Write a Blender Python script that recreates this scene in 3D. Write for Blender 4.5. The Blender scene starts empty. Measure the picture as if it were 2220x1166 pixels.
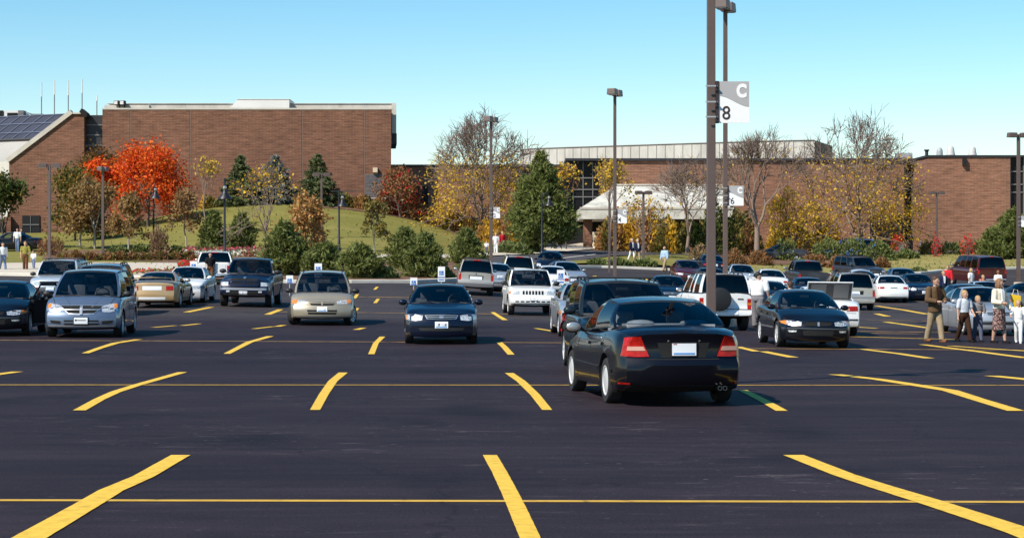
import bpy, bmesh, math, random
import numpy as np
from mathutils import Vector, Matrix
from mathutils.bvhtree import BVHTree
random.seed(7); rng = np.random.default_rng(7)
SC = bpy.context.scene; COL = SC.collection
R = math.radians
# ------------------------------------------------------------------ camera, sky, sun, exposure
F_PX, CX, HY, CAMZ = 4400.0, 1110.0, 569.0, 1.95      # focal length in photo pixels, centre, horizon row, eye height
cam = bpy.data.objects.new('camera', bpy.data.cameras.new('camera')); COL.objects.link(cam)
cam.location = (0, 0, CAMZ); cam.rotation_euler = (R(90), 0, 0)
cam.data.sensor_width = 36; cam.data.lens = 36 * F_PX / 2220
cam.data.shift_y = -(583 - HY) / 2220
cam.data.clip_start = 0.5; cam.data.clip_end = 6000
SC.camera = cam
SUN_EL, SUN_AZ = 44.0, 227.0
w = bpy.data.worlds.new('World'); SC.world = w; w.use_nodes = True
nt = w.node_tree; nt.nodes.clear()
sky = nt.nodes.new('ShaderNodeTexSky'); sky.sky_type = 'NISHITA'; sky.sun_disc = False
sky.sun_elevation = R(SUN_EL); sky.sun_rotation = R(SUN_AZ)
sky.altitude = 200; sky.air_density = 1.0; sky.dust_density = 0.0; sky.ozone_density = 2.0
bg = nt.nodes.new('ShaderNodeBackground'); bg.inputs['Strength'].default_value = 0.112
hs = nt.nodes.new('ShaderNodeHueSaturation'); hs.inputs['Hue'].default_value = 0.492; hs.inputs['Saturation'].default_value = 1.43
wo = nt.nodes.new('ShaderNodeOutputWorld')
nt.links.new(sky.outputs[0], hs.inputs['Color']); nt.links.new(hs.outputs[0], bg.inputs[0]); nt.links.new(bg.outputs[0], wo.inputs[0])
sun = bpy.data.objects.new('sun', bpy.data.lights.new('sun', 'SUN')); COL.objects.link(sun)
sun.data.energy = 5.0; sun.data.angle = R(0.5); sun.data.color = (1.0, 0.93, 0.82)
_a, _e = R(SUN_AZ), R(SUN_EL)
SUNV = Vector((math.sin(_a) * math.cos(_e), math.cos(_a) * math.cos(_e), math.sin(_e)))
sun.rotation_euler = (-SUNV).to_track_quat('-Z', 'Y').to_euler(); sun.location = SUNV * 300
vs = SC.view_settings; vs.view_transform = 'Standard'; vs.look = 'None'; vs.exposure = 0.35; vs.gamma = 1.0
try:
    SC.display_settings.display_device = 'sRGB'
    SC.cycles.max_bounces = 8; SC.cycles.transparent_max_bounces = 12
    SC.cycles.caustics_reflective = False; SC.cycles.caustics_refractive = False
except Exception: pass

# ------------------------------------------------------------------ terrain height from a table of ground rows seen at each depth
T_COL = [-700, 0, 150, 300, 450, 600, 750, 900, 1050, 1200, 1400, 1700, 1900, 2220, 2900]
T_ROW = {
 50: [738,738,738,739,740,740,741,741,741,741,745,754,757,760,760],
 63: [700,700,700,701,702,703,704,705,705,705,709,716,718,720,720],
 76: [668,668,668,668,668,672,674,678,680,681,686,694,696,698,698],
 90: [640,640,640,640,640,646,648,651,658,662,668,676,680,682,682],
 105:[613,613,613,614,616,616,616,618,630,638,645,658,662,664,664],
 118:[590,590,590,592,598,598,598,600,606,612,620,636,640,642,642],
 130:[570,570,570,573,578,578,578,582,588,592,602,618,622,622,622],
 145:[550,550,550,555,558,556,556,560,568,572,580,598,600,598,598],
 165:[525,525,525,518,505,497,500,520,545,553,558,572,570,566,566],
 183:[510,510,512,487,447,440,447,474,518,538,542,555,550,548,548],
 200:[500,500,500,480,440,435,440,470,505,524,528,540,540,538,538]}
_Zs = [0, 8, 20, 33] + sorted(T_ROW); _zt = []
for Z in _Zs:
    _zt.append([0.0] * len(T_COL) if Z < 50 else [CAMZ - (y - HY) * Z / F_PX for y in T_ROW[Z]])
_zt = np.array(_zt)
_Zf = np.arange(0, 401.0, 1.0); _Uf = np.arange(-700, 2901, 20.0)
_tmp = np.array([np.interp(_Zf, _Zs, _zt[:, k]) for k in range(len(T_COL))]).T
_G = np.array([np.interp(_Uf, T_COL, _tmp[i]) for i in range(len(_Zf))])
for _ in range(5):
    P = np.pad(_G, 2, mode='edge')
    _G = (P[:-4, 2:-2] + P[1:-3, 2:-2] * 2 + P[2:-2, 2:-2] * 2 + P[3:-1, 2:-2] * 2 + P[4:, 2:-2]) / 8
    P = np.pad(_G, 2, mode='edge')
    _G = (P[2:-2, :-4] + P[2:-2, 1:-3] * 2 + P[2:-2, 2:-2] * 2 + P[2:-2, 3:-1] * 2 + P[2:-2, 4:]) / 8
def gz(X, Y):
    """ground height at plan position X (right), Y (away)"""
    Yc = min(max(Y, 4.0), 399.0)
    u = min(max(CX + F_PX * X / max(Y, 4.0), -700), 2899.9)
    a = (u + 700) / 20; i = int(a); a -= i; b = Yc; j = int(b); b -= j
    i = min(i, len(_Uf) - 2); j = min(j, len(_Zf) - 2)
    return float((_G[j, i] * (1 - a) + _G[j, i + 1] * a) * (1 - b) + (_G[j + 1, i] * (1 - a) + _G[j + 1, i + 1] * a) * b)
def px2x(px, Y): return (px - CX) * Y / F_PX
def py2z(py, Y): return CAMZ + (HY - py) * Y / F_PX
def ground_at(px, py, lo=9.0, hi=240.0):
    """plan position on the ground seen in photo column px, row py"""
    prev = lo
    Y = lo
    while Y < hi:
        y = HY + (CAMZ - gz(px2x(px, Y), Y)) * F_PX / Y
        if y <= py: break
        prev = Y; Y += 0.5 if Y > 60 else 0.1
    a, b = prev, Y
    for _ in range(14):
        m = (a + b) / 2
        if HY + (CAMZ - gz(px2x(px, m), m)) * F_PX / m <= py: b = m
        else: a = m
    return (px2x(px, b), b)

# ------------------------------------------------------------------ materials
MATS = {}
def pm(name, col, rough=0.6, metal=0.0, coat=0.0, spec=0.5, var=0.0, vscale=3.0, bump=0.0, bscale=40.0):
    """plain principled material, with optional procedural mottling and bump"""
    if name in MATS: return MATS[name]
    m = bpy.data.materials.new(name); m.use_nodes = True; n = m.node_tree; b = n.nodes['Principled BSDF']
    b.inputs['Base Color'].default_value = (*col, 1); b.inputs['Roughness'].default_value = rough
    b.inputs['Metallic'].default_value = metal; b.inputs['Coat Weight'].default_value = coat
    b.inputs['Coat Roughness'].default_value = 0.04; b.inputs['Specular IOR Level'].default_value = spec
    if var > 0 or bump > 0:
        tc = n.nodes.new('ShaderNodeTexCoord')
    if var > 0:
        no = n.nodes.new('ShaderNodeTexNoise'); no.inputs['Scale'].default_value = vscale; no.inputs['Detail'].default_value = 5
        n.links.new(tc.outputs['Object'], no.inputs['Vector'])
        cr = n.nodes.new('ShaderNodeValToRGB')
        cr.color_ramp.elements[0].position = 0.3; cr.color_ramp.elements[1].position = 0.7
        cr.color_ramp.elements[0].color = (*[c * (1 - var) for c in col], 1)
        cr.color_ramp.elements[1].color = (*[min(1, c * (1 + var)) for c in col], 1)
        n.links.new(no.outputs[0], cr.inputs[0]); n.links.new(cr.outputs[0], b.inputs['Base Color'])
    if bump > 0:
        nb = n.nodes.new('ShaderNodeTexNoise'); nb.inputs['Scale'].default_value = bscale; nb.inputs['Detail'].default_value = 4
        n.links.new(tc.outputs['Object'], nb.inputs['Vector'])
        bp = n.nodes.new('ShaderNodeBump'); bp.inputs['Strength'].default_value = bump; bp.inputs['Distance'].default_value = 0.02
        n.links.new(nb.outputs[0], bp.inputs['Height']); n.links.new(bp.outputs[0], b.inputs['Normal'])
    MATS[name] = m; return m
def paint(name, col, metal=0.0, rough=0.35):
    if 'paint_' + name in MATS: return MATS['paint_' + name]
    dk = max(col) < .12; m = pm('paint_' + name, col, rough=rough, metal=metal, coat=.45 if dk else .8, spec=.2 if dk else .4, var=0.06, vscale=2.0)
    return m
def glass_mat(name, tint, refl=1.45):
    if name in MATS: return MATS[name]
    m = bpy.data.materials.new(name); m.use_nodes = True; n = m.node_tree; n.nodes.clear()
    o = n.nodes.new('ShaderNodeOutputMaterial'); t = n.nodes.new('ShaderNodeBsdfTransparent'); t.inputs[0].default_value = (*tint, 1)
    g = n.nodes.new('ShaderNodeBsdfGlossy'); g.inputs['Roughness'].default_value = 0.02
    fr = n.nodes.new('ShaderNodeFresnel'); fr.inputs['IOR'].default_value = refl
    mx = n.nodes.new('ShaderNodeMixShader')
    n.links.new(fr.outputs[0], mx.inputs[0]); n.links.new(t.outputs[0], mx.inputs[1]); n.links.new(g.outputs[0], mx.inputs[2]); n.links.new(mx.outputs[0], o.inputs[0])
    MATS[name] = m; return m
def ramp_mat(name, stops, scale=(1, 1, 1), nscale=1.0, detail=8, rough=0.9, bump=0.0, bdist=0.05, bscale=None, spec=0.3, nrough=0.6, second=None):
    """colour ramp over noise in object space; second = (scale, stops, fac) multiplies a finer layer in"""
    if name in MATS: return MATS[name]
    m = bpy.data.materials.new(name); m.use_nodes = True; n = m.node_tree; b = n.nodes['Principled BSDF']
    b.inputs['Roughness'].default_value = rough; b.inputs['Specular IOR Level'].default_value = spec
    tc = n.nodes.new('ShaderNodeTexCoord'); mp = n.nodes.new('ShaderNodeMapping'); mp.inputs['Scale'].default_value = scale
    n.links.new(tc.outputs['Object'], mp.inputs['Vector'])
    def layer(sc, st, vec):
        no = n.nodes.new('ShaderNodeTexNoise'); no.inputs['Scale'].default_value = sc; no.inputs['Detail'].default_value = detail; no.inputs['Roughness'].default_value = nrough
        n.links.new(vec, no.inputs['Vector'])
        cr = n.nodes.new('ShaderNodeValToRGB'); els = cr.color_ramp.elements
        while len(els) < len(st): els.new(0.5)
        for e, (p, c) in zip(els, st): e.position = p; e.color = (*c, 1)
        n.links.new(no.outputs[0], cr.inputs[0]); return cr.outputs[0], no.outputs[0]
    c, h = layer(nscale, stops, mp.outputs[0])
    if second:
        c2, h2 = layer(second[0], second[1], mp.outputs[0])
        mx = n.nodes.new('ShaderNodeMix'); mx.data_type = 'RGBA'; mx.blend_type = 'MULTIPLY'; mx.inputs[0].default_value = second[2]
        n.links.new(c, mx.inputs[6]); n.links.new(c2, mx.inputs[7]); c = mx.outputs[2]; h = h2
    n.links.new(c, b.inputs['Base Color'])
    if bump > 0:
        if bscale:
            no = n.nodes.new('ShaderNodeTexNoise'); no.inputs['Scale'].default_value = bscale; n.links.new(tc.outputs['Object'], no.inputs['Vector']); h = no.outputs[0]
        bp = n.nodes.new('ShaderNodeBump'); bp.inputs['Strength'].default_value = bump; bp.inputs['Distance'].default_value = bdist
        n.links.new(h, bp.inputs['Height']); n.links.new(bp.outputs[0], b.inputs['Normal'])
    MATS[name] = m; return m
def leaf_mat(name, cols, trans=0.35):
    """leaf colours picked per leaf (random per island), partly translucent"""
    if name in MATS: return MATS[name]
    m = bpy.data.materials.new(name); m.use_nodes = True; n = m.node_tree; n.nodes.clear()
    o = n.nodes.new('ShaderNodeOutputMaterial'); g = n.nodes.new('ShaderNodeNewGeometry')
    cr = n.nodes.new('ShaderNodeValToRGB'); cr.color_ramp.interpolation = 'LINEAR'; els = cr.color_ramp.elements
    while len(els) < len(cols): els.new(0.5)
    for i, (e, c) in enumerate(zip(els, cols)): e.position = i / max(1, len(cols) - 1); e.color = (*c, 1)
    n.links.new(g.outputs['Random Per Island'], cr.inputs[0])
    d = n.nodes.new('ShaderNodeBsdfPrincipled'); d.inputs['Roughness'].default_value = 0.65; d.inputs['Specular IOR Level'].default_value = 0.25
    t = n.nodes.new('ShaderNodeBsdfTranslucent'); mx = n.nodes.new('ShaderNodeMixShader'); mx.inputs[0].default_value = trans
    n.links.new(cr.outputs[0], d.inputs['Base Color']); n.links.new(cr.outputs[0], t.inputs[0])
    n.links.new(d.outputs[0], mx.inputs[1]); n.links.new(t.outputs[0], mx.inputs[2]); n.links.new(mx.outputs[0], o.inputs[0])
    MATS[name] = m; return m

# ------------------------------------------------------------------ object helpers
def tag(o, label=None, cat=None, group=None, kind=None):
    if label: o['label'] = label
    if cat: o['category'] = cat
    if group: o['group'] = group
    if kind: o['kind'] = kind
    return o
def empty(name, loc=(0, 0, 0), rz=0.0):
    o = bpy.data.objects.new(name, None); COL.objects.link(o); o.location = loc; o.rotation_euler = (0, 0, rz); o.empty_display_size = 0.2
    return o
def mobj(name, me, parent=None, mats=None):
    o = bpy.data.objects.new(name, me); COL.objects.link(o)
    if mats is not None:
        for m in (mats if isinstance(mats, (list, tuple)) else [mats]): me.materials.append(m)
    if parent is not None: o.parent = parent
    return o
def bm2me(bm, name, smooth=None, recalc=True):
    if recalc: bmesh.ops.recalc_face_normals(bm, faces=bm.faces)
    me = bpy.data.meshes.new(name); bm.to_mesh(me); bm.free()
    if smooth is not None: smooth_me(me, smooth)
    return me
def smooth_me(me, ang):
    me.polygons.foreach_set('use_smooth', [True] * len(me.polygons))
    if ang < 179:
        try: me.set_sharp_from_angle(angle=R(ang))
        except Exception: pass
def fast_mesh(name, verts, nper):
    """mesh of separate n-gons, verts = (k*nper,3) array"""
    me = bpy.data.meshes.new(name); nv = len(verts); nf = nv // nper
    me.vertices.add(nv); me.vertices.foreach_set('co', np.asarray(verts, dtype=np.float32).ravel())
    me.loops.add(nv); me.loops.foreach_set('vertex_index', np.arange(nv, dtype=np.int32))
    me.polygons.add(nf); me.polygons.foreach_set('loop_start', np.arange(0, nv, nper, dtype=np.int32))
    try: me.polygons.foreach_set('loop_total', np.full(nf, nper, dtype=np.int32))
    except Exception: pass
    me.update(calc_edges=True); return me
class MB:
    """collects boxes, tubes, lathes and prisms into one mesh"""
    def __init__(s): s.v = []; s.f = []; s.mi = []
    def add(s, vs, fs, mi=0):
        b = len(s.v); s.v += [tuple(v) for v in vs]; s.f += [tuple(i + b for i in f) for f in fs]; s.mi += [mi] * len(fs)
    def box(s, x0, x1, y0, y1, z0, z1, mi=0, M=None):
        vs = [Vector(p) for p in ((x0,y0,z0),(x1,y0,z0),(x1,y1,z0),(x0,y1,z0),(x0,y0,z1),(x1,y0,z1),(x1,y1,z1),(x0,y1,z1))]
        if M is not None: vs = [M @ v for v in vs]
        s.add(vs, [(0,3,2,1),(4,5,6,7),(0,1,5,4),(1,2,6,5),(2,3,7,6),(3,0,4,7)], mi)
    def tube(s, pts, rad, n=8, mi=0, cap=True):
        pts = [Vector(p) for p in pts]; k = len(pts)
        if not isinstance(rad, (list, tuple)): rad = [rad] * k
        vs = []; fs = []; prev = None
        for i, p in enumerate(pts):
            d = (pts[min(i + 1, k - 1)] - pts[max(i - 1, 0)])
            if d.length < 1e-9: d = Vector((0, 0, 1))
            d.normalize()
            a = prev if prev is not None else (Vector((1, 0, 0)) if abs(d.x) < 0.8 else Vector((0, 1, 0)))
            a = (a - d * a.dot(d)); a.normalize(); prev = a; b = d.cross(a)
            for j in range(n):
                t = 2 * math.pi * j / n; vs.append(p + (a * math.cos(t) + b * math.sin(t)) * rad[i])
        for i in range(k - 1):
            for j in range(n):
                fs.append((i*n+j, i*n+(j+1) % n, (i+1)*n+(j+1) % n, (i+1)*n+j))
        if cap: fs.append(tuple(range(n - 1, -1, -1))); fs.append(tuple((k-1)*n + j for j in range(n)))
        s.add(vs, fs, mi)
    def lathe(s, prof, n=20, c=(0, 0, 0), axis='z', mi=0, cap=True):
        vs = []; fs = []; k = len(prof)
        for (r, h) in prof:
            for j in range(n):
                t = 2 * math.pi * j / n; a, b = r * math.cos(t), r * math.sin(t)
                p = (a, b, h) if axis == 'z' else ((a, h, b) if axis == 'y' else (h, a, b))
                vs.append((p[0] + c[0], p[1] + c[1], p[2] + c[2]))
        for i in range(k - 1):
            for j in range(n): fs.append((i*n+j, i*n+(j+1) % n, (i+1)*n+(j+1) % n, (i+1)*n+j))
        if cap: fs.append(tuple(range(n - 1, -1, -1))); fs.append(tuple((k-1)*n + j for j in range(n)))
        s.add(vs, fs, mi)
    def prism(s, poly, h0, h1, axis='z', mi=0):
        """polygon extruded along an axis; poly in the other two coordinates"""
        def P(a, b, h): return (a, b, h) if axis == 'z' else ((a, h, b) if axis == 'y' else (h, a, b))
        n = len(poly); vs = [P(a, b, h0) for a, b in poly] + [P(a, b, h1) for a, b in poly]
        fs = [tuple(range(n - 1, -1, -1)), tuple(range(n, 2 * n))] + [(i, (i+1) % n, n + (i+1) % n, n + i) for i in range(n)]
        s.add(vs, fs, mi)
    def ell(s, c, r, n=12, m=8, mi=0):
        vs = []; fs = []
        for i in range(m + 1):
            a = math.pi * i / m
            for j in range(n):
                t = 2 * math.pi * j / n
                vs.append((c[0] + r[0]*math.sin(a)*math.cos(t), c[1] + r[1]*math.sin(a)*math.sin(t), c[2] + r[2]*math.cos(a)))
        for i in range(m):
            for j in range(n): fs.append((i*n+j, i*n+(j+1) % n, (i+1)*n+(j+1) % n, (i+1)*n+j))
        s.add(vs, fs, mi)
    def me(s, name, smooth=None, bevel=0.0, merge=True):
        bm = bmesh.new(); vs = [bm.verts.new(v) for v in s.v]
        for f, mi in zip(s.f, s.mi):
            try: fc = bm.faces.new([vs[i] for i in f]); fc.material_index = mi
            except ValueError: pass
        if merge: bmesh.ops.remove_doubles(bm, verts=bm.verts, dist=1e-5)
        if bevel > 0:
            bmesh.ops.recalc_face_normals(bm, faces=bm.faces)
            bmesh.ops.bevel(bm, geom=[e for e in bm.edges if len(e.link_faces) == 2 and e.calc_face_angle(0) > 0.5], offset=bevel, segments=2, profile=0.6, affect='EDGES')
        return bm2me(bm, name, smooth)
    def build(s, name, mats, parent=None, smooth=None, bevel=0.0):
        return mobj(name, s.me(name, smooth, bevel), parent, mats)
def text_me(txt, size, depth=0.004, bold=0.0):
    cu = bpy.data.curves.new('t', 'FONT'); cu.body = txt; cu.size = size; cu.extrude = depth; cu.offset = bold; cu.align_x = 'CENTER'; cu.align_y = 'CENTER'
    o = bpy.data.objects.new('t', cu); COL.objects.link(o)
    dg = bpy.context.evaluated_depsgraph_get(); me = bpy.data.meshes.new_from_object(o.evaluated_get(dg))
    bpy.data.objects.remove(o); me.name = 'letter'; return me
def children(o): return [c for c in o.children]
def copy_tree(o, parent=None, remap=None):
    c = o.copy(); COL.objects.link(c)
    if parent is not None: c.parent = parent
    if remap and c.type == 'MESH' and any(m in remap for m in c.data.materials):
        c.data = c.data.copy()
        for i, m in enumerate(c.data.materials):
            if m in remap: c.data.materials[i] = remap[m]
    for ch in children(o): copy_tree(ch, c, remap)
    return c
# ------------------------------------------------------------------ vehicles
M_GLASS = glass_mat('car_glass', (0.70, 0.77, 0.82), 1.55)
M_PRIV = glass_mat('privacy_glass', (0.07, 0.075, 0.085), 1.5)
M_BLK = pm('black_trim', (0.012, 0.012, 0.013), rough=0.55)
M_INT = pm('car_interior', (0.035, 0.036, 0.042), rough=0.85, var=0.3, vscale=6)
M_UNDER = pm('underbody', (0.008, 0.008, 0.008), rough=0.95)
M_RUB = pm('tyre_rubber', (0.018, 0.017, 0.017), rough=0.85, var=0.25, vscale=8, bump=0.2)
M_RIM = pm('alloy_rim', (0.72, 0.72, 0.72), rough=0.4, metal=0.35, var=0.1)
M_CHR = pm('chrome', (0.62, 0.60, 0.58), rough=0.32, metal=.8)
M_LENS = pm('headlamp_lens', (0.70, 0.69, 0.67), rough=0.3, metal=0.4, coat=.6, var=0.5, vscale=24)
M_AMB = pm('amber_lens', (0.75, 0.22, 0.015), rough=0.2, coat=1.0)
M_RED = pm('red_lens', (0.40, 0.011, 0.006), rough=0.3, coat=.25, spec=.25, var=0.35, vscale=14)
M_WLENS = pm('clear_lens', (0.60, 0.34, 0.26), rough=0.3, coat=.2, spec=.25)
M_PTEXT = ramp_mat('plate_lettering', [(0.42, (.05, .07, .16)), (0.52, (.8, .81, .82))], scale=(26, 26, 4), nscale=1.0, detail=2, rough=.5)
M_PLATE = pm('plate_white', (0.82, 0.83, 0.84), rough=0.5)
M_PBLUE = pm('plate_blue', (0.12, 0.3, 0.62), rough=0.5)
M_SEAT = pm('seat_cloth', (0.1, 0.1, 0.11), rough=0.95, var=0.2, vscale=9)
M_SEATL = pm('seat_grey', (0.3, 0.31, 0.33), rough=0.95, var=0.15, vscale=9)
M_GREY = pm('grey_plastic', (0.11, 0.11, 0.115), rough=0.6)
M_STEEL = pm('exhaust_steel', (0.22, 0.22, 0.22), rough=0.35, metal=1.0)
FM = {'lens': M_LENS, 'amber': M_AMB, 'red': M_RED, 'clear': M_WLENS, 'black': M_BLK, 'chrome': M_CHR, 'plate': M_PLATE, 'pblue': M_PBLUE, 'ptext': M_PTEXT, 'grey': M_GREY, 'under': M_UNDER}

def curve(pts):
    """monotone cubic through (x, v) points"""
    pts = sorted(pts); X = np.array([p[0] for p in pts], float); Y = np.array([p[1] for p in pts], float)
    h = np.diff(X); d = np.diff(Y) / h; m = np.zeros(len(X))
    m[0] = d[0]; m[-1] = d[-1]
    for i in range(1, len(X) - 1):
        if d[i-1] * d[i] <= 0: m[i] = 0
        else:
            w1, w2 = 2*h[i] + h[i-1], h[i] + 2*h[i-1]; m[i] = (w1 + w2) / (w1/d[i-1] + w2/d[i])
    def f(x):
        x = min(max(x, X[0]), X[-1]); i = int(min(max(np.searchsorted(X, x) - 1, 0), len(h) - 1))
        t = (x - X[i]) / h[i]
        return float((2*t**3 - 3*t**2 + 1)*Y[i] + (t**3 - 2*t**2 + t)*h[i]*m[i] + (-2*t**3 + 3*t**2)*Y[i+1] + (t**3 - t**2)*h[i]*m[i+1])
    return f
def lerp(a, b, t): return a + (b - a) * t
def rs(line, n):
    """resample a list of 2-D points to n+1 points by index"""
    o = []
    for i in range(n + 1):
        t = i / n * (len(line) - 1); k = min(int(t), len(line) - 2); t -= k
        o.append((lerp(line[k][0], line[k+1][0], t), lerp(line[k][1], line[k+1][1], t)))
    return o
def patch(bvh, axis, top, bot, n=8, m=3, off=0.006, skirt=0.02, mir=False):
    """a sheet lying on the car's skin: outline between two polylines, found by casting rays onto the body"""
    T = rs(top, n); B = rs(bot, n); vs = []; last = None
    dv = {'f': Vector((-1, 0, 0)), 'r': Vector((1, 0, 0)), 's': Vector((0, -1, 0)), 't': Vector((0, 0, -1))}[axis]
    for j in range(m + 1):
        for i in range(n + 1):
            a, b = lerp(B[i][0], T[i][0], j / m), lerp(B[i][1], T[i][1], j / m)
            o = {'f': Vector((6, a, b)), 'r': Vector((-6, a, b)), 's': Vector((a, 6, b)), 't': Vector((a, b, 6))}[axis]
            h = bvh.ray_cast(o, dv)[0]
            if h is None: h = (o + dv * (o - last).dot(-dv) if last is not None else o + dv * 6)
            last = h; vs.append(h - dv * off)
    N = (n + 1) * (m + 1); back = [v + dv * skirt for v in vs]; fs = []
    I = lambda i, j: j * (n + 1) + i
    for j in range(m):
        for i in range(n): fs.append((I(i, j), I(i+1, j), I(i+1, j+1), I(i, j+1)))
    ring = [I(i, 0) for i in range(n)] + [I(n, j) for j in range(m)] + [I(n - i, m) for i in range(n)] + [I(0, m - j) for j in range(m)]
    for k in range(len(ring)):
        a, b = ring[k], ring[(k + 1) % len(ring)]; fs.append((b, a, a + N, b + N))
    vs = vs + back
    if mir: vs = [Vector((v.x, -v.y, v.z)) for v in vs]; fs = [tuple(reversed(f)) for f in fs]
    bm = bmesh.new(); bv = [bm.verts.new(v) for v in vs]
    for f in fs:
        try: bm.faces.new([bv[i] for i in f])
        except ValueError: pass
    return bm2me(bm, 'patch', 65, recalc=False)

def car_body(S, pmat):
    L, W = S['L'], S['W']; wc, zb, zt, zs = curve(S['w']), curve(S['zb']), curve(S['zt']), curve(S['zs'])
    xf, xr = L / 2, -L / 2
    ends = [0, .02, .05, .1, .17, .26, .37, .5]
    xs = sorted(set([xr + e for e in ends] + [xf - e for e in ends] + list(np.linspace(xr + .5, xf - .5, 26)) + S.get('xs', [])))
    side = S.get('side', [(.0, .965), (.10, .985), (.25, .995), (.42, 1.0), (.6, 1.0), (.75, .992), (.87, .98), (.96, .962), (1.0, .94)])
    top = [(.90, .25), (.8, .55), (.6, .82), (.3, .96), (0, 1.0)]
    K = 8; V = []; ringn = 3 + len(side) + len(top)
    rings = []
    for x in xs:
        w = wc(x) * W / 2; b = zb(x); t = zt(x); s = zs(x)
        h = [(0, b - .03), (.5 * w, b - .02), (.88 * w, b - .004)]
        h += [(f * w, lerp(b + .015, s, q)) for q, f in side]
        h += [(f * w, lerp(s, t, q)) for f, q in top]
        rings.append([(x, y, z) for y, z in h])
    fdx, rdx = curve(S['fdx']), curve(S['rdx']); bf, br = S.get('bf', .16), S.get('br', .10)
    def warp(p):
        x, y, z = p; w = W / 2
        t = (x - (xf - .55)) / .55
        if t > 0: t = min(t, 1); t = t * t * (3 - 2 * t); x += t * fdx(z) - t * bf * (abs(y) / w) ** 2.2
        t = ((xr + .55) - x) / .55
        if t > 0: t = min(t, 1); t = t * t * (3 - 2 * t); x += t * rdx(z) + t * br * (abs(y) / w) ** 2.2
        return (x, y, z)
    bm = bmesh.new(); cab = S['cab']
    for sgn in (1, -1):
        g = [[bm.verts.new(warp((x, sgn * y, z))) for x, y, z in r] for r in rings]
        for i in range(len(g) - 1):
            for j in range(ringn - 1):
                try: f = bm.faces.new([g[i][j], g[i+1][j], g[i+1][j+1], g[i][j+1]])
                except ValueError: continue
                xm = (xs[i] + xs[i+1]) / 2
                if j < 2: f.material_index = 2
                elif j >= 3 + len(side) and cab[0] < xm < cab[1]: f.material_index = 1
                elif S.get('clad') and (rings[i][j][2] + rings[i][j+1][2]) / 2 < S['clad'] and j >= 2: f.material_index = 3
    for r in (rings[0], rings[-1]):
        rows = [[bm.verts.new(warp((r[0][0], y * (1 - 2 * k / K), z))) for k in range(K + 1)] for (x, y, z) in r]
        for j in range(ringn - 1):
            for k in range(K):
                try:
                    f = bm.faces.new([rows[j][k], rows[j][k+1], rows[j+1][k+1], rows[j+1][k]])
                    if S.get('clad') and (r[j][2] + r[j+1][2]) / 2 < S['clad']: f.material_index = 3
                except ValueError: pass
    bmesh.ops.remove_doubles(bm, verts=bm.verts, dist=1e-4)
    bmesh.ops.dissolve_degenerate(bm, edges=bm.edges, dist=1e-5)
    me = bm2me(bm, 'body')
    mats = [pmat, M_INT, M_UNDER, S.get('clad_m', M_GREY)]
    for m in mats: me.materials.append(m)
    o = bpy.data.objects.new('tmp', me); COL.objects.link(o)
    c = MB(); r = S['r'] + S.get('arch', .055)
    for ax in S['axles']:
        for s in (1, -1):
            c.lathe([(r, s * (W / 2 - .30)), (r, s * (W / 2 + .25))], 36, (ax, 0, S['r'] + .015), 'y', 2)
    for (x0, x1, y0, y1, z0, z1, mi) in S.get('cuts', []): c.box(x0, x1, y0, y1, z0, z1, mi)
    cme = c.me('cut')
    for m in mats: cme.materials.append(m)
    co = bpy.data.objects.new('tmpc', cme); COL.objects.link(co)
    md = o.modifiers.new('b', 'BOOLEAN'); md.operation = 'DIFFERENCE'; md.solver = 'EXACT'; md.object = co
    dg = bpy.context.evaluated_depsgraph_get(); out = bpy.data.meshes.new_from_object(o.evaluated_get(dg)); out.name = 'body'
    bpy.data.objects.remove(o); bpy.data.objects.remove(co)
    bm = bmesh.new(); bm.from_mesh(out); bmesh.ops.triangulate(bm, faces=[f for f in bm.faces if len(f.verts) > 4])
    bvh = BVHTree.FromBMesh(bm); bm.to_mesh(out); bm.free()
    smooth_me(out, 46)
    return out, bvh

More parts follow.
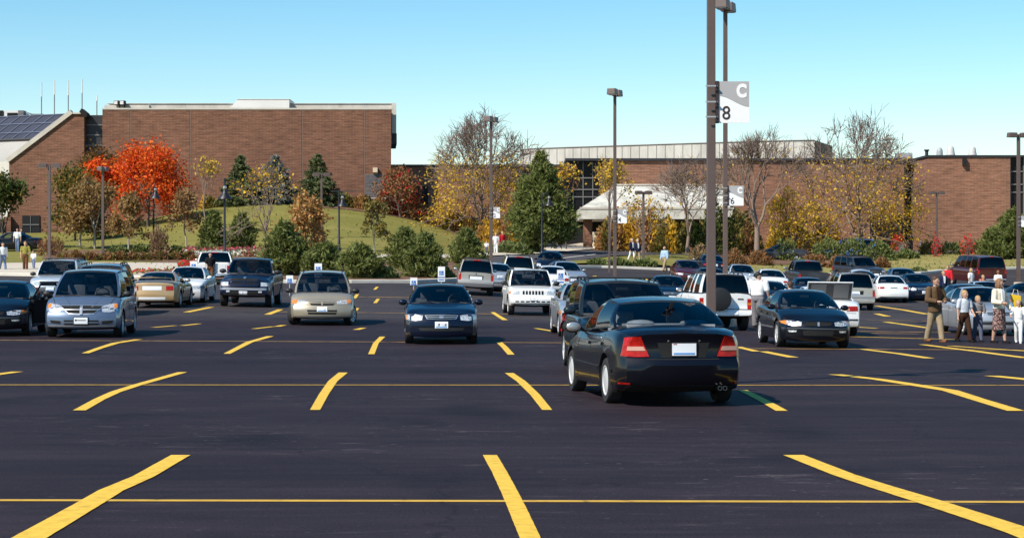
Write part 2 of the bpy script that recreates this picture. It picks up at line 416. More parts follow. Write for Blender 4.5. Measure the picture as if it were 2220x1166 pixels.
def greenhouse(S):
    G = S['gh']; yf = [0, .3, .6, .85, G.get('pf', .93), 1.0]; nF = len(yf)
    tt = [0, G.get('t0', .06), .3, .55, .8, G.get('t1', .93), 1]; nR = len(tt)
    hz = curve(G['h']); H = lambda s: hz(s)
    xAb = G['xwf'] - G['bf']; xAr = G['xrf'] - G['bfr']; xCr = G['xrr'] + G['brr']; xCb = G['xrb'] + G['br']
    zf, zr = G['zf'], G['zr']; yb, yr, cr = G['yb'], G['yr'], G['cr']
    def yedge(s): return yr * (1 - G.get('tap', .05) * (2 * s - 1) ** 2)
    def ybelt(s): return yb * (1 - G.get('tapb', .04) * (2 * s - 1) ** 2)
    cols = []
    for f in yf:
        cols.append(((G['xwf'] - G['bf'] * f * f, f * ybelt(0), zf + .0 * (1 - f)), (G['xrf'] - G['bfr'] * f * f, f * yedge(0), H(0) + cr * (1 - f * f))))
    for sb, sr in G['cols'][1:]:
        cols.append(((lerp(xAb, xCb, sb), ybelt(sb), lerp(zf, zr, sb)), (lerp(xAr, xCr, sr), yedge(sr), H(sr))))
    for f in reversed(yf[:-1]):
        cols.append(((G['xrb'] + G['br'] * f * f, f * ybelt(1), zr), (G['xrr'] + G['brr'] * f * f, f * yedge(1), H(1) + cr * (1 - f * f))))
    xc = (xAb + xCb) / 2; pts = []
    for b, r in cols:
        b, r = Vector(b), Vector(r); row = []
        mid = (b + r) / 2; o = Vector(((mid.x - xc) * .45, mid.y, 0))
        if o.length > 0: o.normalize()
        for t in tt: row.append(b + (r - b) * t + o * G.get('bulge', .03) * 4 * t * (1 - t))
        pts.append(row)
    nS = len(G['cols']); side0 = nF - 1; rear0 = side0 + nS - 1; n = len(pts)
    win = {}
    for k in range(n - 1):
        if k < nF - 2: win[k] = 'windshield'
        elif k > n - nF: win[k] = 'rear_window'
    for (a, b) in G['wins']:
        for c in range(a, b): win[side0 + c] = 'side%d' % a
    if G.get('norear'): win = {k: v for k, v in win.items() if v != 'rear_window'}
    frame = bmesh.new(); panes = {}
    def quad(bmx, cache, key, p4):
        vs = []
        for k, p in zip(key, p4):
            if k not in cache: cache[k] = bmx.verts.new(p)
            vs.append(cache[k])
        try: return bmx.faces.new(vs)
        except ValueError: return None
    for sgn in (1, -1):
        fc = {}
        for k in range(n - 1):
            for j in range(nR - 1):
                key = [(k, j), (k+1, j), (k+1, j+1), (k, j+1)]
                p4 = [pts[a][b].copy() for a, b in key]
                if sgn < 0:
                    for p in p4: p.y = -p.y
                if k in win and 0 < j < nR - 2:
                    nm = win[k]; pk = nm if not nm.startswith('side') else nm + ('L' if sgn > 0 else 'R')
                    pb, pc = panes.setdefault(pk, (bmesh.new(), {}))
                    quad(pb, pc, [(a, b, sgn if a not in (0, n - 1) else 0) for a, b in key], p4)
                else:
                    f = quad(frame, fc, key, p4)
                    if f is not None and k in win and G.get('gasket', True): f.material_index = 1
    # roof skin
    srs = [c[1] for c in G['cols']]; fine = []
    for a, b in zip(srs[:-1], srs[1:]): fine += [a, (a + b) / 2]
    fine.append(srs[-1])
    def rp(s, f, sgn):
        x = lerp(xAr, xCr, s) + (1 - f * f) * lerp(G['bfr'], -G['brr'], s)
        return (x, sgn * f * yedge(s), H(s) + cr * (1 - f * f))
    rowl = []
    for s in fine:
        rowl.append([frame.verts.new(rp(s, f, -1)) for f in reversed(yf[1:])] + [frame.verts.new(rp(s, f, 1)) for f in yf])
    for a, b in zip(rowl[:-1], rowl[1:]):
        for i in range(len(a) - 1): frame.faces.new([a[i], a[i+1], b[i+1], b[i]])
    bmesh.ops.remove_doubles(frame, verts=frame.verts, dist=2e-4)
    out = {'frame': bm2me(frame, 'cabin', 50)}
    for k, (pb, pc) in panes.items():
        bmesh.ops.remove_doubles(pb, verts=pb.verts, dist=1e-4); out[k] = bm2me(pb, 'pane', 60)
    return out

WHEELS = {}
def wheel_me(r, wd, style, nsp=5):
    k = (r, wd, style, nsp)
    if k in WHEELS: return WHEELS[k]
    t = MB(); a = wd / 2; rr = r * .66
    t.lathe([(rr, -a), (r * .93, -a), (r * .985, -a * .8), (r, -a * .5), (r, a * .5), (r * .985, a * .8), (r * .93, a), (rr, a * .96), (rr, a * .5), (rr, -a)], 32, axis='y', cap=False)
    tm = t.me('tyre', 40); tm.materials.append(M_RUB)
    m = MB(); q = rr * 1.01
    m.lathe([(q, a * .98), (q * .94, a * .98), (q * .9, a * .55), (q * .88, a * .2), (q * .2, a * .2)], 28, axis='y', mi=0, cap=False)
    m.lathe([(q * .9, a * .3), (0.0, a * .3)], 28, axis='y', mi=1, cap=False)
    if style == 'cover':
        m.lathe([(q * .95, a * .8), (q * .7, a * .95), (q * .3, a * 1.0), (0, a * 1.0)], 28, axis='y', cap=False)
    else:
        for i in range(nsp):
            an = 2 * math.pi * i / nsp; M = Matrix.Rotation(an, 4, 'Y')
            sw = q * (.34 if nsp <= 5 else .2)
            vs = [(sw * .45, a * .98, q * .12), (-sw * .45, a * .98, q * .12), (-sw * .62, a * .88, q * .93), (sw * .62, a * .88, q * .93),
                  (sw * .45, a * .5, q * .12), (-sw * .45, a * .5, q * .12), (-sw * .62, a * .5, q * .93), (sw * .62, a * .5, q * .93)]
            m.add([M @ Vector(v) for v in vs], [(0,1,2,3), (0,4,5,1), (1,5,6,2), (2,6,7,3), (3,7,4,0)])
        m.lathe([(q * .24, a * .5), (q * .24, a * 1.0), (q * .18, a * 1.06), (0, a * 1.06)], 16, axis='y', cap=False)
    rm = m.me('rim', 35, merge=False); rm.materials.append(M_RIM); rm.materials.append(M_UNDER)
    WHEELS[k] = (tm, rm); return WHEELS[k]

def make_car(S, pmat):
    """one vehicle at the origin, nose along +x; returns its Empty"""
    root = empty(S['name']); W, L = S['W'], S['L']; G = S['gh']
    bme, bvh = car_body(S, pmat); mobj('body', bme, root)
    gh = greenhouse(S)
    mobj('cabin_frame', gh.pop('frame'), root, [S.get('roof_m') or pmat, M_BLK])
    for k in sorted(gh):
        nm = 'side_window' if k.startswith('side') else k
        gm = M_GLASS
        if S.get('privacy') and (nm == 'rear_window' or (nm == 'side_window' and int(''.join(c for c in k if c.isdigit())) >= S['privacy'])): gm = M_PRIV
        mobj(nm, gh[k], root, gm)
    # wheels
    tm, rm = wheel_me(S['r'], S.get('tw', .2), S.get('wstyle', 'spoke'), S.get('nsp', 5))
    for i, ax in enumerate(S['axles']):
        for s in (1, -1):
            wh = empty('wheel', (ax, s * (W / 2 - S.get('tw', .2) / 2 - .02), S['r']), (0 if s > 0 else math.pi)); wh.parent = root
            if i == 0 and S.get('steer'): wh.rotation_euler.z += R(S['steer'])
            mobj('tyre', tm, wh); mobj('rim', rm, wh)
    # lamps, grilles, plates and trim that lie on the skin
    for ft in S['feat']:
        name, ax, mk, top, bot = ft[:5]; kw = dict(ft[5]) if len(ft) > 5 else {}
        mirror = kw.pop('mir', True); par = kw.pop('par', None)
        m = pmat if mk == 'paint' else FM[mk]
        for mr in ((False, True) if mirror else (False,)):
            mobj(name, patch(bvh, ax, top, bot, mir=mr, **kw), root, m)
    # door seams and handles on both flanks
    zb0 = S.get('sill', .28); seam = []
    for (x, zt, lean) in S.get('seams', []):
        for mr in (False, True):
            mobj('door_seam', patch(bvh, 's', [(x + lean - .006, zt), (x + lean + .006, zt)], [(x - .006, zb0), (x + .006, zb0)], n=1, m=8, off=.0025, skirt=.004, mir=mr), root, M_UNDER)
    for (x, z) in S.get('handles', []):
        for mr in (False, True):
            mobj('door_handle', patch(bvh, 's', [(x - .09, z + .02), (x + .09, z + .02)], [(x - .09, z - .02), (x + .09, z - .02)], n=3, m=1, off=.025, skirt=.03, mir=mr), root, S.get('handle_m') or pmat)
    # mirrors
    mx, mz = S['mirror']; ms = S.get('msize', 1.0)
    for s in (1, -1):
        b = MB(); yb = G['yb']
        b.ell((mx, s * (yb + .125 * ms), mz - .02), (.055 * ms, .105 * ms, .07 * ms), 12, 8)
        b.tube([(mx + .03, s * (yb - .04), mz - .07 * ms), (mx + .01, s * (yb + .08), mz - .03)], .022, 6)
        mo = b.build('side_mirror', S.get('mirror_m') or pmat, root, 60)
        g = MB(); g.ell((mx - .042 * ms, s * (yb + .125 * ms), mz - .02), (.018, .085 * ms, .055 * ms), 12, 6); g.build('mirror_glass', M_CHR, mo, 60)
    # cabin fittings seen through the glass
    zf = G['zf']; sx = S.get('seatx', G['xwf'] - 1.15); top = S.get('seat_top', G['h'][0][1] - .16); sm = S.get('seat_m', M_SEAT)
    for s in (1, -1):
        b = MB(); M = Matrix.Translation((sx, s * .37, 0)) @ Matrix.Rotation(R(-12), 4, 'Y')
        b.box(-.06, .07, -.23, .23, zf - .15, top - .17, M=Matrix.Translation((sx - .05, s * .37, 0)))
        b.box(-.05, .05, -.13, .13, top - .15, top + .03, M=Matrix.Translation((sx - .1, s * .37, 0)))
        b.build('seat', sm, root, 50, bevel=.045)
    rx = S.get('rseatx')
    if rx is not None:
        b = MB(); b.box(rx - .07, rx + .07, -.62, .62, zf - .1, zf + .10)
        for s in (1, -1): b.box(rx - .1, rx + .02, s * .36 - .14, s * .36 + .14, zf + .12, zf + .24)
        b.build('rear_seat', S.get('rseat_m') or sm, root, 50, bevel=.04)
    b = MB(); b.box(G['xwf'] - .55, G['xwf'] - .12, -.66, .66, zf - .06, zf + .03); b.build('dashboard', M_INT, root, 40, bevel=.03)
    b = MB(); n = 20; cc = Vector((G['xwf'] - .62, .37, zf + .06)); a = R(62)
    b.tube([cc + Vector((-.18 * math.cos(t) * math.cos(a), .18 * math.sin(t), .18 * math.cos(t) * math.sin(a))) for t in [2 * math.pi * i / n for i in range(n + 1)]], .016, 6, cap=False)
    b.box(-.02, .02, -.17, .17, -.015, .03, M=Matrix.Translation(cc)); b.build('steering_wheel', M_BLK, root, 50)
    b = MB(); b.box(-.015, .015, -.11, .11, -.03, .03, M=Matrix.Translation((G['xrf'] + .02, 0, G['h'][0][1] - .10))); b.build('rear_view_mirror', M_BLK, root, bevel=.01)
    # wipers
    for y0 in (.62, .02):
        b = MB(); x0 = G['xwf'] - G['bf'] * (y0 / G['yb']) ** 2
        sl = (G['h'][0][1] - zf) / max(.05, G['xwf'] - G['xrf'])
        p = [(x0 + .05, y0, zf + .005), (x0 - .02 - G['bf'] * .1, y0 - .25, zf + .02 + .05 * sl), (x0 - .03, y0 - .55, zf + .02 + .02 * sl)]
        b.tube(p, .012, 5); b.build('wiper', M_BLK, root)
    for ex in S.get('extra', []): ex(root, S, bvh, pmat)
    return root

# ---- extras
def ex_rack(x0, x1, y, z, mat=None, cross=()):
    def f(root, S, bvh, pmat):
        for s in (1, -1):
            b = MB(); b.tube([(x0, s * y, z - .07), (x0 - .05, s * y, z), (x1 + .05, s * y, z), (x1, s * y, z - .07)], .018, 6)
            for q in (.33, .66): b.box(lerp(x0, x1, q) - .03, lerp(x0, x1, q) + .03, s * y - .018, s * y + .018, z - .07, z)
            b.build('roof_rail', mat or M_BLK, root, 50)
        for cxx in cross:
            b = MB(); b.tube([(cxx, -y, z), (cxx, y, z)], .02, 6); b.build('roof_crossbar', mat or M_BLK, root, 50)
    return f
def ex_exhaust(pts, r=.03):
    def f(root, S, bvh, pmat):
        for (y, z) in pts:
            b = MB(); x = -S['L'] / 2; b.lathe([(r, x + .3), (r, x + .06), (r * .75, x + .06), (r * .7, x + .1)], 14, (0, y, z), 'x', cap=False); b.build('exhaust_pipe', M_STEEL, root, 50)
    return f
def ex_spoiler(x, z, w, h=.11):
    def f(root, S, bvh, pmat):
        b = MB(); pts = [(x, -w, z - h), (x - .03, -w * .92, z), (x - .06, 0, z + .03), (x - .03, w * .92, z), (x, w, z - h)]
        for p, q in zip(pts[:-1], pts[1:]):
            p, q = Vector(p), Vector(q)
            b.add([p + Vector((.11, 0, -.01)), p + Vector((-.07, 0, .015)), p + Vector((-.07, 0, -.02)), q + Vector((.11, 0, -.01)), q + Vector((-.07, 0, .015)), q + Vector((-.07, 0, -.02))],
                  [(0, 3, 4, 1), (1, 4, 5, 2), (2, 5, 3, 0), (0, 1, 2), (3, 5, 4)])
        b.build('spoiler', pmat, root, 40)
    return f
def ex_spare(y, z, r):
    def f(root, S, bvh, pmat):
        x = -S['L'] / 2; b = MB()
        b.lathe([(0, x - .21), (r * .8, x - .21), (r * .95, x - .19), (r, x - .14), (r, x - .02), (r * .9, x + .05)], 32, (0, y, z), 'x', cap=False); b.build('spare_wheel_cover', M_BLK, root, 40)
    return f
def ex_box(name, mat, x0, x1, y0, y1, z0, z1, bev=.01, mirror=False):
    def f(root, S, bvh, pmat):
        for s in ((1, -1) if mirror else (1,)):
            b = MB(); b.box(x0, x1, min(s*y0, s*y1), max(s*y0, s*y1), z0, z1); b.build(name, pmat if mat == 'paint' else mat, root, 40, bevel=bev)
    return f
def ex_antenna(x, y, z, h=.8):
    def f(root, S, bvh, pmat):
        b = MB(); b.tube([(x, y, z - .02), (x - .12, y, z + h)], [.006, .003], 5); b.build('antenna', M_BLK, root)
    return f
def ex_shelf(x0, x1, z, mat):
    def f(root, S, bvh, pmat):
        b = MB(); b.box(x0, x1, -.62, .62, z - .02, z + .02)
        for s in (1, -1): b.ell(((x0 + x1) / 2, s * .38, z + .03), (.16, .2, .05), 14, 6)
        b.build('parcel_shelf', mat, root, 50)
    return f

def plate(ax, y, z, w=.31, h=.155, blue=True):
    o = [('license_plate', ax, 'plate', [(y - w/2, z + h/2), (y + w/2, z + h/2)], [(y - w/2, z - h/2), (y + w/2, z - h/2)], dict(mir=False, off=.022, skirt=.03, n=4, m=2))]
    o += [('plate_lettering', ax, 'ptext', [(y - w*.40, z + h*.24), (y + w*.40, z + h*.24)], [(y - w*.40, z - h*.16), (y + w*.40, z - h*.16)], dict(mir=False, off=.0245, skirt=.002, n=4, m=1))]
    if blue: o += [('plate_band', ax, 'pblue', [(y - w*.42, z - h*.25), (y + w*.42, z - h*.25)], [(y - w*.42, z - h*.42), (y + w*.42, z - h*.42)], dict(mir=False, off=.025, skirt=.002, n=4, m=1))]
    return o
def bar(name, ax, mk, y0, y1, z0, z1, **k):
    d = dict(mir=False, off=.012, n=10, m=1); d.update(k)
    return (name, ax, mk, [(y0, z1), (y1, z1)], [(y0, z0), (y1, z0)], d)
# ------------------------------------------------------------------ vehicle shapes
def sedan(**k):
    S = dict(name='sedan', L=4.72, W=1.78, r=.315, tw=.2, axles=(1.42, -1.25), sill=.27,
      w=[(-2.36, .86), (-2.2, .925), (-1.75, .985), (-.8, 1), (.8, 1), (1.6, .985), (2.1, .93), (2.36, .85)],
      zb=[(-2.36, .29), (-1.9, .21), (1.9, .19), (2.36, .20)],
      zt=[(-2.36, .98), (-2.2, 1.02), (-1.5, 1.05), (-.9, 1.0), (0, .97), (1.0, .975), (1.6, .90), (2.1, .82), (2.36, .74)],
      zs=[(-2.36, .92), (-1.5, .975), (0, .92), (1.0, .91), (1.6, .83), (2.1, .75), (2.36, .69)],
      fdx=[(.15, -.06), (.26, -.01), (.38, 0), (.52, 0), (.57, -.03), (.72, -.07), (.9, -.2)],
      rdx=[(.2, .12), (.3, .03), (.42, 0), (.58, 0), (.62, .035), (.8, .05), (1.0, .09)], bf=.2, br=.13, cab=(-1.6, 1.02),
      gh=dict(xwf=1.06, bf=.24, xrf=.22, bfr=.10, xrr=-.92, brr=.10, xrb=-1.68, br=.26, zf=.95, zr=1.015, yb=.80, yr=.585, cr=.045, h=[(0, 1.355), (.4, 1.385), (1, 1.345)],
        cols=[(0, 0), (.06, .05), (.47, .50), (.52, .555), (.84, .93), (1, 1)], wins=[(1, 2), (3, 4)], bulge=.045),
      seams=[(.78, .9, -.02), (-.22, .93, 0), (-1.02, .95, -.1)], handles=[(-.02, .80), (-.98, .82)], mirror=(.68, 1.02), rseatx=-1.0, feat=[], extra=[])
    S.update(k); return S
def f_camry():
    return [('headlight', 'f', 'lens', [(.44, .695), (.62, .715), (.80, .715)], [(.46, .585), (.62, .565), (.81, .585)], {}),
      ('turn_signal', 'f', 'amber', [(.80, .712), (.85, .70)], [(.81, .588), (.86, .60)], {}),
      ('grille', 'f', 'chrome', [(-.40, .70), (0, .715), (.40, .70)], [(-.35, .61), (0, .60), (.35, .61)], dict(mir=False, off=.008)),
      ('grille_mesh', 'f', 'black', [(-.37, .69), (0, .70), (.37, .69)], [(-.33, .622), (0, .612), (.33, .622)], dict(mir=False, off=.014)),
      bar('grille_slat', 'f', 'chrome', -.34, .34, .648, .662, off=.02), bar('emblem', 'f', 'chrome', -.05, .05, .635, .68, off=.026, n=2),
      ('air_intake', 'f', 'black', [(-.55, .40), (0, .41), (.55, .40)], [(-.5, .33), (0, .325), (.5, .33)], dict(mir=False, off=.006)),
      bar('bumper_strip', 'f', 'paint', -.82, .82, .43, .455, off=.018, n=16)] + plate('f', 0, .47) + \
     [('tail_light', 'r', 'red', [(.5, .88), (.84, .88)], [(.5, .70), (.85, .72)], {}), ('trunk_seam', 'r', 'under', [(-.8, .675), (.8, .675)], [(-.8, .665), (.8, .665)], dict(mir=False, n=14, m=1, off=.003))] + plate('r', 0, .78)
def f_generic_rear(z0=.70, z1=.87, y0=.46, y1=.85, centre=False):
    o = [('tail_light', 'r', 'red', [(y0, z1), (y1, z1)], [(y0 + .03, z0), (y1 + .01, z0 + .02)], {}), ('reverse_lamp', 'r', 'clear', [(y0 - .0, z0 + .08), (y0 + .12, z0 + .08)], [(y0 + .02, z0 + .015), (y0 + .12, z0 + .015)], dict(off=.01))]
    o += [('trunk_seam', 'r', 'under', [(-.8, .675), (.8, .675)], [(-.8, .665), (.8, .665)], dict(mir=False, n=14, m=1, off=.003)), bar('bumper_strip', 'r', 'black', -.84, .84, .47, .505, off=.012, n=16)]
    return o + plate('r', 0, .78)
SPEC = {}
SPEC['camry'] = sedan(feat=f_camry(), mirror=(.70, 1.0), msize=1.05)
# dark foreground sedan: big wedge tail lamps, wide wrap-round rear window
_s = sedan(name='sedan', L=4.72, W=1.79, wstyle='cover', br=.2,
   zt=[(-2.36, 1.0), (-2.2, 1.055), (-1.6, 1.09), (-.9, 1.01), (0, .965), (1.0, .96), (1.6, .86), (2.1, .76), (2.36, .68)],
   zs=[(-2.36, .93), (-1.6, 1.0), (0, .92), (1.0, .90), (1.6, .80), (2.1, .70), (2.36, .64)],
   rdx=[(.2, .15), (.3, .05), (.42, 0), (.60, -.02), (.66, .06), (.85, .07), (.97, .04), (1.06, .02)],
   side=[(.0, .955), (.10, .985), (.25, 1.0), (.42, 1.0), (.55, .995), (.62, 1.0), (.75, .99), (.87, .97), (.96, .94), (1.0, .91)])
_s['gh'] = dict(_s['gh'], zr=1.055, zf=.945, xrb=-1.68, br=.24, brr=.10, xrr=-.96, yb=.82, yr=.63, h=[(0, 1.375), (.45, 1.42), (1, 1.375)], bulge=.05, pf=.955, cols=[(0, 0), (.06, .05), (.47, .47), (.50, .505), (.90, .955), (1, 1)])
_s['feat'] = [('tail_light', 'r', 'red', [(.58, .95), (.68, .95), (.77, .935)], [(.47, .685), (.66, .68), (.82, .69)], dict(n=14, m=8, off=.018, skirt=.03)),
   ('reverse_lamp', 'r', 'clear', [(.545, .82), (.75, .82)], [(.52, .765), (.76, .765)], dict(off=.024, n=8)),
   ('trunk_panel', 'r', 'paint', [(-.53, .93), (.53, .93)], [(-.42, .665), (.42, .665)], dict(mir=False, n=14, m=5, off=.003)),
   ('plate_recess', 'r', 'under', [(-.36, .87), (.36, .87)], [(-.30, .67), (.30, .67)], dict(mir=False, n=8, off=.007)),
   ('trunk_seam', 'r', 'under', [(-.5, .655), (.5, .655)], [(-.5, .643), (.5, .643)], dict(mir=False, n=14, m=1, off=.004)),
   ('bumper_lip', 'r', 'under', [(-.80, .30), (.80, .30)], [(-.80, .275), (.80, .275)], dict(mir=False, n=16, m=1, off=.004)),
   ('side_marker', 'r', 'red', [(.72, .33), (.84, .33)], [(.72, .30), (.84, .30)], dict(off=.006)),
   ('trunk_lock', 'r', 'chrome', [(.205, .905), (.225, .905)], [(.205, .885), (.225, .885)], dict(off=.012, n=2, m=2)),
   ] + [('license_plate', 'r', 'plate', [(-.165, .862), (.165, .862)], [(-.165, .70), (.165, .70)], dict(mir=False, off=.03, n=3, m=2)),
        ('plate_frame', 'r', 'black', [(-.18, .875), (.18, .875)], [(-.18, .688), (.18, .688)], dict(mir=False, off=.022, n=3, m=2)),
        ('plate_band', 'r', 'pblue', [(-.145, .737), (.145, .737)], [(-.145, .714), (.145, .714)], dict(mir=False, off=.034, n=3, m=1, skirt=.002)),
        ('plate_band', 'r', 'red', [(.10, .858), (.15, .858)], [(.10, .846), (.15, .846)], dict(mir=False, off=.034, n=1, m=1, skirt=.002)),
        ('headlight', 'f', 'lens', [(.44, .67), (.82, .68)], [(.46, .56), (.83, .57)], {}), ('rub_strip', 's', 'paint', [(-1.75, .50), (1.0, .50)], [(-1.75, .45), (1.0, .45)], dict(n=24, m=1, off=.012))]
_s['extra'] = [ex_exhaust([(-.5, .255), (-.57, .255)], .03), ex_shelf(-1.55, -1.02, 1.075, M_SEATL)]
_s['rseatx'] = None; _s['seat_m'] = M_SEATL; _s['seatx'] = -.05; _s['mirror'] = (.66, 1.02); _s['msize'] = 1.3; _s['mirror_m'] = M_BLK
SPEC['black_sedan'] = _s
# rounded cab-forward sedan with oval lamps
_s = sedan(L=4.72, W=1.80, nsp=5, r=.325,
   zt=[(-2.36, .98), (-2.2, 1.02), (-1.6, 1.05), (-.9, 1.0), (0, .97), (1.25, .975), (1.7, .88), (2.1, .78), (2.36, .68)],
   zs=[(-2.36, .9), (-1.5, .96), (0, .91), (1.25, .89), (1.7, .80), (2.1, .70), (2.36, .61)], bf=.32)
_s['gh'] = dict(_s['gh'], xwf=1.32, bf=.3, xrf=.30, xrr=-.85, yb=.80, yr=.57, h=[(0, 1.345), (.45, 1.385), (1, 1.33)], bulge=.06)
_s['feat'] = [('headlight', 'f', 'lens', [(.40, .645), (.6, .675), (.74, .68)], [(.42, .56), (.6, .55), (.75, .575)], dict(n=10)), ('turn_signal', 'f', 'amber', [(.74, .68), (.87, .66)], [(.75, .575), (.88, .62)], {}),
   ('grille', 'f', 'under', [(-.34, .64), (0, .655), (.34, .64)], [(-.31, .565), (0, .555), (.31, .565)], dict(mir=False, off=.006)), bar('emblem', 'f', 'chrome', -.025, .025, .555, .65, off=.02, n=2),
   ('air_intake', 'f', 'under', [(-.38, .44), (.38, .44)], [(-.36, .32), (.36, .32)], dict(mir=False)), ('fog_lamp', 'f', 'lens', [(.52, .44), (.72, .44)], [(.54, .395), (.70, .395)], {}),
   ('bumper_strip', 'f', 'grey', [(-.84, .50), (.84, .50)], [(-.84, .485), (.84, .485)], dict(mir=False, n=16, m=1, off=.01)),
   ('rub_strip', 's', 'grey', [(-1.75, .50), (1.0, .50)], [(-1.75, .46), (1.0, .46)], dict(n=24, m=1, off=.012))] + f_generic_rear()
_s['mirror'] = (.86, 1.0); _s['seams'] = [(1.0, .9, -.02), (-.1, .93, 0), (-1.0, .95, -.1)]; _s['seatx'] = .1
SPEC['oval_sedan'] = _s
_s = sedan(feat=[('headlight', 'f', 'lens', [(.42, .69), (.82, .70)], [(.44, .58), (.83, .59)], {}), ('turn_signal', 'f', 'amber', [(.82, .70), (.88, .69)], [(.83, .59), (.89, .60)], {}),
   ('grille', 'f', 'under', [(-.36, .69), (.36, .69)], [(-.33, .59), (.33, .59)], dict(mir=False)), bar('grille_slat', 'f', 'chrome', -.34, .34, .63, .645),
   ('air_intake', 'f', 'under', [(-.55, .42), (.55, .42)], [(-.5, .31), (.5, .31)], dict(mir=False))] + plate('f', 0, .49) + f_generic_rear(.72, .87, .38, .85))
SPEC['sedan'] = _s
_s = sedan(feat=SPEC['sedan']['feat'][:7] + [('tail_light', 'r', 'red', [(.50, .86), (.86, .85)], [(.50, .76), (.86, .75)], {}), ('number_panel', 'r', 'grey', [(-.18, .83), (.18, .83)], [(-.18, .79), (.18, .79)], dict(mir=False)),
   ('bumper_strip', 'r', 'black', [(-.84, .34), (.84, .34)], [(-.84, .30), (.84, .30)], dict(mir=False, n=16, m=1))])
SPEC['white_sedan'] = _s
# coupe with tail spoiler
_s = sedan(name='coupe', L=4.6, W=1.84, r=.325, axles=(1.38, -1.2), nsp=5,
   w=[(-2.3, .88), (-2.1, .94), (-1.7, 1.0), (-1.1, 1.0), (0, .965), (.8, .97), (1.5, .985), (2.05, .94), (2.3, .86)],
   zt=[(-2.3, .95), (-2.1, 1.0), (-1.5, 1.03), (-.9, .99), (0, .95), (.75, .96), (1.5, .90), (2.05, .80), (2.3, .70)],
   zb=[(-2.3, .29), (-1.9, .21), (1.9, .2), (2.3, .25)], zs=[(-2.3, .89), (-1.4, .97), (0, .88), (.75, .89), (1.5, .83), (2.05, .72), (2.3, .65)], cab=(-1.5, .8))
_s['gh'] = dict(xwf=.82, bf=.22, xrf=.02, bfr=.1, xrr=-.72, brr=.10, xrb=-1.55, br=.28, zf=.935, zr=1.0, yb=.78, yr=.56, cr=.04, h=[(0, 1.285), (.4, 1.31), (1, 1.27)],
   cols=[(0, 0), (.07, .05), (.62, .70), (.68, .78), (.80, .9), (1, 1)], wins=[(1, 2)], bulge=.05)
_s['feat'] = [('tail_light', 'r', 'red', [(.52, .83), (.80, .84)], [(.52, .67), (.82, .68)], dict(off=.01)), ('trunk_panel', 'r', 'plate', [(-.36, .83), (.36, .83)], [(-.36, .68), (.36, .68)], dict(mir=False, off=.004)),
   ('bumper_groove', 'r', 'plate', [(-.5, .42), (.5, .42)], [(-.5, .32), (.5, .32)], dict(mir=False, n=10)), ('trunk_seam', 'r', 'under', [(-.8, .86), (.8, .86)], [(-.8, .85), (.8, .85)], dict(mir=False, n=14, m=1, off=.003)),
   ('side_scoop', 's', 'under', [(-.75, .72), (-.45, .66)], [(-.75, .5), (-.45, .52)], {}), ('headlight', 'f', 'lens', [(.45, .68), (.82, .69)], [(.47, .58), (.83, .6)], {})]
_s['extra'] = [ex_spoiler(-2.12, 1.13, .76)]; _s['seams'] = [(.62, .9, -.02), (-.62, .93, 0)]; _s['handles'] = [(-.45, .80)]; _s['mirror'] = (.48, 1.0); _s['rseatx'] = -.75
_s['mirror_m'] = M_BLK; SPEC['coupe'] = _s
# minivans
def minivan(**k):
    S = sedan(name='minivan', L=4.86, W=1.96, r=.335, tw=.215, axles=(1.53, -1.42), sill=.3,
      w=[(-2.43, .93), (-2.2, .965), (-1.6, .99), (-.5, 1), (.9, 1), (1.7, .99), (2.15, .955), (2.43, .89)],
      zb=[(-2.43, .36), (-1.9, .24), (1.9, .22), (2.43, .27)],
      zt=[(-2.43, 1.06), (-1, 1.06), (.8, 1.06), (1.6, 1.06), (1.9, .99), (2.2, .88), (2.43, .79)],
      zs=[(-2.43, 1.0), (-1, 1.0), (.8, .99), (1.6, .97), (1.9, .89), (2.2, .80), (2.43, .72)],
      fdx=[(.15, -.10), (.28, -.02), (.38, 0), (.52, 0), (.58, -.03), (.75, -.09), (.95, -.2)],
      rdx=[(.2, .12), (.3, .03), (.42, 0), (.60, .0), (.64, .05), (.8, .06), (1.1, .07)], bf=.22, br=.06, cab=(-2.36, 1.6),
      gh=dict(xwf=1.68, bf=.3, xrf=.62, bfr=.12, xrr=-2.12, brr=.04, xrb=-2.36, br=.05, zf=1.03, zr=1.045, yb=.885, yr=.70, cr=.05, h=[(0, 1.655), (.3, 1.70), (.8, 1.70), (1, 1.67)],
        cols=[(0, 0), (.05, .03), (.33, .27), (.36, .305), (.64, .62), (.665, .65), (.93, .955), (1, 1)], wins=[(1, 2), (3, 4), (5, 6)], bulge=.05, tap=.03, tapb=.03),
      seams=[(1.15, 1.0, -.05), (.18, 1.0, 0), (-.95, 1.0, 0)], handles=[(.34, .86), (0.0, .86)], mirror=(1.18, 1.12), msize=1.15, rseatx=-.6, seatx=.45, feat=[], extra=[], privacy=3, mirror_m=M_BLK)
    S.update(k); return S
def f_van_rear():
    return [('tail_light', 'r', 'red', [(.80, 1.02), (.93, 1.0)], [(.80, .64), (.94, .64)], dict(m=5)), ('plate_recess', 'r', 'under', [(-.38, .92), (.38, .92)], [(-.36, .74), (.36, .74)], dict(mir=False)),
      ('liftgate_seam', 'r', 'under', [(-.8, .645), (.8, .645)], [(-.8, .633), (.8, .633)], dict(mir=False, n=14, m=1, off=.003)), bar('bumper_strip', 'r', 'grey', -.9, .9, .56, .60, off=.01, n=16)] + \
      [('license_plate', 'r', 'plate', [(-.2, .90), (.2, .90)], [(-.2, .745), (.2, .745)], dict(mir=False, off=.015, n=3)), ('plate_band', 'r', 'pblue', [(-.15, .785), (.15, .785)], [(-.15, .76), (.15, .76)], dict(mir=False, off=.019, n=3, m=1, skirt=.002))]
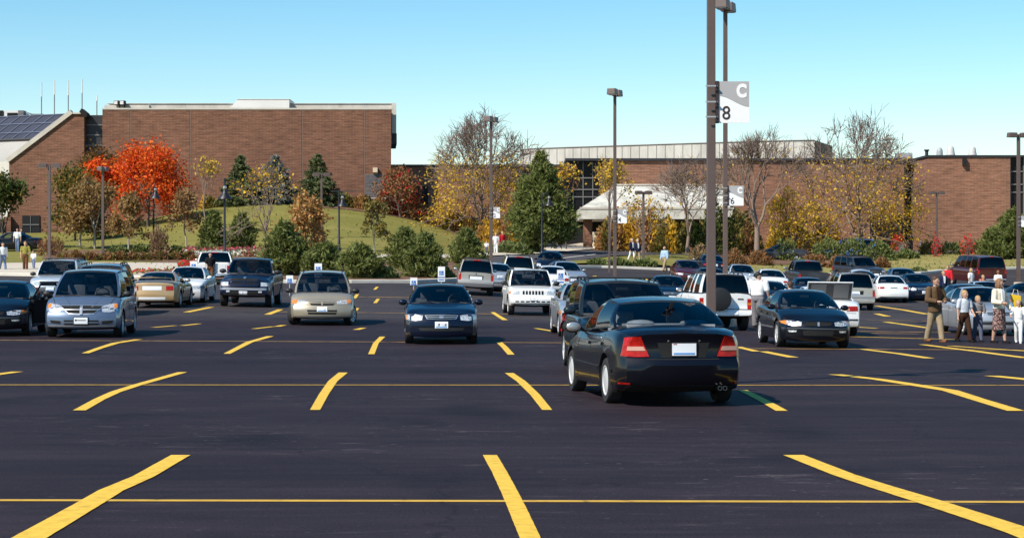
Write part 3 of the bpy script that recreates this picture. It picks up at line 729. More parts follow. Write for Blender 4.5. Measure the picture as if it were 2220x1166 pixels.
SPEC['blue_minivan'] = minivan(feat=[('headlight', 'f', 'lens', [(.50, .82), (.70, .86), (.84, .88)], [(.53, .66), (.70, .655), (.90, .69)], dict(n=10, m=4)), ('turn_signal', 'f', 'amber', [(.79, .865), (.87, .865)], [(.80, .76), (.895, .76)], dict(off=.012)),
   ('grille_surround', 'f', 'chrome', [(-.58, .835), (0, .845), (.58, .835)], [(-.32, .605), (0, .585), (.32, .605)], dict(mir=False, n=16, m=5, off=.008)),
   ('grille', 'f', 'under', [(-.52, .815), (0, .825), (.52, .815)], [(-.33, .64), (0, .625), (.33, .64)], dict(mir=False, n=16, m=5, off=.016)),
   bar('grille_bar', 'f', 'chrome', -.47, .47, .71, .735, off=.024, n=12), bar('grille_bar', 'f', 'chrome', -.035, .035, .60, .835, off=.03, n=2, m=6),
   ('air_intake', 'f', 'under', [(-.44, .455), (.44, .455)], [(-.42, .33), (.42, .33)], dict(mir=False)), bar('intake_bar', 'f', 'paint', -.43, .43, .375, .41, off=.016),
   ('fog_lamp_pocket', 'f', 'under', [(.52, .43), (.80, .45)], [(.52, .355), (.76, .375)], {}), bar('bumper_lip', 'f', 'chrome', -.84, .84, .285, .318, off=.01, n=16),
   ('hood_seam', 't', 'under', [(1.72, .80), (2.25, .66)], [(1.72, .785), (2.25, .645)], dict(n=8, m=1, off=.003, skirt=.004)), ('hood_crease', 't', 'under', [(1.75, .48), (2.3, .25)], [(1.75, .475), (2.3, .245)], dict(n=8, m=1, off=.002, skirt=.004)),
   ('license_plate', 'f', 'plate', [(-.17, .52), (.17, .52)], [(-.17, .36), (.17, .36)], dict(mir=False, off=.035, n=3)), ('plate_frame', 'f', 'under', [(-.185, .535), (.185, .535)], [(-.185, .345), (.185, .345)], dict(mir=False, off=.028, n=3)),
   ('plate_script', 'f', 'under', [(-.10, .462), (.13, .462)], [(-.10, .446), (.13, .446)], dict(mir=False, off=.04, n=3, m=1, skirt=.002)), ('plate_script', 'f', 'under', [(-.145, .475), (-.105, .475)], [(-.145, .435), (-.105, .435)], dict(mir=False, off=.04, n=1, m=1, skirt=.002))] + f_van_rear())
SPEC['gold_minivan'] = minivan(wstyle='spoke', nsp=7, steer=-22, feat=[('headlight', 'f', 'lens', [(.44, .80), (.74, .83)], [(.46, .70), (.76, .70)], {}), ('turn_signal', 'f', 'amber', [(.74, .83), (.92, .82)], [(.76, .70), (.93, .71)], {}),
   ('grille', 'f', 'under', [(-.42, .795), (0, .81), (.42, .795)], [(-.34, .66), (0, .65), (.34, .66)], dict(mir=False, n=12)), bar('grille_bar', 'f', 'paint', -.39, .39, .715, .74, off=.016), bar('grille_bar', 'f', 'paint', -.025, .025, .655, .805, off=.018, n=2, m=4),
   ('air_intake', 'f', 'under', [(-.46, .51), (.46, .51)], [(-.42, .37), (.42, .37)], dict(mir=False)), bar('intake_bar', 'f', 'paint', -.44, .44, .43, .45, off=.014), bar('bumper_lip', 'f', 'grey', -.84, .84, .29, .315, off=.008, n=16)] + plate('f', 0, .535) + f_van_rear(),
   extra=[ex_rack(.3, -1.9, .62, 1.77)])
SPEC['minivan'] = minivan(feat=SPEC['gold_minivan']['feat'], extra=[ex_rack(.3, -1.9, 0.62, 1.77)])
# sport utilities
def suv(**k):
    S = minivan(name='sport_utility_vehicle', L=4.6, W=1.80, r=.365, tw=.23, axles=(1.40, -1.35), sill=.42,
      w=[(-2.3, .94), (-2.1, .97), (-1.6, 1), (.9, 1), (1.6, .985), (2.1, .94), (2.3, .88)],
      zb=[(-2.3, .45), (-1.9, .36), (1.9, .34), (2.3, .40)],
      zt=[(-2.3, 1.12), (-1, 1.12), (.6, 1.12), (1.05, 1.12), (1.6, 1.07), (2.1, 1.01), (2.3, .95)],
      zs=[(-2.3, 1.06), (-1, 1.06), (.6, 1.05), (1.05, 1.05), (1.6, 1.0), (2.1, .93), (2.3, .87)],
      fdx=[(.2, -.08), (.4, -.02), (.45, .03), (.66, .03), (.69, -.06), (.9, -.09), (1.05, -.16)],
      rdx=[(.3, .06), (.42, -.03), (.62, -.03), (.66, .06), (1.2, .08)], bf=.12, br=.05, cab=(-2.2, 1.05),
      gh=dict(xwf=1.02, bf=.16, xrf=.40, bfr=.07, xrr=-2.05, brr=.04, xrb=-2.2, br=.05, zf=1.10, zr=1.11, yb=.83, yr=.69, cr=.03, h=[(0, 1.66), (.3, 1.69), (1, 1.675)],
        cols=[(0, 0), (.05, .04), (.32, .32), (.35, .35), (.62, .62), (.65, .65), (.93, .95), (1, 1)], wins=[(1, 2), (3, 4), (5, 6)], bulge=.025, tap=.02, tapb=.02),
      seams=[(.75, 1.05, 0), (-.18, 1.05, 0), (-1.05, 1.05, 0)], handles=[(-.05, .93), (-.95, .93)], mirror=(.68, 1.18), seatx=-.15, rseatx=-1.0, steer=0)
    S.update(k); return S
def f_suv_front():
    return [('headlight', 'f', 'lens', [(.46, .90), (.80, .90)], [(.46, .75), (.81, .75)], {}), ('turn_signal', 'f', 'amber', [(.80, .90), (.88, .89)], [(.81, .75), (.88, .76)], {}),
      ('grille', 'f', 'under', [(-.42, .90), (.42, .90)], [(-.42, .73), (.42, .73)], dict(mir=False)), bar('grille_bar', 'f', 'chrome', -.41, .41, .80, .83), ('air_intake', 'f', 'under', [(-.5, .52), (.5, .52)], [(-.5, .44), (.5, .44)], dict(mir=False))] + plate('f', 0, .6)
def f_suv_rear():
    return [('tail_light', 'r', 'red', [(.72, 1.05), (.87, 1.04)], [(.72, .74), (.87, .74)], dict(m=5)), ('plate_recess', 'r', 'under', [(-.36, .97), (.36, .97)], [(-.34, .78), (.34, .78)], dict(mir=False)), ('license_plate', 'r', 'plate', [(-.3, .93), (.3, .93)], [(-.3, .77), (.3, .77)], dict(mir=False, off=.015)),
      ('emblem', 'r', 'under', [(-.03, 1.06), (.03, 1.06)], [(-.03, 1.01), (.03, 1.01)], dict(mir=False, off=.008, n=2, m=1)), ('liftgate_seam', 'r', 'under', [(-.8, .665), (.8, .665)], [(-.8, .653), (.8, .653)], dict(mir=False, n=12, m=1, off=.003))]
SPEC['suv'] = suv(feat=f_suv_front() + f_suv_rear(), clad=.66, privacy=3, extra=[ex_rack(.1, -1.9, .58, 1.75, cross=(-.6, -1.6)), ex_box('brake_lamp', M_RED, -2.12, -2.05, -.17, .17, 1.67, 1.72)])
SPEC['jeep'] = suv(L=4.5, feat=[('headlight', 'f', 'lens', [(.50, .90), (.80, .90)], [(.50, .77), (.80, .77)], {}), ('turn_signal', 'f', 'amber', [(.81, .89), (.87, .88)], [(.81, .78), (.87, .78)], {})] +
   [bar('grille_slot', 'f', 'amber' if False else 'under', -.36 + i * .115 - .036, -.36 + i * .115 + .036 - .0, .765, .905, off=.006, n=2, m=3) for i in range(7)] +
   [bar('intake_slot', 'f', 'under', -.66 + i * .19, -.66 + i * .19 + .13, .49, .535, off=.006, n=2) for i in range(8)] + plate('f', -.02, .625, .30, .13, False) +
   [bar('bumper_lip', 'f', 'grey', -.8, .8, .43, .455, n=14)] + f_suv_rear(), zb=[(-2.25, .45), (-1.9, .36), (1.9, .34), (2.25, .41)],
   w=[(-2.25, .94), (-2.1, .97), (-1.6, 1), (.9, 1), (1.6, .985), (2.1, .94), (2.25, .89)], zt=[(-2.25, 1.08), (-1, 1.09), (.6, 1.08), (1.05, 1.08), (1.6, 1.03), (2.1, .98), (2.25, .94)],
   zs=[(-2.25, 1.03), (-1, 1.03), (.6, 1.02), (1.05, 1.02), (1.6, .97), (2.1, .91), (2.25, .87)], gh=dict(suv()['gh'], zf=1.06, zr=1.07, h=[(0, 1.62), (.3, 1.655), (1, 1.64)], xrb=-2.15, xrr=-2.0), privacy=3, extra=[ex_rack(.1, -1.8, .58, 1.71)], nsp=5)
_s = suv(L=4.05, W=1.72, axles=(1.2, -1.2), zb=[(-2.03, .48), (-1.7, .38), (1.7, .36), (2.03, .42)],
   w=[(-2.03, .95), (-1.8, .98), (-1.3, 1), (.7, 1), (1.4, .985), (1.85, .94), (2.03, .88)],
   zt=[(-2.03, 1.14), (-1, 1.14), (.4, 1.14), (.85, 1.13), (1.4, 1.08), (1.85, 1.02), (2.03, .95)], zs=[(-2.03, 1.08), (-1, 1.08), (.4, 1.07), (.85, 1.06), (1.4, 1.0), (1.85, .93), (2.03, .87)], cab=(-1.95, .85))
_s['gh'] = dict(suv()['gh'], xwf=.85, xrf=.25, xrr=-1.80, xrb=-1.95, zf=1.12, zr=1.13, yb=.80, yr=.66, h=[(0, 1.66), (.3, 1.70), (1, 1.68)], cols=[(0, 0), (.06, .05), (.40, .42), (.44, .46), (.60, .62), (.68, .70), (.93, .95), (1, 1)])
_s['feat'] = [('tail_light', 'r', 'red', [(.68, .98), (.84, .97)], [(.68, .66), (.84, .66)], dict(m=5)), ('turn_signal', 'r', 'amber', [(.70, .85), (.83, .85)], [(.70, .79), (.83, .79)], dict(off=.012)), ('license_plate', 'r', 'plate', [(-.38, .62), (-.04, .62)], [(-.38, .49), (-.04, .49)], dict(mir=False, off=.015)),
   ('tailgate_handle', 'r', 'under', [(-.56, .98), (-.38, .98)], [(-.56, .94), (-.38, .94)], dict(mir=False)), ('headlight', 'f', 'lens', [(.46, .88), (.80, .88)], [(.46, .75), (.81, .75)], {}), bar('bumper_strip', 'r', 'under', -.8, .8, .645, .665, n=14)]
_s['extra'] = [ex_rack(.0, -1.7, .56, 1.76), ex_spare(.22, .95, .355)]; _s['mirror'] = (.5, 1.2); _s['seams'] = [(.6, 1.05, 0), (-.45, 1.05, 0)]; _s['handles'] = [(-.3, .95)]; _s['seatx'] = -.2; _s['rseatx'] = -.95; _s['privacy'] = 5; _s['mirror_m'] = M_BLK
SPEC['spare_suv'] = _s
# dark wagon nose to nose with the foreground sedan
SPEC['wagon'] = minivan(L=4.75, W=1.84, r=.335, name='minivan', w=[(-2.375, .93), (-2.2, .965), (-1.6, .99), (-.5, 1), (.9, 1), (1.7, .985), (2.15, .94), (2.375, .86)],
   zb=[(-2.375, .36), (-1.9, .26), (1.9, .25), (2.375, .30)], zt=[(-2.375, 1.04), (.8, 1.04), (1.3, 1.03), (1.7, .98), (2.15, .90), (2.375, .82)], zs=[(-2.375, .98), (.8, .97), (1.3, .95), (1.7, .9), (2.15, .82), (2.375, .75)], cab=(-2.3, 1.35),
   gh=dict(minivan()['gh'], xwf=1.38, xrf=.55, zf=1.02, zr=1.03, yb=.83, yr=.69, xrb=-2.3, h=[(0, 1.58), (.3, 1.62), (.8, 1.62), (1, 1.59)]), feat=f_camry()[:1] + f_van_rear(), mirror=(.92, 1.12), mirror_m=None,
   seatx=.15, extra=[ex_rack(.35, -1.9, .60, 1.68, cross=(.25, -.7, -1.7))])
# pickup trucks
def pickup(**k):
    S = suv(name='pickup_truck', L=5.7, W=2.02, r=.385, tw=.25, axles=(1.85, -1.65), sill=.45, arch=.07,
      w=[(-2.85, .95), (-2.6, .97), (-1.0, .975), (1.0, .98), (1.6, 1.0), (2.2, .99), (2.6, .95), (2.85, .9)],
      zb=[(-2.85, .52), (-2.3, .42), (2.3, .40), (2.85, .46)],
      zt=[(-2.85, 1.24), (-1.2, 1.24), (.6, 1.25), (1.2, 1.25), (2.0, 1.22), (2.5, 1.19), (2.85, 1.12)],
      zs=[(-2.85, 1.20), (-1.2, 1.20), (.6, 1.19), (1.2, 1.17), (1.6, 1.06), (2.3, 1.0), (2.85, .96)],
      fdx=[(.3, -.1), (.48, 0), (.52, .06), (.74, .06), (.78, -.06), (1.0, -.1), (1.22, -.2)],
      rdx=[(.4, .05), (.5, -.06), (.66, -.06), (.7, .06), (1.24, .06)], bf=.14, br=.03, cab=(-.55, 1.2), cuts=[(-2.72, -.98, -.78, .78, .8, 1.6, 0)],
      gh=dict(xwf=1.16, bf=.16, xrf=.58, bfr=.08, xrr=-.60, brr=.02, xrb=-.75, br=.02, zf=1.235, zr=1.245, yb=.91, yr=.74, cr=.04, h=[(0, 1.80), (.4, 1.84), (1, 1.80)],
        cols=[(0, 0), (.07, .05), (.58, .60), (.63, .65), (.9, .92), (1, 1)], wins=[(1, 2), (3, 4)], bulge=.03, tap=.02, tapb=.02),
      seams=[(.9, 1.18, 0), (-.28, 1.18, 0)], handles=[(-.1, 1.05)], mirror=(.85, 1.36), msize=1.3, seatx=0.1, rseatx=-.3, privacy=9, extra=[], seat_top=1.66)
    S.update(k); return S
def f_pick_rear():
    return [('tail_light', 'r', 'red', [(.82, 1.12), (.95, 1.12)], [(.82, .78), (.95, .78)], dict(m=5)), ('tailgate', 'r', 'paint', [(-.74, 1.2), (.74, 1.2)], [(-.74, .74), (.74, .74)], dict(mir=False, off=.012)), ('bumper', 'r', 'chrome', [(-.92, .68), (.92, .68)], [(-.9, .5), (.9, .5)], dict(mir=False, off=.03, n=14))] + plate('r', 0, .6)
SPEC['ram'] = pickup(feat=[('headlight', 'f', 'lens', [(.62, .97), (.86, .96)], [(.62, .82), (.86, .82)], dict(off=.012)), ('turn_signal', 'f', 'clear', [(.86, .96), (.93, .95)], [(.86, .83), (.93, .84)], {}),
   ('grille_surround', 'f', 'paint', [(-.56, 1.16), (0, 1.17), (.56, 1.16)], [(-.54, .80), (.54, .80)], dict(mir=False, off=.05, skirt=.12, n=12)), ('grille', 'f', 'under', [(-.50, 1.11), (.50, 1.11)], [(-.48, .86), (.48, .86)], dict(mir=False, off=.056, n=10)),
   bar('grille_bar', 'f', 'paint', -.49, .49, .965, 1.01, off=.066), bar('grille_bar', 'f', 'paint', -.035, .035, .85, 1.13, off=.068, n=2, m=4), bar('emblem', 'f', 'chrome', -.045, .045, 1.10, 1.165, off=.075, n=2),
   bar('bumper', 'f', 'chrome', -.95, .95, .67, .755, off=.03, n=16, skirt=.08), ('air_intake', 'f', 'under', [(-.55, .63), (.55, .63)], [(-.52, .53), (.52, .53)], dict(mir=False)), ('fog_lamp', 'f', 'lens', [(.55, .65), (.68, .65)], [(.55, .57), (.68, .57)], dict(off=.012)),
   bar('bumper_lip', 'f', 'chrome', -.8, .8, .475, .50, n=14)] + plate('f', -.03, .55, .32, .16, False) + f_pick_rear(), nsp=5)
SPEC['pickup'] = pickup(feat=[('headlight', 'f', 'lens', [(.62, .97), (.86, .96)], [(.62, .82), (.86, .82)], dict(off=.012)), ('grille', 'f', 'under', [(-.50, 1.05), (.50, 1.05)], [(-.48, .84), (.48, .84)], dict(mir=False)), bar('bumper', 'f', 'chrome', -.95, .95, .6, .755, off=.03, n=16)] + f_pick_rear(),
   extra=[ex_box('brake_lamp', M_RED, -.68, -.60, -.16, .16, 1.80, 1.84)])
# full-size van
SPEC['van'] = minivan(name='passenger_van', L=5.5, W=2.02, r=.37, tw=.23, axles=(1.75, -1.55), sill=.4,
   w=[(-2.75, .96), (-2.5, .985), (-.5, 1), (.9, 1), (2.0, .985), (2.5, .95), (2.75, .88)], zb=[(-2.75, .48), (-2.3, .36), (2.3, .36), (2.75, .42)],
   zt=[(-2.75, 1.25), (1.6, 1.25), (1.9, 1.24), (2.3, 1.14), (2.75, 1.0)], zs=[(-2.75, 1.19), (1.6, 1.18), (1.9, 1.15), (2.3, 1.04), (2.75, .9)], cab=(-2.68, 1.85), br=.03,
   gh=dict(xwf=1.9, bf=.22, xrf=1.1, bfr=.1, xrr=-2.5, brr=.04, xrb=-2.68, br=.04, zf=1.22, zr=1.24, yb=.93, yr=.78, cr=.05, h=[(0, 1.93), (.3, 1.97), (.85, 1.97), (1, 1.93)],
     cols=[(0, 0), (.05, .04), (.24, .22), (.28, .255), (.46, .45), (.50, .49), (.68, .68), (.72, .72), (.93, .95), (1, 1)], wins=[(1, 2), (3, 4), (5, 6), (7, 8)], bulge=.03, tap=.02, tapb=.02),
   feat=[('tail_light', 'r', 'red', [(.84, 1.3), (.96, 1.28)], [(.84, .9), (.96, .9)], dict(m=5)), ('door_gap', 'r', 'under', [(-.012, 1.22), (.012, 1.22)], [(-.012, .6), (.012, .6)], dict(mir=False, n=1, m=6)), ('bumper', 'r', 'chrome', [(-.92, .58), (.92, .58)], [(-.9, .44), (.9, .44)], dict(mir=False, off=.03)),
     ('side_stripe', 's', 'grey', [(-2.3, 1.08), (1.5, 1.08)], [(-2.3, 1.02), (1.5, 1.02)], dict(n=16, m=1)), ('headlight', 'f', 'lens', [(.5, .9), (.86, .9)], [(.5, .75), (.86, .75)], {})], seams=[(1.5, 1.18, 0), (.45, 1.18, 0), (-.6, 1.18, 0)], handles=[(.6, 1.0)], mirror=(1.4, 1.36), seatx=.75, rseatx=-.5, seat_top=1.7, extra=[ex_box('brake_lamp', M_RED, -2.6, -2.5, -.1, .1, 1.94, 2.0)])
# rounded hatchback
_s = sedan(name='hatchback', L=4.1, W=1.72, r=.32, axles=(1.25, -1.25), zt=[(-2.05, .84), (-1.8, .95), (-1.2, 1.02), (0, .96), (.85, .97), (1.4, .93), (1.8, .80), (2.05, .66)], zs=[(-2.05, .78), (-1.2, .9), (0, .88), (.85, .88), (1.4, .8), (1.8, .7), (2.05, .6)],
   w=[(-2.05, .8), (-1.8, .9), (-1.4, .98), (-.8, 1), (.8, .98), (1.4, 1.0), (1.8, .92), (2.05, .8)], zb=[(-2.05, .32), (-1.7, .22), (1.7, .2), (2.05, .28)], bf=.3, br=.3, cab=(-1.3, .9))
_s['gh'] = dict(xwf=.92, bf=.25, xrf=.3, bfr=.15, xrr=-.7, brr=.2, xrb=-1.5, br=.35, zf=.95, zr=1.0, yb=.77, yr=.55, cr=.09, h=[(0, 1.36), (.4, 1.42), (1, 1.34)], cols=[(0, 0), (.07, .05), (.6, .62), (.65, .68), (.84, .92), (1, 1)], wins=[(1, 2), (3, 4)], bulge=.12)
_s['feat'] = [('headlight', 'f', 'lens', [(.5, .74), (.76, .76)], [(.5, .58), (.77, .58)], {}), ('tail_light', 'r', 'red', [(.5, .80), (.66, .80)], [(.5, .66), (.66, .66)], {})] + plate('r', 0, .72) + plate('f', 0, .42)
_s['seams'] = [(.6, .88, 0), (-.5, .9, 0)]; _s['handles'] = [(-.35, .82)]; _s['mirror'] = (.6, 1.0); _s['seatx'] = -.1; _s['rseatx'] = -.85
SPEC['hatchback'] = _s

PROTO = {}
M_PROTO = pm('paint_base', (.3, .3, .3), rough=.35, coat=1.0)
PAINT = {'black': ((.004, .0045, .008), 0, .3), 'navy': ((.005, .009, .024), .2, .32), 'steel_blue': ((.115, .155, .23), .35, .34), 'gold': ((.36, .31, .225), .35, .36), 'tan_gold': ((.50, .33, .16), .3, .36), 'white': ((.80, .80, .78), 0, .4),
  'silver': ((.45, .46, .48), .5, .35), 'champagne': ((.46, .43, .38), .4, .36), 'maroon': ((.07, .012, .014), .2, .34), 'dark_blue': ((.009, .017, .042), .25, .34), 'royal': ((.008, .013, .036), .2, .34), 'graphite': ((.05, .052, .062), .4, .35),
  'ice': ((.52, .58, .62), .3, .36), 'grey': ((.22, .23, .25), .45, .35), 'slate': ((.10, .13, .18), .4, .35), 'bright_blue': ((.06, .2, .55), .2, .35), 'dark_green': ((.012, .02, .026), .25, .32)}
def place_car(kind, colour, X, Y, head, label, cat, group=None, sz=1.0):
    """head = degrees the nose is turned from straight away (0) towards the left; 180 faces the camera"""
    if kind not in PROTO: PROTO[kind] = make_car(SPEC[kind], M_PROTO)
    o = copy_tree(PROTO[kind], None, {M_PROTO: paint(colour, *PAINT[colour])})
    a = R(90 + head); fx, fy = math.cos(a), math.sin(a)
    wb = SPEC[kind]['axles']; p = [gz(X + fx * d, Y + fy * d) for d in wb]
    q = [gz(X - fy * s * .8, Y + fx * s * .8) for s in (1, -1)]
    pitch = math.atan2(p[0] - p[1], wb[0] - wb[1]); roll = math.atan2(q[0] - q[1], 1.6)
    o.location = (X, Y, (p[0] + p[1]) / 2 - (wb[0] + wb[1]) / 2 * math.tan(pitch)); o.rotation_euler = (roll, -pitch, a)
    o.scale = (1, 1, sz); tag(o, label, cat, group)
    return o
# ------------------------------------------------------------------ ground sheets
def drape(name, polys, mat, off, step=1.5, kind='structure', label=None, cat=None, uneven=0.0):
    """polygons in plan (X, Y), cut into cells and laid on the terrain, off metres above it"""
    bm = bmesh.new()
    for poly in polys:
        sub = bmesh.new(); vs = [sub.verts.new((x, y, 0)) for x, y in poly]
        try: sub.faces.new(vs)
        except ValueError: sub.free(); continue
        bmesh.ops.triangulate(sub, faces=sub.faces[:])
        xs = [p[0] for p in poly]; ys = [p[1] for p in poly]
        for lo, hi, no in ((min(xs), max(xs), (1, 0, 0)), (min(ys), max(ys), (0, 1, 0))):
            k = lo + step
            while k < hi:
                bmesh.ops.bisect_plane(sub, geom=sub.verts[:] + sub.edges[:] + sub.faces[:], plane_co=(no[0] * k, no[1] * k, 0), plane_no=no, dist=1e-4)
                k += step
        me = bpy.data.meshes.new('t'); sub.to_mesh(me); sub.free(); bm.from_mesh(me); bpy.data.meshes.remove(me)
    for v in bm.verts: v.co.z = gz(v.co.x, v.co.y) + off
    for f in bm.faces:
        f.normal_update()
        if f.normal.z < 0: f.normal_flip()
    me = bm2me(bm, name, 60, recalc=False)
    return tag(mobj(name, me, None, mat), label, cat, kind=kind)
def gp(*pts): return [ground_at(x, y) for x, y in pts]
def kerb(name, line, wd=.35, h=.14, mat=None, close=False):
    """a raised concrete edge along a plan polyline, following the ground"""
    P = []
    for (a, b) in zip(line[:-1], line[1:]):
        n = max(1, int(math.hypot(b[0] - a[0], b[1] - a[1]) / 1.5))
        P += [(lerp(a[0], b[0], i / n), lerp(a[1], b[1], i / n)) for i in range(n)]
    P.append(line[-1]); m = MB(); vs = []
    for i, (x, y) in enumerate(P):
        a, b = P[max(i - 1, 0)], P[min(i + 1, len(P) - 1)]; dx, dy = b[0] - a[0], b[1] - a[1]; l = math.hypot(dx, dy) or 1; nx, ny = -dy / l, dx / l
        z = gz(x, y)
        for q, hh in ((-wd / 2, -.1), (-wd / 2, h - .02), (-wd / 2 + .02, h), (wd / 2 - .02, h), (wd / 2, h - .02), (wd / 2, -.1)): vs.append((x + nx * q, y + ny * q, z + hh))
    fs = []
    for i in range(len(P) - 1):
        for j in range(5): fs.append((i*6+j, i*6+j+1, (i+1)*6+j+1, (i+1)*6+j))
    fs += [(0, 1, 2, 3, 4, 5), tuple((len(P)-1)*6 + j for j in (5, 4, 3, 2, 1, 0))]
    m.add(vs, fs); return tag(m.build(name, mat), kind='structure')

def asphalt_mat():
    """fresh dark seal coat on the near rows, older browner asphalt from about 70 m on; streaks along the rows and small pale scuffs"""
    m = bpy.data.materials.new('asphalt'); m.use_nodes = True; n = m.node_tree; b = n.nodes['Principled BSDF']; b.inputs['Roughness'].default_value = .74; b.inputs['Specular IOR Level'].default_value = .12
    tc = n.nodes.new('ShaderNodeTexCoord'); L = n.links
    def noise(sc, detail, rough, stops, scale=1.0):
        mp = n.nodes.new('ShaderNodeMapping'); mp.inputs['Scale'].default_value = sc; L.new(tc.outputs['Object'], mp.inputs['Vector'])
        no = n.nodes.new('ShaderNodeTexNoise'); no.inputs['Scale'].default_value = scale; no.inputs['Detail'].default_value = detail; no.inputs['Roughness'].default_value = rough; L.new(mp.outputs[0], no.inputs['Vector'])
        cr = n.nodes.new('ShaderNodeValToRGB'); els = cr.color_ramp.elements
        while len(els) < len(stops): els.new(.5)
        for e, (p, c) in zip(els, stops): e.position = p; e.color = (*c, 1)
        L.new(no.outputs[0], cr.inputs[0]); return cr.outputs[0]
    def mix(a, c, mode, fac):
        mx = n.nodes.new('ShaderNodeMix'); mx.data_type = 'RGBA'; mx.blend_type = mode
        if isinstance(fac, float): mx.inputs[0].default_value = fac
        else: L.new(fac, mx.inputs[0])
        L.new(a, mx.inputs[6]); L.new(c, mx.inputs[7]); return mx.outputs[2]
    new = noise((.10, .45, 1), 9, .62, [(.28, (.0180, .0120, .0155)), (.5, (.0250, .0168, .0210)), (.72, (.035, .0235, .028))])
    old = noise((.10, .35, 1), 9, .6, [(.28, (.040, .033, .034)), (.72, (.062, .050, .048))])
    sp = n.nodes.new('ShaderNodeSeparateXYZ'); L.new(tc.outputs['Object'], sp.inputs[0]); mr = n.nodes.new('ShaderNodeMapRange'); mr.inputs[1].default_value = 64; mr.inputs[2].default_value = 70; L.new(sp.outputs['Y'], mr.inputs[0])
    c = mix(new, old, 'MIX', mr.outputs[0])
    c = mix(c, noise((.35, 2.2, 1), 8, .7, [(.3, (.66, .66, .69)), (.55, (1, 1, 1)), (.75, (1.45, 1.4, 1.38))], 1.6), 'MULTIPLY', 1.0)
    g = noise((1, 1, 1), 2, .5, [(.3, (.6, .6, .6)), (.7, (1.5, 1.5, 1.5))], 45.0); c = mix(c, g, 'MULTIPLY', 1.0)
    sc1 = noise((.9, 3.5, 1), 6, .75, [(.57, (0, 0, 0)), (.70, (.10, .085, .078))], 1.1); ms = noise((.10, .16, 1), 3, .5, [(.47, (0, 0, 0)), (.58, (1, 1, 1))]); c = mix(c, mix(sc1, ms, 'MULTIPLY', 1.0), 'ADD', 1.0)
    sp2 = noise((1, 1, 1), 1, .4, [(.70, (0, 0, 0)), (.76, (.10, .088, .082))], 9.0); c = mix(c, mix(sp2, ms, 'MULTIPLY', .75), 'ADD', .6)
    oil = noise((.5, .32, 1), 4, .5, [(.30, (.55, .55, .56)), (.42, (1, 1, 1))], 1.0); c = mix(c, oil, 'MULTIPLY', .8)
    vo = n.nodes.new('ShaderNodeTexVoronoi'); vo.feature = 'DISTANCE_TO_EDGE'; vo.inputs['Scale'].default_value = .16; wv = n.nodes.new('ShaderNodeVectorMath'); wn = n.nodes.new('ShaderNodeTexNoise'); wn.inputs['Scale'].default_value = .9; wn.inputs['Detail'].default_value = 5
    L.new(tc.outputs['Object'], wn.inputs['Vector']); wv.operation = 'ADD'; L.new(tc.outputs['Object'], wv.inputs[0]); L.new(wn.outputs['Color'], wv.inputs[1]); L.new(wv.outputs[0], vo.inputs['Vector'])
    ck = n.nodes.new('ShaderNodeValToRGB'); ck.color_ramp.elements[0].position = .0015; ck.color_ramp.elements[0].color = (.45, .45, .45, 1); ck.color_ramp.elements[1].position = .004; ck.color_ramp.elements[1].color = (1, 1, 1, 1); L.new(vo.outputs['Distance'], ck.inputs[0]); c = mix(c, ck.outputs[0], 'MULTIPLY', .7)
    L.new(c, b.inputs['Base Color'])
    no = n.nodes.new('ShaderNodeTexNoise'); no.inputs['Scale'].default_value = 70; L.new(tc.outputs['Object'], no.inputs['Vector']); bp = n.nodes.new('ShaderNodeBump'); bp.inputs['Strength'].default_value = .3; bp.inputs['Distance'].default_value = .01; L.new(no.outputs[0], bp.inputs['Height']); L.new(bp.outputs[0], b.inputs['Normal'])
    return m
M_ASPH = asphalt_mat()
M_DRIVE = ramp_mat('drive_asphalt', [(0.3, (.055, .05, .056)), (0.7, (.075, .068, .072))], nscale=.4, rough=.85)
M_CONC = ramp_mat('concrete', [(0.3, (.50, .43, .33)), (0.7, (.62, .54, .43))], nscale=.5, rough=.85, bump=.1)
M_KERB = ramp_mat('kerb_concrete', [(0.3, (.55, .50, .42)), (0.7, (.70, .65, .56))], nscale=.9, rough=.85)
M_GRASS = ramp_mat('lawn_grass', [(0.28, (.145, .135, .032)), (0.5, (.20, .18, .046)), (0.7, (.265, .222, .068))], scale=(.35, 1.0, 1), nscale=.22, detail=12, rough=.95, bump=.5, bdist=.06, bscale=7, nrough=.72, spec=.1)
M_GRASS_DRY = ramp_mat('dry_grass', [(0.28, (.18, .165, .05)), (0.5, (.26, .225, .075)), (0.7, (.36, .29, .11))], scale=(.35, 1.0, 1), nscale=.25, detail=12, rough=.95, bump=.9, bdist=.1, bscale=6, nrough=.72, spec=.1)
M_MULCH = ramp_mat('bark_mulch', [(0.3, (.09, .045, .026)), (0.5, (.16, .085, .05)), (0.7, (.26, .16, .10))], nscale=1.6, detail=10, rough=.95, bump=.8, bdist=.08, bscale=8)
M_YEL = ramp_mat('yellow_paint', [(0.25, (.12, .07, .02)), (0.31, (.56, .33, .03)), (0.5, (.76, .47, .05)), (0.75, (.82, .53, .06))], nscale=9.0, detail=10, rough=.7, bump=.15, bdist=.005)
M_YDIV = ramp_mat('thin_yellow_paint', [(0.28, (.10, .06, .025)), (0.40, (.52, .30, .04)), (0.7, (.64, .38, .05))], nscale=6.0, detail=8, rough=.75)
M_YOLD = ramp_mat('worn_yellow_paint', [(0.36, (.05, .04, .035)), (0.46, (.36, .20, .05)), (0.7, (.55, .32, .09))], nscale=2.5, detail=10, rough=.8)
M_WHITEL = pm('white_paint', (.7, .68, .62), rough=.7, var=.15, vscale=3)

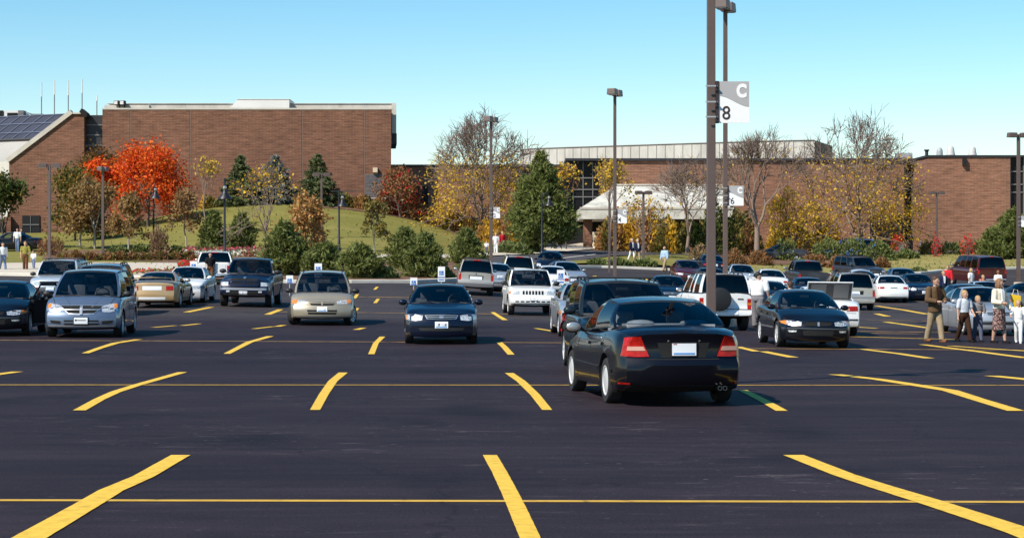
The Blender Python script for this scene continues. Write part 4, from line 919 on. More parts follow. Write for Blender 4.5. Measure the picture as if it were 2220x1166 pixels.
def build_ground():
    xs = [px2x(u, 1) for u in range(-700, 2901, 60)]
    Ys = list(np.arange(4, 60, 2.5)) + list(np.arange(60, 260, 3.0)) + [300, 380, 600, 1200, 3000]
    m = MB(); n = len(xs); vs = []
    for Y in Ys:
        ext = max(1.0, 60.0 / Y)
        for x in xs: vs.append((x * Y * ext, Y, gz(x * Y * ext, Y)))
    fs = [(j*n+i, j*n+i+1, (j+1)*n+i+1, (j+1)*n+i) for j in range(len(Ys) - 1) for i in range(n - 1)]
    b = len(vs); vs += [(-80, -60, 0), (80, -60, 0)]
    m.add(vs, fs + [(b, b + 1, n - 1, 0)])
    tag(m.build('parking_lot', M_ASPH, smooth=60), kind='structure')
    # lawns, mulch beds, pavements beyond the kerb
    e = .05
    left_edge = [(-300, 597), (0, 597), (120, 599), (300, 604), (450, 612), (600, 613), (760, 613), (880, 613), (1000, 608), (1040, 590)]
    kerb_line = gp(*left_edge)
    back = [(px2x(1075, 189), 189), (px2x(-300, 189), 189)]
    drape('lawn', [kerb_line + gp((1060, 556)) + back], M_GRASS, .06, 2.0)
    kerb('kerb', kerb_line, .7, .16, M_KERB)
    drape('pavement', [gp((-300, 596), (0, 596), (120, 598), (300, 602), (345, 598), (430, 590), (430, 574), (300, 573), (0, 574), (-300, 575))], M_CONC, .12)
    drape('mulch_bed', [gp((430, 610), (600, 612), (760, 612), (880, 612), (1000, 607), (1035, 588), (1000, 570), (850, 568), (700, 566), (560, 560), (400, 556), (330, 572), (420, 592))], M_MULCH, .10)
    drape('planting_bed', [gp((90, 563), (330, 569), (400, 560), (560, 562), (560, 548), (400, 546), (250, 544), (110, 545))], M_MULCH, .085)
    drape('planting_bed', [gp((690, 452), (780, 460), (850, 470), (900, 480), (960, 496), (1010, 508), (1060, 524)) + [(px2x(1060, 189), 189), (px2x(690, 189), 189)]], M_MULCH, .10)
    # pavement sweeping from the island to the entrance, and the drive in front of it
    drape('pavement', [gp((815, 562), (900, 563), (1000, 563), (1060, 558), (1180, 552), (1300, 541), (1420, 536), (1560, 536), (1700, 538)) + gp((1700, 530), (1560, 529), (1420, 528), (1280, 527), (1180, 540), (1060, 552), (1000, 556), (900, 556), (815, 555))], M_CONC, .14)
    drape('drive', [gp((1110, 578), (1200, 575), (1290, 562), (1330, 556), (1500, 556), (1700, 560), (1700, 539), (1560, 537), (1420, 537), (1300, 542), (1180, 553), (1060, 559), (1045, 575))], M_DRIVE, .10)
    drape('lawn', [gp((1080, 578), (1200, 577), (1290, 573), (1420, 577), (1480, 582), (1560, 588), (1560, 556), (1420, 556), (1320, 560), (1280, 566), (1200, 572))], M_GRASS, .13)
    kerb('kerb', [(px2x(p, Z), Z) for p, Z in ((1060, 136.5), (1200, 139.5), (1300, 142), (1420, 142.6), (1500, 142.8), (1560, 143))], .6, .15, M_KERB)
    drape('lawn', [gp((1560, 591), (1760, 592), (1900, 594), (2000, 590), (2220, 580), (2500, 578)) + [(px2x(2500, 186), 186), (px2x(1560, 186), 186)]], M_GRASS_DRY, .06, 2.0)
    kerb('kerb', [(px2x(p, Z), Z) for p, Z in ((1560, 143), (1760, 146.5), (1900, 147.5), (1990, 148.5), (2040, 151), (2220, 154.5), (2500, 157))], .6, .15, M_KERB)
    drape('mulch_bed', [gp((1560, 580), (1620, 574), (1760, 576), (1900, 570), (1930, 560), (1960, 545), (1800, 540), (1560, 545))], M_MULCH, .11)
    drape('pavement', [gp((1985, 553), (2220, 551), (2400, 551), (2400, 545), (2220, 545), (1985, 547))], M_CONC, .12)
    # white kerb line curling in front of the drive
    kerb('kerb', gp((1190, 566), (1240, 560), (1290, 554)), .25, .12, M_KERB)
    # painted stall lines, each a bent stripe with its own kinks, then the long dividers
    def stripe(pts, wpx, mat, off=.008, name='stall_marking'):
        L = []
        for (x, y), ww in zip(pts, wpx):
            a = ground_at(x, y); L.append((a[0], a[1], ww * a[1] / F_PX))
        m = MB(); vs = []; fs = []; L2 = []
        for a, b in zip(L[:-1], L[1:]):
            k = max(1, int((a[1] - b[1]) / .12)) if a[1] < 60 else 3
            for i in range(k): L2.append(tuple(lerp(a[j], b[j], i / k) for j in range(3)))
        L2.append(L[-1]); L = [(x + random.gauss(0, .0008), y, ww * random.uniform(.992, 1.008)) for x, y, ww in L2]
        for (x, y, ww) in L: vs += [(x - ww / 2, y, gz(x, y) + off), (x + ww / 2, y, gz(x, y) + off)]
        for i in range(len(L) - 1): fs.append((2*i, 2*i+1, 2*i+3, 2*i+2))
        m.add(vs, fs); return tag(m.build(name, mat), kind='structure')
    for pts, wd in [
      ([(392, 987), (310, 1034), (240, 1064), (190, 1094), (110, 1140), (40, 1180), (-60, 1240)], [42, 48, 55, 60, 70, 80, 90]),
      ([(1062, 987), (1083, 1024), (1105, 1068), (1120, 1100), (1135, 1134), (1155, 1180), (1180, 1240)], [31, 33, 37, 40, 43, 46, 52]),
      ([(1720, 987), (1830, 1030), (1910, 1056), (2005, 1085), (2120, 1122), (2220, 1155), (2420, 1235)], [45, 50, 56, 64, 72, 80, 95]),
      ([(396, 807), (300, 834), (250, 850), (215, 866), (172, 890)], [20, 22, 24, 25, 28]),
      ([(744, 808), (722, 826), (702, 855), (683, 889)], [20, 20, 21, 22]),
      ([(1104, 809), (1130, 827), (1160, 856), (1186, 889)], [19, 20, 21, 22]),
      ([(1610, 846), (1650, 866), (1695, 891)], [20, 22, 26]),
      ([(1810, 812), (1900, 822), (2060, 847), (2120, 866), (2202, 891)], [30, 32, 36, 34, 38]),
      ([(38, 806), (0, 811), (-60, 820)], [26, 28, 30]), ([(2150, 815), (2230, 823), (2330, 836)], [36, 38, 40]),
      ([(300, 736), (250, 744), (215, 755), (185, 766)], [18, 18, 16, 16]), ([(586, 729), (540, 742), (515, 755), (492, 767)], [16, 16, 15, 15]),
      ([(829, 730), (815, 744), (805, 768)], [12, 12, 14]), ([(1082, 742), (1094, 753), (1108, 769)], [13, 14, 15]),
      ([(1600, 752), (1640, 762)], [16, 18]), ([(1655, 762), (1720, 775)], [20, 24]), ([(1870, 757), (1950, 767), (2015, 777)], [18, 22, 24]),
      ([(2000, 747), (2120, 762), (2225, 776)], [18, 22, 26]), ([(2060, 750), (2240, 762)], [18, 20]),
      ([(458, 666), (404, 677)], [14, 16]), ([(608, 671), (580, 682)], [13, 15]), ([(775, 638), (768, 647)], [7, 8]), ([(820, 648), (813, 657)], [7, 8]), ([(818, 622), (812, 628)], [6, 6]),
      ([(775, 668), (768, 676)], [8, 9]), ([(1068, 677), (1095, 694)], [9, 12]), ([(1162, 712), (1205, 719)], [12, 14]), ([(788, 711), (772, 715)], [14, 15]),
      ([(432, 702), (395, 706)], [14, 15]), ([(380, 706), (332, 710)], [12, 14]), ([(615, 705), (600, 708)], [14, 15]), ([(592, 708), (550, 713)], [12, 14]),
      ([(1900, 663), (1960, 672), (2010, 681)], [12, 14, 16]), ([(1900, 680), (1925, 686)], [14, 16]), ([(1920, 698), (2012, 711)], [16, 18]), ([(1840, 722), (1990, 724)], [18, 18]), ([(1845, 708), (1900, 712)], [14, 14]),
      ([(1288, 598), (1320, 608)], [8, 9]), ([(1380, 600), (1415, 610)], [8, 9]), ([(1850, 730), (2070, 736)], [22, 22])]:
        stripe(pts, wd, M_YEL)
    def divider(y0, y1, x0, x1, wid, mat):
        m = MB(); vs = []; fs = []; n = 40
        for i in range(n + 1):
            px = lerp(x0, x1, i / n); a = ground_at(px, lerp(y0, y1, i / n))
            vs += [(a[0], a[1] - wid / 2, gz(a[0], a[1] - wid / 2) + .004), (a[0], a[1] + wid / 2, gz(a[0], a[1] + wid / 2) + .004)]
            if i: fs.append((2*i-2, 2*i, 2*i+1, 2*i-1))
        m.add(vs, fs); tag(m.build('stall_divider', mat), kind='structure')
    divider(1084, 1088, -60, 2280, .13, M_YDIV); divider(834, 835, -60, 2280, .13, M_YDIV)
    divider(737, 743, -60, 1240, .20, M_YOLD); divider(755, 759, 1560, 2280, .22, M_YOLD)
    divider(676, 682, 600, 1240, .3, M_YOLD); divider(643, 646, 700, 1000, .3, M_YOLD); divider(718, 722, 1840, 2280, .3, M_YOLD); divider(694, 697, 1880, 2240, .3, M_YOLD)
build_ground()

# ------------------------------------------------------------------ buildings
def brick_mat(name, base, dark, light):
    if name in MATS: return MATS[name]
    m = bpy.data.materials.new(name); m.use_nodes = True; n = m.node_tree; b = n.nodes['Principled BSDF']; b.inputs['Roughness'].default_value = .9; b.inputs['Specular IOR Level'].default_value = .2
    tc = n.nodes.new('ShaderNodeTexCoord'); sp = n.nodes.new('ShaderNodeSeparateXYZ'); n.links.new(tc.outputs['Object'], sp.inputs[0])
    cb = n.nodes.new('ShaderNodeCombineXYZ'); ad = n.nodes.new('ShaderNodeMath'); ad.operation = 'ADD'
    n.links.new(sp.outputs['X'], ad.inputs[0]); n.links.new(sp.outputs['Y'], ad.inputs[1]); n.links.new(ad.outputs[0], cb.inputs['X']); n.links.new(sp.outputs['Z'], cb.inputs['Y'])
    br = n.nodes.new('ShaderNodeTexBrick'); br.inputs['Scale'].default_value = 1.0; br.inputs['Brick Width'].default_value = .62; br.inputs['Row Height'].default_value = .155; br.inputs['Mortar Size'].default_value = .016
    br.inputs['Color1'].default_value = (*base, 1); br.inputs['Color2'].default_value = (*dark, 1); br.inputs['Mortar'].default_value = (*light, 1); br.inputs['Bias'].default_value = -.1
    n.links.new(cb.outputs[0], br.inputs['Vector'])
    def noise(sx, sy, lo, hi, p0=.3, p1=.7):
        mp = n.nodes.new('ShaderNodeMapping'); mp.inputs['Scale'].default_value = (sx, sy, 1); n.links.new(cb.outputs[0], mp.inputs['Vector'])
        no = n.nodes.new('ShaderNodeTexNoise'); no.inputs['Scale'].default_value = 1; no.inputs['Detail'].default_value = 6; no.inputs['Roughness'].default_value = .65; n.links.new(mp.outputs[0], no.inputs['Vector'])
        cr = n.nodes.new('ShaderNodeValToRGB'); cr.color_ramp.elements[0].position = p0; cr.color_ramp.elements[1].position = p1; cr.color_ramp.elements[0].color = (lo, lo, lo, 1); cr.color_ramp.elements[1].color = (hi, hi * .99, hi * .97, 1)
        n.links.new(no.outputs[0], cr.inputs[0]); return cr.outputs[0]
    c = br.outputs[0]
    for a in (noise(.9, 6.0, .62, 1.38, .33, .70), noise(.12, .18, .80, 1.10)):
        mx = n.nodes.new('ShaderNodeMix'); mx.data_type = 'RGBA'; mx.blend_type = 'MULTIPLY'; mx.inputs[0].default_value = 1.0
        n.links.new(c, mx.inputs[6]); n.links.new(a, mx.inputs[7]); c = mx.outputs[2]
    n.links.new(c, b.inputs['Base Color']); MATS[name] = m; return m
M_BRICK = brick_mat('brown_brick', (.198, .088, .056), (.160, .072, .046), (.24, .15, .105))
M_BRICK2 = brick_mat('light_brick', (.255, .118, .074), (.21, .098, .062), (.30, .19, .135))
M_FASC = ramp_mat('weathered_fascia', [(0.3, (.40, .38, .33)), (0.5, (.52, .49, .43)), (0.7, (.60, .57, .50))], scale=(1.2, 1.2, .35), nscale=.8, detail=8, rough=.8)
M_WPANEL = pm('white_panel', (.66, .65, .62), rough=.6, var=.06, vscale=.4)
M_COPE = pm('stone_coping', (.52, .47, .40), rough=.8, var=.12, vscale=.8)
M_DMETAL = pm('dark_metal_panel', (.022, .021, .026), rough=.5, var=.15, vscale=.5)
M_DGLASS = pm('dark_curtain_glass', (.010, .0095, .011), rough=.3, spec=.15, var=.3, vscale=.3)
M_MULL = pm('grey_mullion', (.16, .155, .15), rough=.5)
M_ROOFBLUE = pm('blue_roof_panel', (.022, .028, .055), rough=.75, var=.2, vscale=.6)
M_SEAM = pm('pale_roof_seam', (.10, .12, .18), rough=.7)
M_LOUV = pm('grey_louvre', (.15, .135, .135), rough=.7, var=.2, vscale=4)
M_JOINT = pm('wall_joint', (.22, .135, .095), rough=.9)
M_CANOPY = ramp_mat('canopy_membrane', [(0.3, (.36, .345, .30)), (0.48, (.54, .52, .45)), (0.70, (.68, .65, .57))], nscale=.9, detail=10, rough=.8)
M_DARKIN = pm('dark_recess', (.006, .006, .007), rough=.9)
M_GALV = pm('galvanised_metal', (.36, .36, .37), rough=.5, var=.1)
M_RETURN = ramp_mat('brown_metal', [(0.35, (.18, .12, .08)), (0.6, (.35, .24, .14))], scale=(2, 2, .3), nscale=1.0, rough=.8)  # mottled brown metal, darker than the pale roof band

def build_auditorium():
    Y0 = 190.0; X = lambda p: px2x(p, Y0); Z = lambda p: py2z(p, Y0)
    r = empty('brick_auditorium', (X(535), Y0, 6.0)); tag(r, 'big windowless brown brick auditorium with pale roof fascia behind the grass mound', 'building')
    def part(name, m, mats, parent=None, **k):
        o = m.build(name, mats, None, **k); p = parent or r; o.parent = p
        o.location = -Vector((p.location if p is r else Vector(r.location))) if p is r else Vector((0, 0, 0)); return o
    m = MB(); m.prism([(X(222), Y0), (X(848), Y0), (X(848) - 8.5, Y0 + 36), (X(222), Y0 + 36)], 2.5, Z(238)); wall = part('wall', m, M_BRICK)
    for p in (283, 413, 655, 790):
        m = MB(); m.box(X(p) - .06, X(p) - .02, Y0 - .012, Y0, 2.5, Z(239), 1); m.box(X(p) - .02, X(p) + .05, Y0 - .02, Y0, 2.5, Z(239), 0); part('expansion_joint', m, [M_JOINT, M_DARKIN], wall)
    m = MB(); m.box(X(221.5), X(849.5), Y0 - .06, Y0 + .5, Z(238), Z(234.5)); part('coping', m, M_COPE)
    m = MB(); m.box(X(222), X(319), Y0 + 1.0, Y0 + 3, Z(236), Z(226)); m.box(X(315), X(848), Y0 + 1.6, Y0 + 6, Z(236), Z(222.5)); m.box(X(225), X(849), Y0 + 1.5, Y0 + 6.3, Z(222.5), Z(221.5)); part('roof_fascia', m, M_FASC)
    m = MB(); m.prism([(X(495), Z(234)), (X(625), Z(234)), (X(625), Z(214.5)), (X(513), Z(214.5))], Y0 + .8, Y0 + 5, 'y'); m.box(X(511), X(626), Y0 + .75, Y0 + 5.1, Z(214.5), Z(213.3)); part('roof_plant_screen', m, M_WPANEL)
    m = MB(); m.prism([(X(848), Y0 + .9), (X(858), Y0 + .9), (X(858) - .5, Y0 + 9), (X(848) - .6, Y0 + 9)], Z(288), Z(222)); part('corner_fin', m, M_FASC)
    m = MB(); m.prism([(X(848), Y0 + .95), (X(859), Y0 + .95), (X(859) - .55, Y0 + 9), (X(848) - .6, Y0 + 9)], Z(311), Z(288)); part('corner_shade_box', m, M_DMETAL)  # dark box stands in for the overhang's shadow below the fin
    # louvred gate with a wall lamp over it
    m = MB(); m.box(X(793), X(833), Y0 - .05, Y0, Z(428), Z(378), 0)
    for i in range(17): q = lerp(794, 832, i / 16); m.box(X(q) - .03, X(q) + .03, Y0 - .09, Y0 - .05, Z(427), Z(379), 0)
    for q in (401, 410, 419): m.box(X(793), X(833), Y0 - .10, Y0 - .05, Z(q) - .03, Z(q) + .03, 1)
    part('louvred_gate', m, [M_LOUV, M_MULL]); m = MB(); m.box(X(788), X(838), Y0 - .5, Y0, Z(431), Z(429)); part('gate_sill', m, M_COPE)
    m = MB(); m.box(X(809), X(819), Y0 - .45, Y0, Z(374), Z(364)); m.prism([(Y0 - .45, Z(374)), (Y0, Z(378)), (Y0, Z(374))], X(809), X(819), 'x'); part('wall_lamp', m, pm('lamp_housing', (.62, .5, .34), rough=.5))
    # lower wing with its sloping gable
    m = MB(); m.prism([(X(18), 1.0), (X(181), 1.0), (X(181), Z(247)), (X(157), Z(247)), (X(20), Z(350)), (X(18), Z(352))], Y0 + .3, Y0 + 14, 'y')
    part('gable_wall', m, M_BRICK)
    m = MB(); a, b = Vector((X(17), 0, Z(352))), Vector((X(157), 0, Z(246))); d = (b - a).normalized(); nn = Vector((-d.z, 0, d.x)) * .42
    m.prism([(a.x, a.z), (b.x, b.z), (b.x + nn.x, b.z + nn.z), (a.x + nn.x, a.z + nn.z)], Y0 + .1, Y0 + .9, 'y'); m.box(X(157), X(182), Y0 + .1, Y0 + .9, Z(247), Z(244)); part('gable_coping', m, M_COPE)
    m = MB(); m.box(X(181), X(222), Y0 + 1.2, Y0 + 2, 2.5, Z(248)); part('recessed_panel', m, M_DMETAL)
    for q in (269.5, 291.5, 314): m = MB(); m.box(X(182), X(222), Y0 + 1.1, Y0 + 1.2, Z(q) - .05, Z(q) + .05); part('panel_joint', m, M_MULL)
    m = MB(); m.prism([(X(173), Z(243)), (X(178), Z(236)), (X(190), Z(246)), (X(190), Z(253)), (X(184), Z(256))], Y0 - .3, Y0 + 1, 'y'); part('corner_floodlight', m, M_DARKIN)
    m = MB(); m.prism([(X(48), Z(262)), (X(222), Z(262)), (X(222), Z(228)), (X(48), Z(239))], Y0 + 12, Y0 + 16, 'y'); part('upper_parapet', m, M_FASC)
    # the wing's long roof slope running back to the left
    def slope(t0, t1, name, mat, lift=0.0, back=46.0):
        p, q = a + (b - a) * t0, a + (b - a) * t1; mm = MB(); dv = Vector((-back, back * .55, 0)); up = Vector((-.3, -.5, .8)) * lift
        P = [Vector((p.x, Y0 + .6, p.z)), Vector((q.x, Y0 + .6, q.z))]; P = [v + up for v in P] + [v + up + dv for v in reversed(P)]
        th = Vector((0, .3, -.25)); mm.add(P + [v + th for v in P], [(0, 1, 2, 3), (7, 6, 5, 4), (0, 4, 5, 1), (1, 5, 6, 2), (2, 6, 7, 3), (3, 7, 4, 0)]); return part(name, mm, mat)
    slope(0, .48, 'lower_roof', pm('grey_roof_metal', (.34, .325, .30), rough=.7, var=.1, vscale=.5)); slope(.46, .985, 'solar_roof', M_ROOFBLUE, .12); slope(.44, .47, 'roof_gutter', M_DMETAL, .25)
    mm = MB()
    for t in (.60, .79, .965):
        p = a + (b - a) * t
        mm.tube([Vector((p.x, Y0 + .6, p.z)) + Vector((-.04, -.08, .14)), Vector((p.x - 46, Y0 + .6 + 25.3, p.z)) + Vector((-.04, -.08, .14))], .07, 4)
    for i in range(22):
        d = i * 1.25 + .5; p, q = a + (b - a) * .48, a + (b - a) * .965
        mm.tube([Vector((v.x - d, Y0 + .6 + d * .55, v.z)) + Vector((-.04, -.08, .14)) for v in (p, q)], .05, 4)
    part('roof_ribs', mm, M_SEAM)
    m = MB(); m.add([(X(19), Y0 + .3, 1), (X(19), Y0 + .3, Z(350)), (X(19) - 46, Y0 + 25.6, Z(350)), (X(19) - 46, Y0 + 25.6, 1), (X(19), Y0 + 2, 1), (X(19), Y0 + 2, Z(350)), (X(19) - 46, Y0 + 27, Z(350)), (X(19) - 46, Y0 + 27, 1)], [(0, 1, 2, 3), (7, 6, 5, 4), (0, 4, 5, 1), (3, 2, 6, 7), (1, 5, 6, 2), (0, 3, 7, 4)]); part('end_wall', m, M_FASC)
    # doorways in the wing
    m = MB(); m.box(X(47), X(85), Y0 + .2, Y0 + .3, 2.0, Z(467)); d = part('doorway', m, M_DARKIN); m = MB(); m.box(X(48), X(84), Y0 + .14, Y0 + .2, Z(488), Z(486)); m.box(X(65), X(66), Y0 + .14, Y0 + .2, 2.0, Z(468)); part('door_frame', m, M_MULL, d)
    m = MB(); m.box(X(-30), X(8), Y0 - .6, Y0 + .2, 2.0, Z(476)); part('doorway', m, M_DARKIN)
    m = MB(); m.box(X(9), X(25), Y0 - .3, Y0 + .3, 2.0, Z(470)); part('door_pier', m, M_BRICK)
    # plant room and whip aerials on the roof
    r2 = empty('roof_plant_room', (X(30), Y0 + 20, Z(262))); tag(r2, 'white boxy plant room with dark openings above the blue roof slope', 'plant room')
    def p2(name, m, mat): o = m.build(name, mat); o.parent = r2; o.location = -r2.location; return o
    Yp = 211.0; Xp = lambda p: px2x(p, Yp); Zp = lambda p: py2z(p, Yp)
    m = MB(); m.box(Xp(-40), Xp(48), Yp, Yp + 5, Zp(268), Zp(240)); m.box(Xp(48), Xp(118), Yp + 1, Yp + 5, Zp(268), Zp(247)); p2('wall', m, M_WPANEL)
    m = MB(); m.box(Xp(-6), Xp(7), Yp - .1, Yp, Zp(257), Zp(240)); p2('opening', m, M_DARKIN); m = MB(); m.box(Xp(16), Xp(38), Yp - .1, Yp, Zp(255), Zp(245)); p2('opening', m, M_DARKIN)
    m = MB(); m.box(Xp(40), Xp(52), Yp - .2, Yp + 1.0, Zp(268), Zp(240)); m.box(Xp(62), Xp(90), Yp + .8, Yp + 1.0, Zp(266), Zp(246)); p2('side_panel', m, M_LOUV)
    for i, (p, y0, y1, y2) in enumerate([(90, 178, 210, 255), (118, 175, 206, 252), (148, 175, 207, 246), (178, 171, 202, 232), (210, 207, 219, 237)]):
        Ya = 204.0; o = empty('whip_aerial', (px2x(p, Ya), Ya, py2z(y2, Ya))); h1, h2 = py2z(y1, Ya) - py2z(y2, Ya), py2z(y0, Ya) - py2z(y2, Ya)
        m = MB(); m.tube([(0, 0, -.6), (0, 0, h1)], .05, 6); m.build('mast', M_LOUV, o); m = MB(); m.tube([(0, 0, h1), (0, 0, h2)], [.07, .05], 6); m.build('whip', M_WPANEL, o)
        tag(o, ['white whip aerial above the blue roof, leftmost of the roof aerials', 'white whip aerial second from the left on the roof', 'white whip aerial third from the left on the roof', 'tallest white whip aerial, near the roof corner floodlight', 'short stubby white aerial beside the pair of floodlights'][i], 'aerial', 'whip aerials on the auditorium roof')
    o = empty('roof_floodlight', (X(257), Y0 + .6, Z(233))); tag(o, 'pair of boxy floodlights with bright faces on the brick parapet', 'floodlight')
    for s in (-.26, .30):
        m = MB(); m.box(s - .26, s + .24, -.3, .3, .25, .66); h = m.build('lamp_housing', M_DARKIN, o, bevel=.03); m = MB(); m.box(s - .22, s + .1, -.33, -.3, .3, .62); m.build('lens', M_WPANEL, h)
    
    for q in (0, .45): m = MB(); m.box(q - .06, q + .06, -.06, .06, -.1, .3); m.build('bracket', M_DARKIN, o)
build_auditorium()

def build_entrance():
    Y0 = 194.0; X = lambda p: px2x(p, Y0); Z = lambda p: py2z(p, Y0)
    r = empty('entrance_building', (X(1400), Y0, 3.0)); tag(r, 'long low brown brick building with dark glass and curved pale roof band', 'building')
    def part(name, m, mats, parent=None, **k):
        o = m.build(name, mats, None, **k); o.parent = parent or r; o.location = -r.location if parent is None else (0, 0, 0); return o
    top = Z(349); g = 1.0
    m = MB(); m.box(X(840), X(1226), Y0, Y0 + 20, g, Z(362)); m.box(X(1306), X(1960), Y0, Y0 + 20, g, Z(349)); part('wall', m, M_BRICK2)
    m = MB(); m.box(X(840), X(1226), Y0 - .15, Y0 + 19, Z(362), Z(357)); m.box(X(1226), X(2012), Y0 - .25, Y0 + 19, Z(349), Z(343.5)); part('dark_fascia', m, M_DMETAL)
    m = MB(); m.box(X(893), X(928), Y0 - .03, Y0, Z(452), Z(404)); part('window', m, M_DGLASS)
    m = MB(); m.box(X(1886), X(1960), Y0 - .04, Y0, g, Z(468)); part('window', m, M_DGLASS)
    m = MB(); m.box(X(1118), X(1228), Y0 - .05, Y0, g, Z(363)); part('window', m, M_DGLASS)
    def curtain(x0, x1, yt, yb, cols, rows, Yw):
        m = MB(); m.box(px2x(x0, Yw), px2x(x1, Yw), Yw, Yw + 1, py2z(yb, Yw), py2z(yt, Yw)); c = part('curtain_wall', m, M_DGLASS)
        m = MB()
        for i in range(cols + 1): q = px2x(lerp(x0, x1, i / cols), Yw); m.box(q - .04, q + .04, Yw - .1, Yw, py2z(yb, Yw), py2z(yt, Yw))
        for q in rows: m.box(px2x(x0, Yw), px2x(x1, Yw), Yw - .13, Yw, py2z(q, Yw) - .05, py2z(q, Yw) + .05)
        part('mullions', m, M_MULL, c)
        return c
    curtain(1222, 1306, 352, 535, 4, (386, 411, 427, 470, 492), Y0 + .8); curtain(1960, 2011, 346, 535, 3, (377, 404, 420, 464), Y0 + .9)
    # end block nearer the car park
    Yb = 188.0; m = MB(); m.box(px2x(2011, Yb), px2x(2190, Yb), Yb, Yb + 14, g, py2z(341, Yb)); part('end_wall', m, M_BRICK2)
    m = MB(); m.box(px2x(2008, Yb), px2x(2600, Yb), Yb - .12, Yb + 14.5, py2z(341, Yb), py2z(336.5, Yb)); part('end_fascia', m, M_DMETAL)
    m = MB(); m.box(px2x(2179, Yb) - .04, px2x(2179, Yb) + .04, Yb - .02, Yb, g, py2z(342, Yb)); part('expansion_joint', m, M_JOINT)
    curtain(2190, 2420, 338, 548, 8, (372, 400, 417, 465), Yb + .5)
    m = MB(); m.box(px2x(2086, Yb), px2x(2094, Yb), Yb - .35, Yb, py2z(360, Yb), py2z(343, Yb)); part('wall_lamp', m, M_DARKIN)
    # curved pale metal band standing back on the roof
    pts = [(1128, 331, 222), (1135, 325, 221), (1150, 322.5, 219.5), (1190, 320.5, 218), (1330, 316, 214), (1480, 312, 210), (1640, 307.5, 206), (1720, 305, 204.5), (1766, 304, 204)]
    P = []
    for p, y, Yd in pts: P.append((px2x(p, Yd), Yd))
    zt = CAMZ + (HY - 305) * 204.5 / F_PX; zb = Z(352); m = MB(); vs = []
    for x, y in P: vs += [(x, y, zb), (x, y, zt), (x, y + .4, zb), (x, y + .4, zt)]
    fs = []
    for i in range(len(P) - 1): a = 4 * i; fs += [(a, a + 4, a + 5, a + 1), (a + 2, a + 3, a + 7, a + 6), (a + 1, a + 5, a + 7, a + 3)]
    m.add(vs, fs); band = part('roof_band', m, M_FASC)
    m = MB()
    for i in range(len(P) - 1):
        a, b = Vector((*P[i], 0)), Vector((*P[i+1], 0)); n = max(1, int((b - a).length / .95))
        for k in range(n): q = a + (b - a) * (k / n); m.box(q.x - .025, q.x + .025, q.y - .05, q.y + .02, zb, zt)
        m.tube([(a.x, a.y - .03, zt), (b.x, b.y - .03, zt)], .08, 4)
    part('band_seams', m, pm('band_seam', (.27, .255, .225), rough=.8), band)
    x0, x1 = P[-1][0] + .02, px2x(1805, 214); m = MB(); m.add([(x0, 204, zb), (x1, 214, zb), (x1, 214, zt), (x0, 204, zt), (x0 - .3, 204.5, zb), (x1 - .3, 214.5, zb), (x1 - .3, 214.5, zt), (x0 - .3, 204.5, zt)], [(0, 1, 2, 3), (7, 6, 5, 4), (3, 2, 6, 7), (1, 5, 6, 2)]); part('band_return', m, M_RETURN)
    # entrance canopy: hipped pale roof on a deep fascia
    Yc = 182.0; XC = lambda p: px2x(p, Yc); ZC = lambda p: py2z(p, Yc); xl, xr, zf0, zf1 = XC(1258), XC(1590), ZC(475), ZC(451); yb = Y0 - .05; zr = py2z(403, 190)
    c = empty('entrance_canopy', (XC(1400), Yc, ZC(475))); tag(c, 'pale hipped entrance canopy in front of the brick wall behind the thin trees', 'canopy')
    def pc(name, m, mat): o = m.build(name, mat); o.parent = c; o.location = -c.location; return o
    xi, xj = px2x(1336, 189), px2x(1572, 189); m = MB()
    m.add([(xl, Yc, zf1), (xr, Yc, zf1), (xj, 189, zr), (xi, 189, zr), (xl, yb, zf1), (xr, yb, zf1), (xi, yb, zr), (xj, yb, zr)], [(0, 1, 2, 3), (4, 0, 3, 6), (1, 5, 7, 2), (3, 2, 7, 6)]); pc('hip_roof', m, M_CANOPY)
    m = MB(); m.box(xl, xr, Yc, yb, zf0, zf1 - .004); pc('fascia', m, M_CANOPY); m = MB(); m.box(xl - .05, xr + .05, Yc - .06, Yc, zf1 - .1, zf1 + .08); pc('gutter', m, M_COPE)
    m = MB(); m.box(xi - .1, xj + .1, 188.7, 189.3, zr - .02, zr + .12); pc('ridge_cap', m, M_COPE)
    for p in (1274, 1400, 1500): m = MB(); m.box(px2x(p, 184) - .4, px2x(p, 184) + .4, 183.6, 184.4, 1, zf0 - .004); pc('pillar', m, M_BRICK2)
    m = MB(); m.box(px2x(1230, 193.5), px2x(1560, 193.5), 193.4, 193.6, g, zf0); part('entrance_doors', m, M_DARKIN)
    # vents on the end roof
    for i, (p, yt, wd, kind) in enumerate([(2037, 319, 14, 'dome'), (2061, 317, 20, 'mush'), (2108, 318, 20, 'mush'), (2009, 321, 12, 'stack'), (1960, 331, 32, 'box')]):
        Yv = 197.0; o = empty('roof_vent', (px2x(p, Yv), Yv, py2z(339, Yv))); h = py2z(yt, Yv) - py2z(338, Yv); rr = wd * Yv / F_PX / 2; m = MB()
        if kind == 'dome': m.lathe([(rr, -.3), (rr, h * .5), (rr * .9, h * .75), (rr * .55, h * .95), (0, h)], 16)
        elif kind == 'mush': m.lathe([(rr * .6, -.3), (rr * .6, h * .1), (rr, h * .12), (rr * .85, h * .4), (rr * .75, h * .85), (rr * .5, h), (0, h)], 16)
        elif kind == 'stack': m.lathe([(rr * .6, -.3), (rr * .6, h * .6), (rr, h * .75), (rr, h * .85), (0, h * .85)], 12)
        else: m.box(-rr, rr, -.5, .5, -.3, h)
        m.build('cowl', M_DMETAL if kind == 'stack' else (M_GALV if kind != 'mush' else pm('vent_white', (.5, .49, .47), rough=.6)), o, smooth=40); m = MB(); m.box(-rr * .7, rr * .7, -rr * .7, rr * .7, -1.0, -.25); m.build('curb', M_GALV, o)
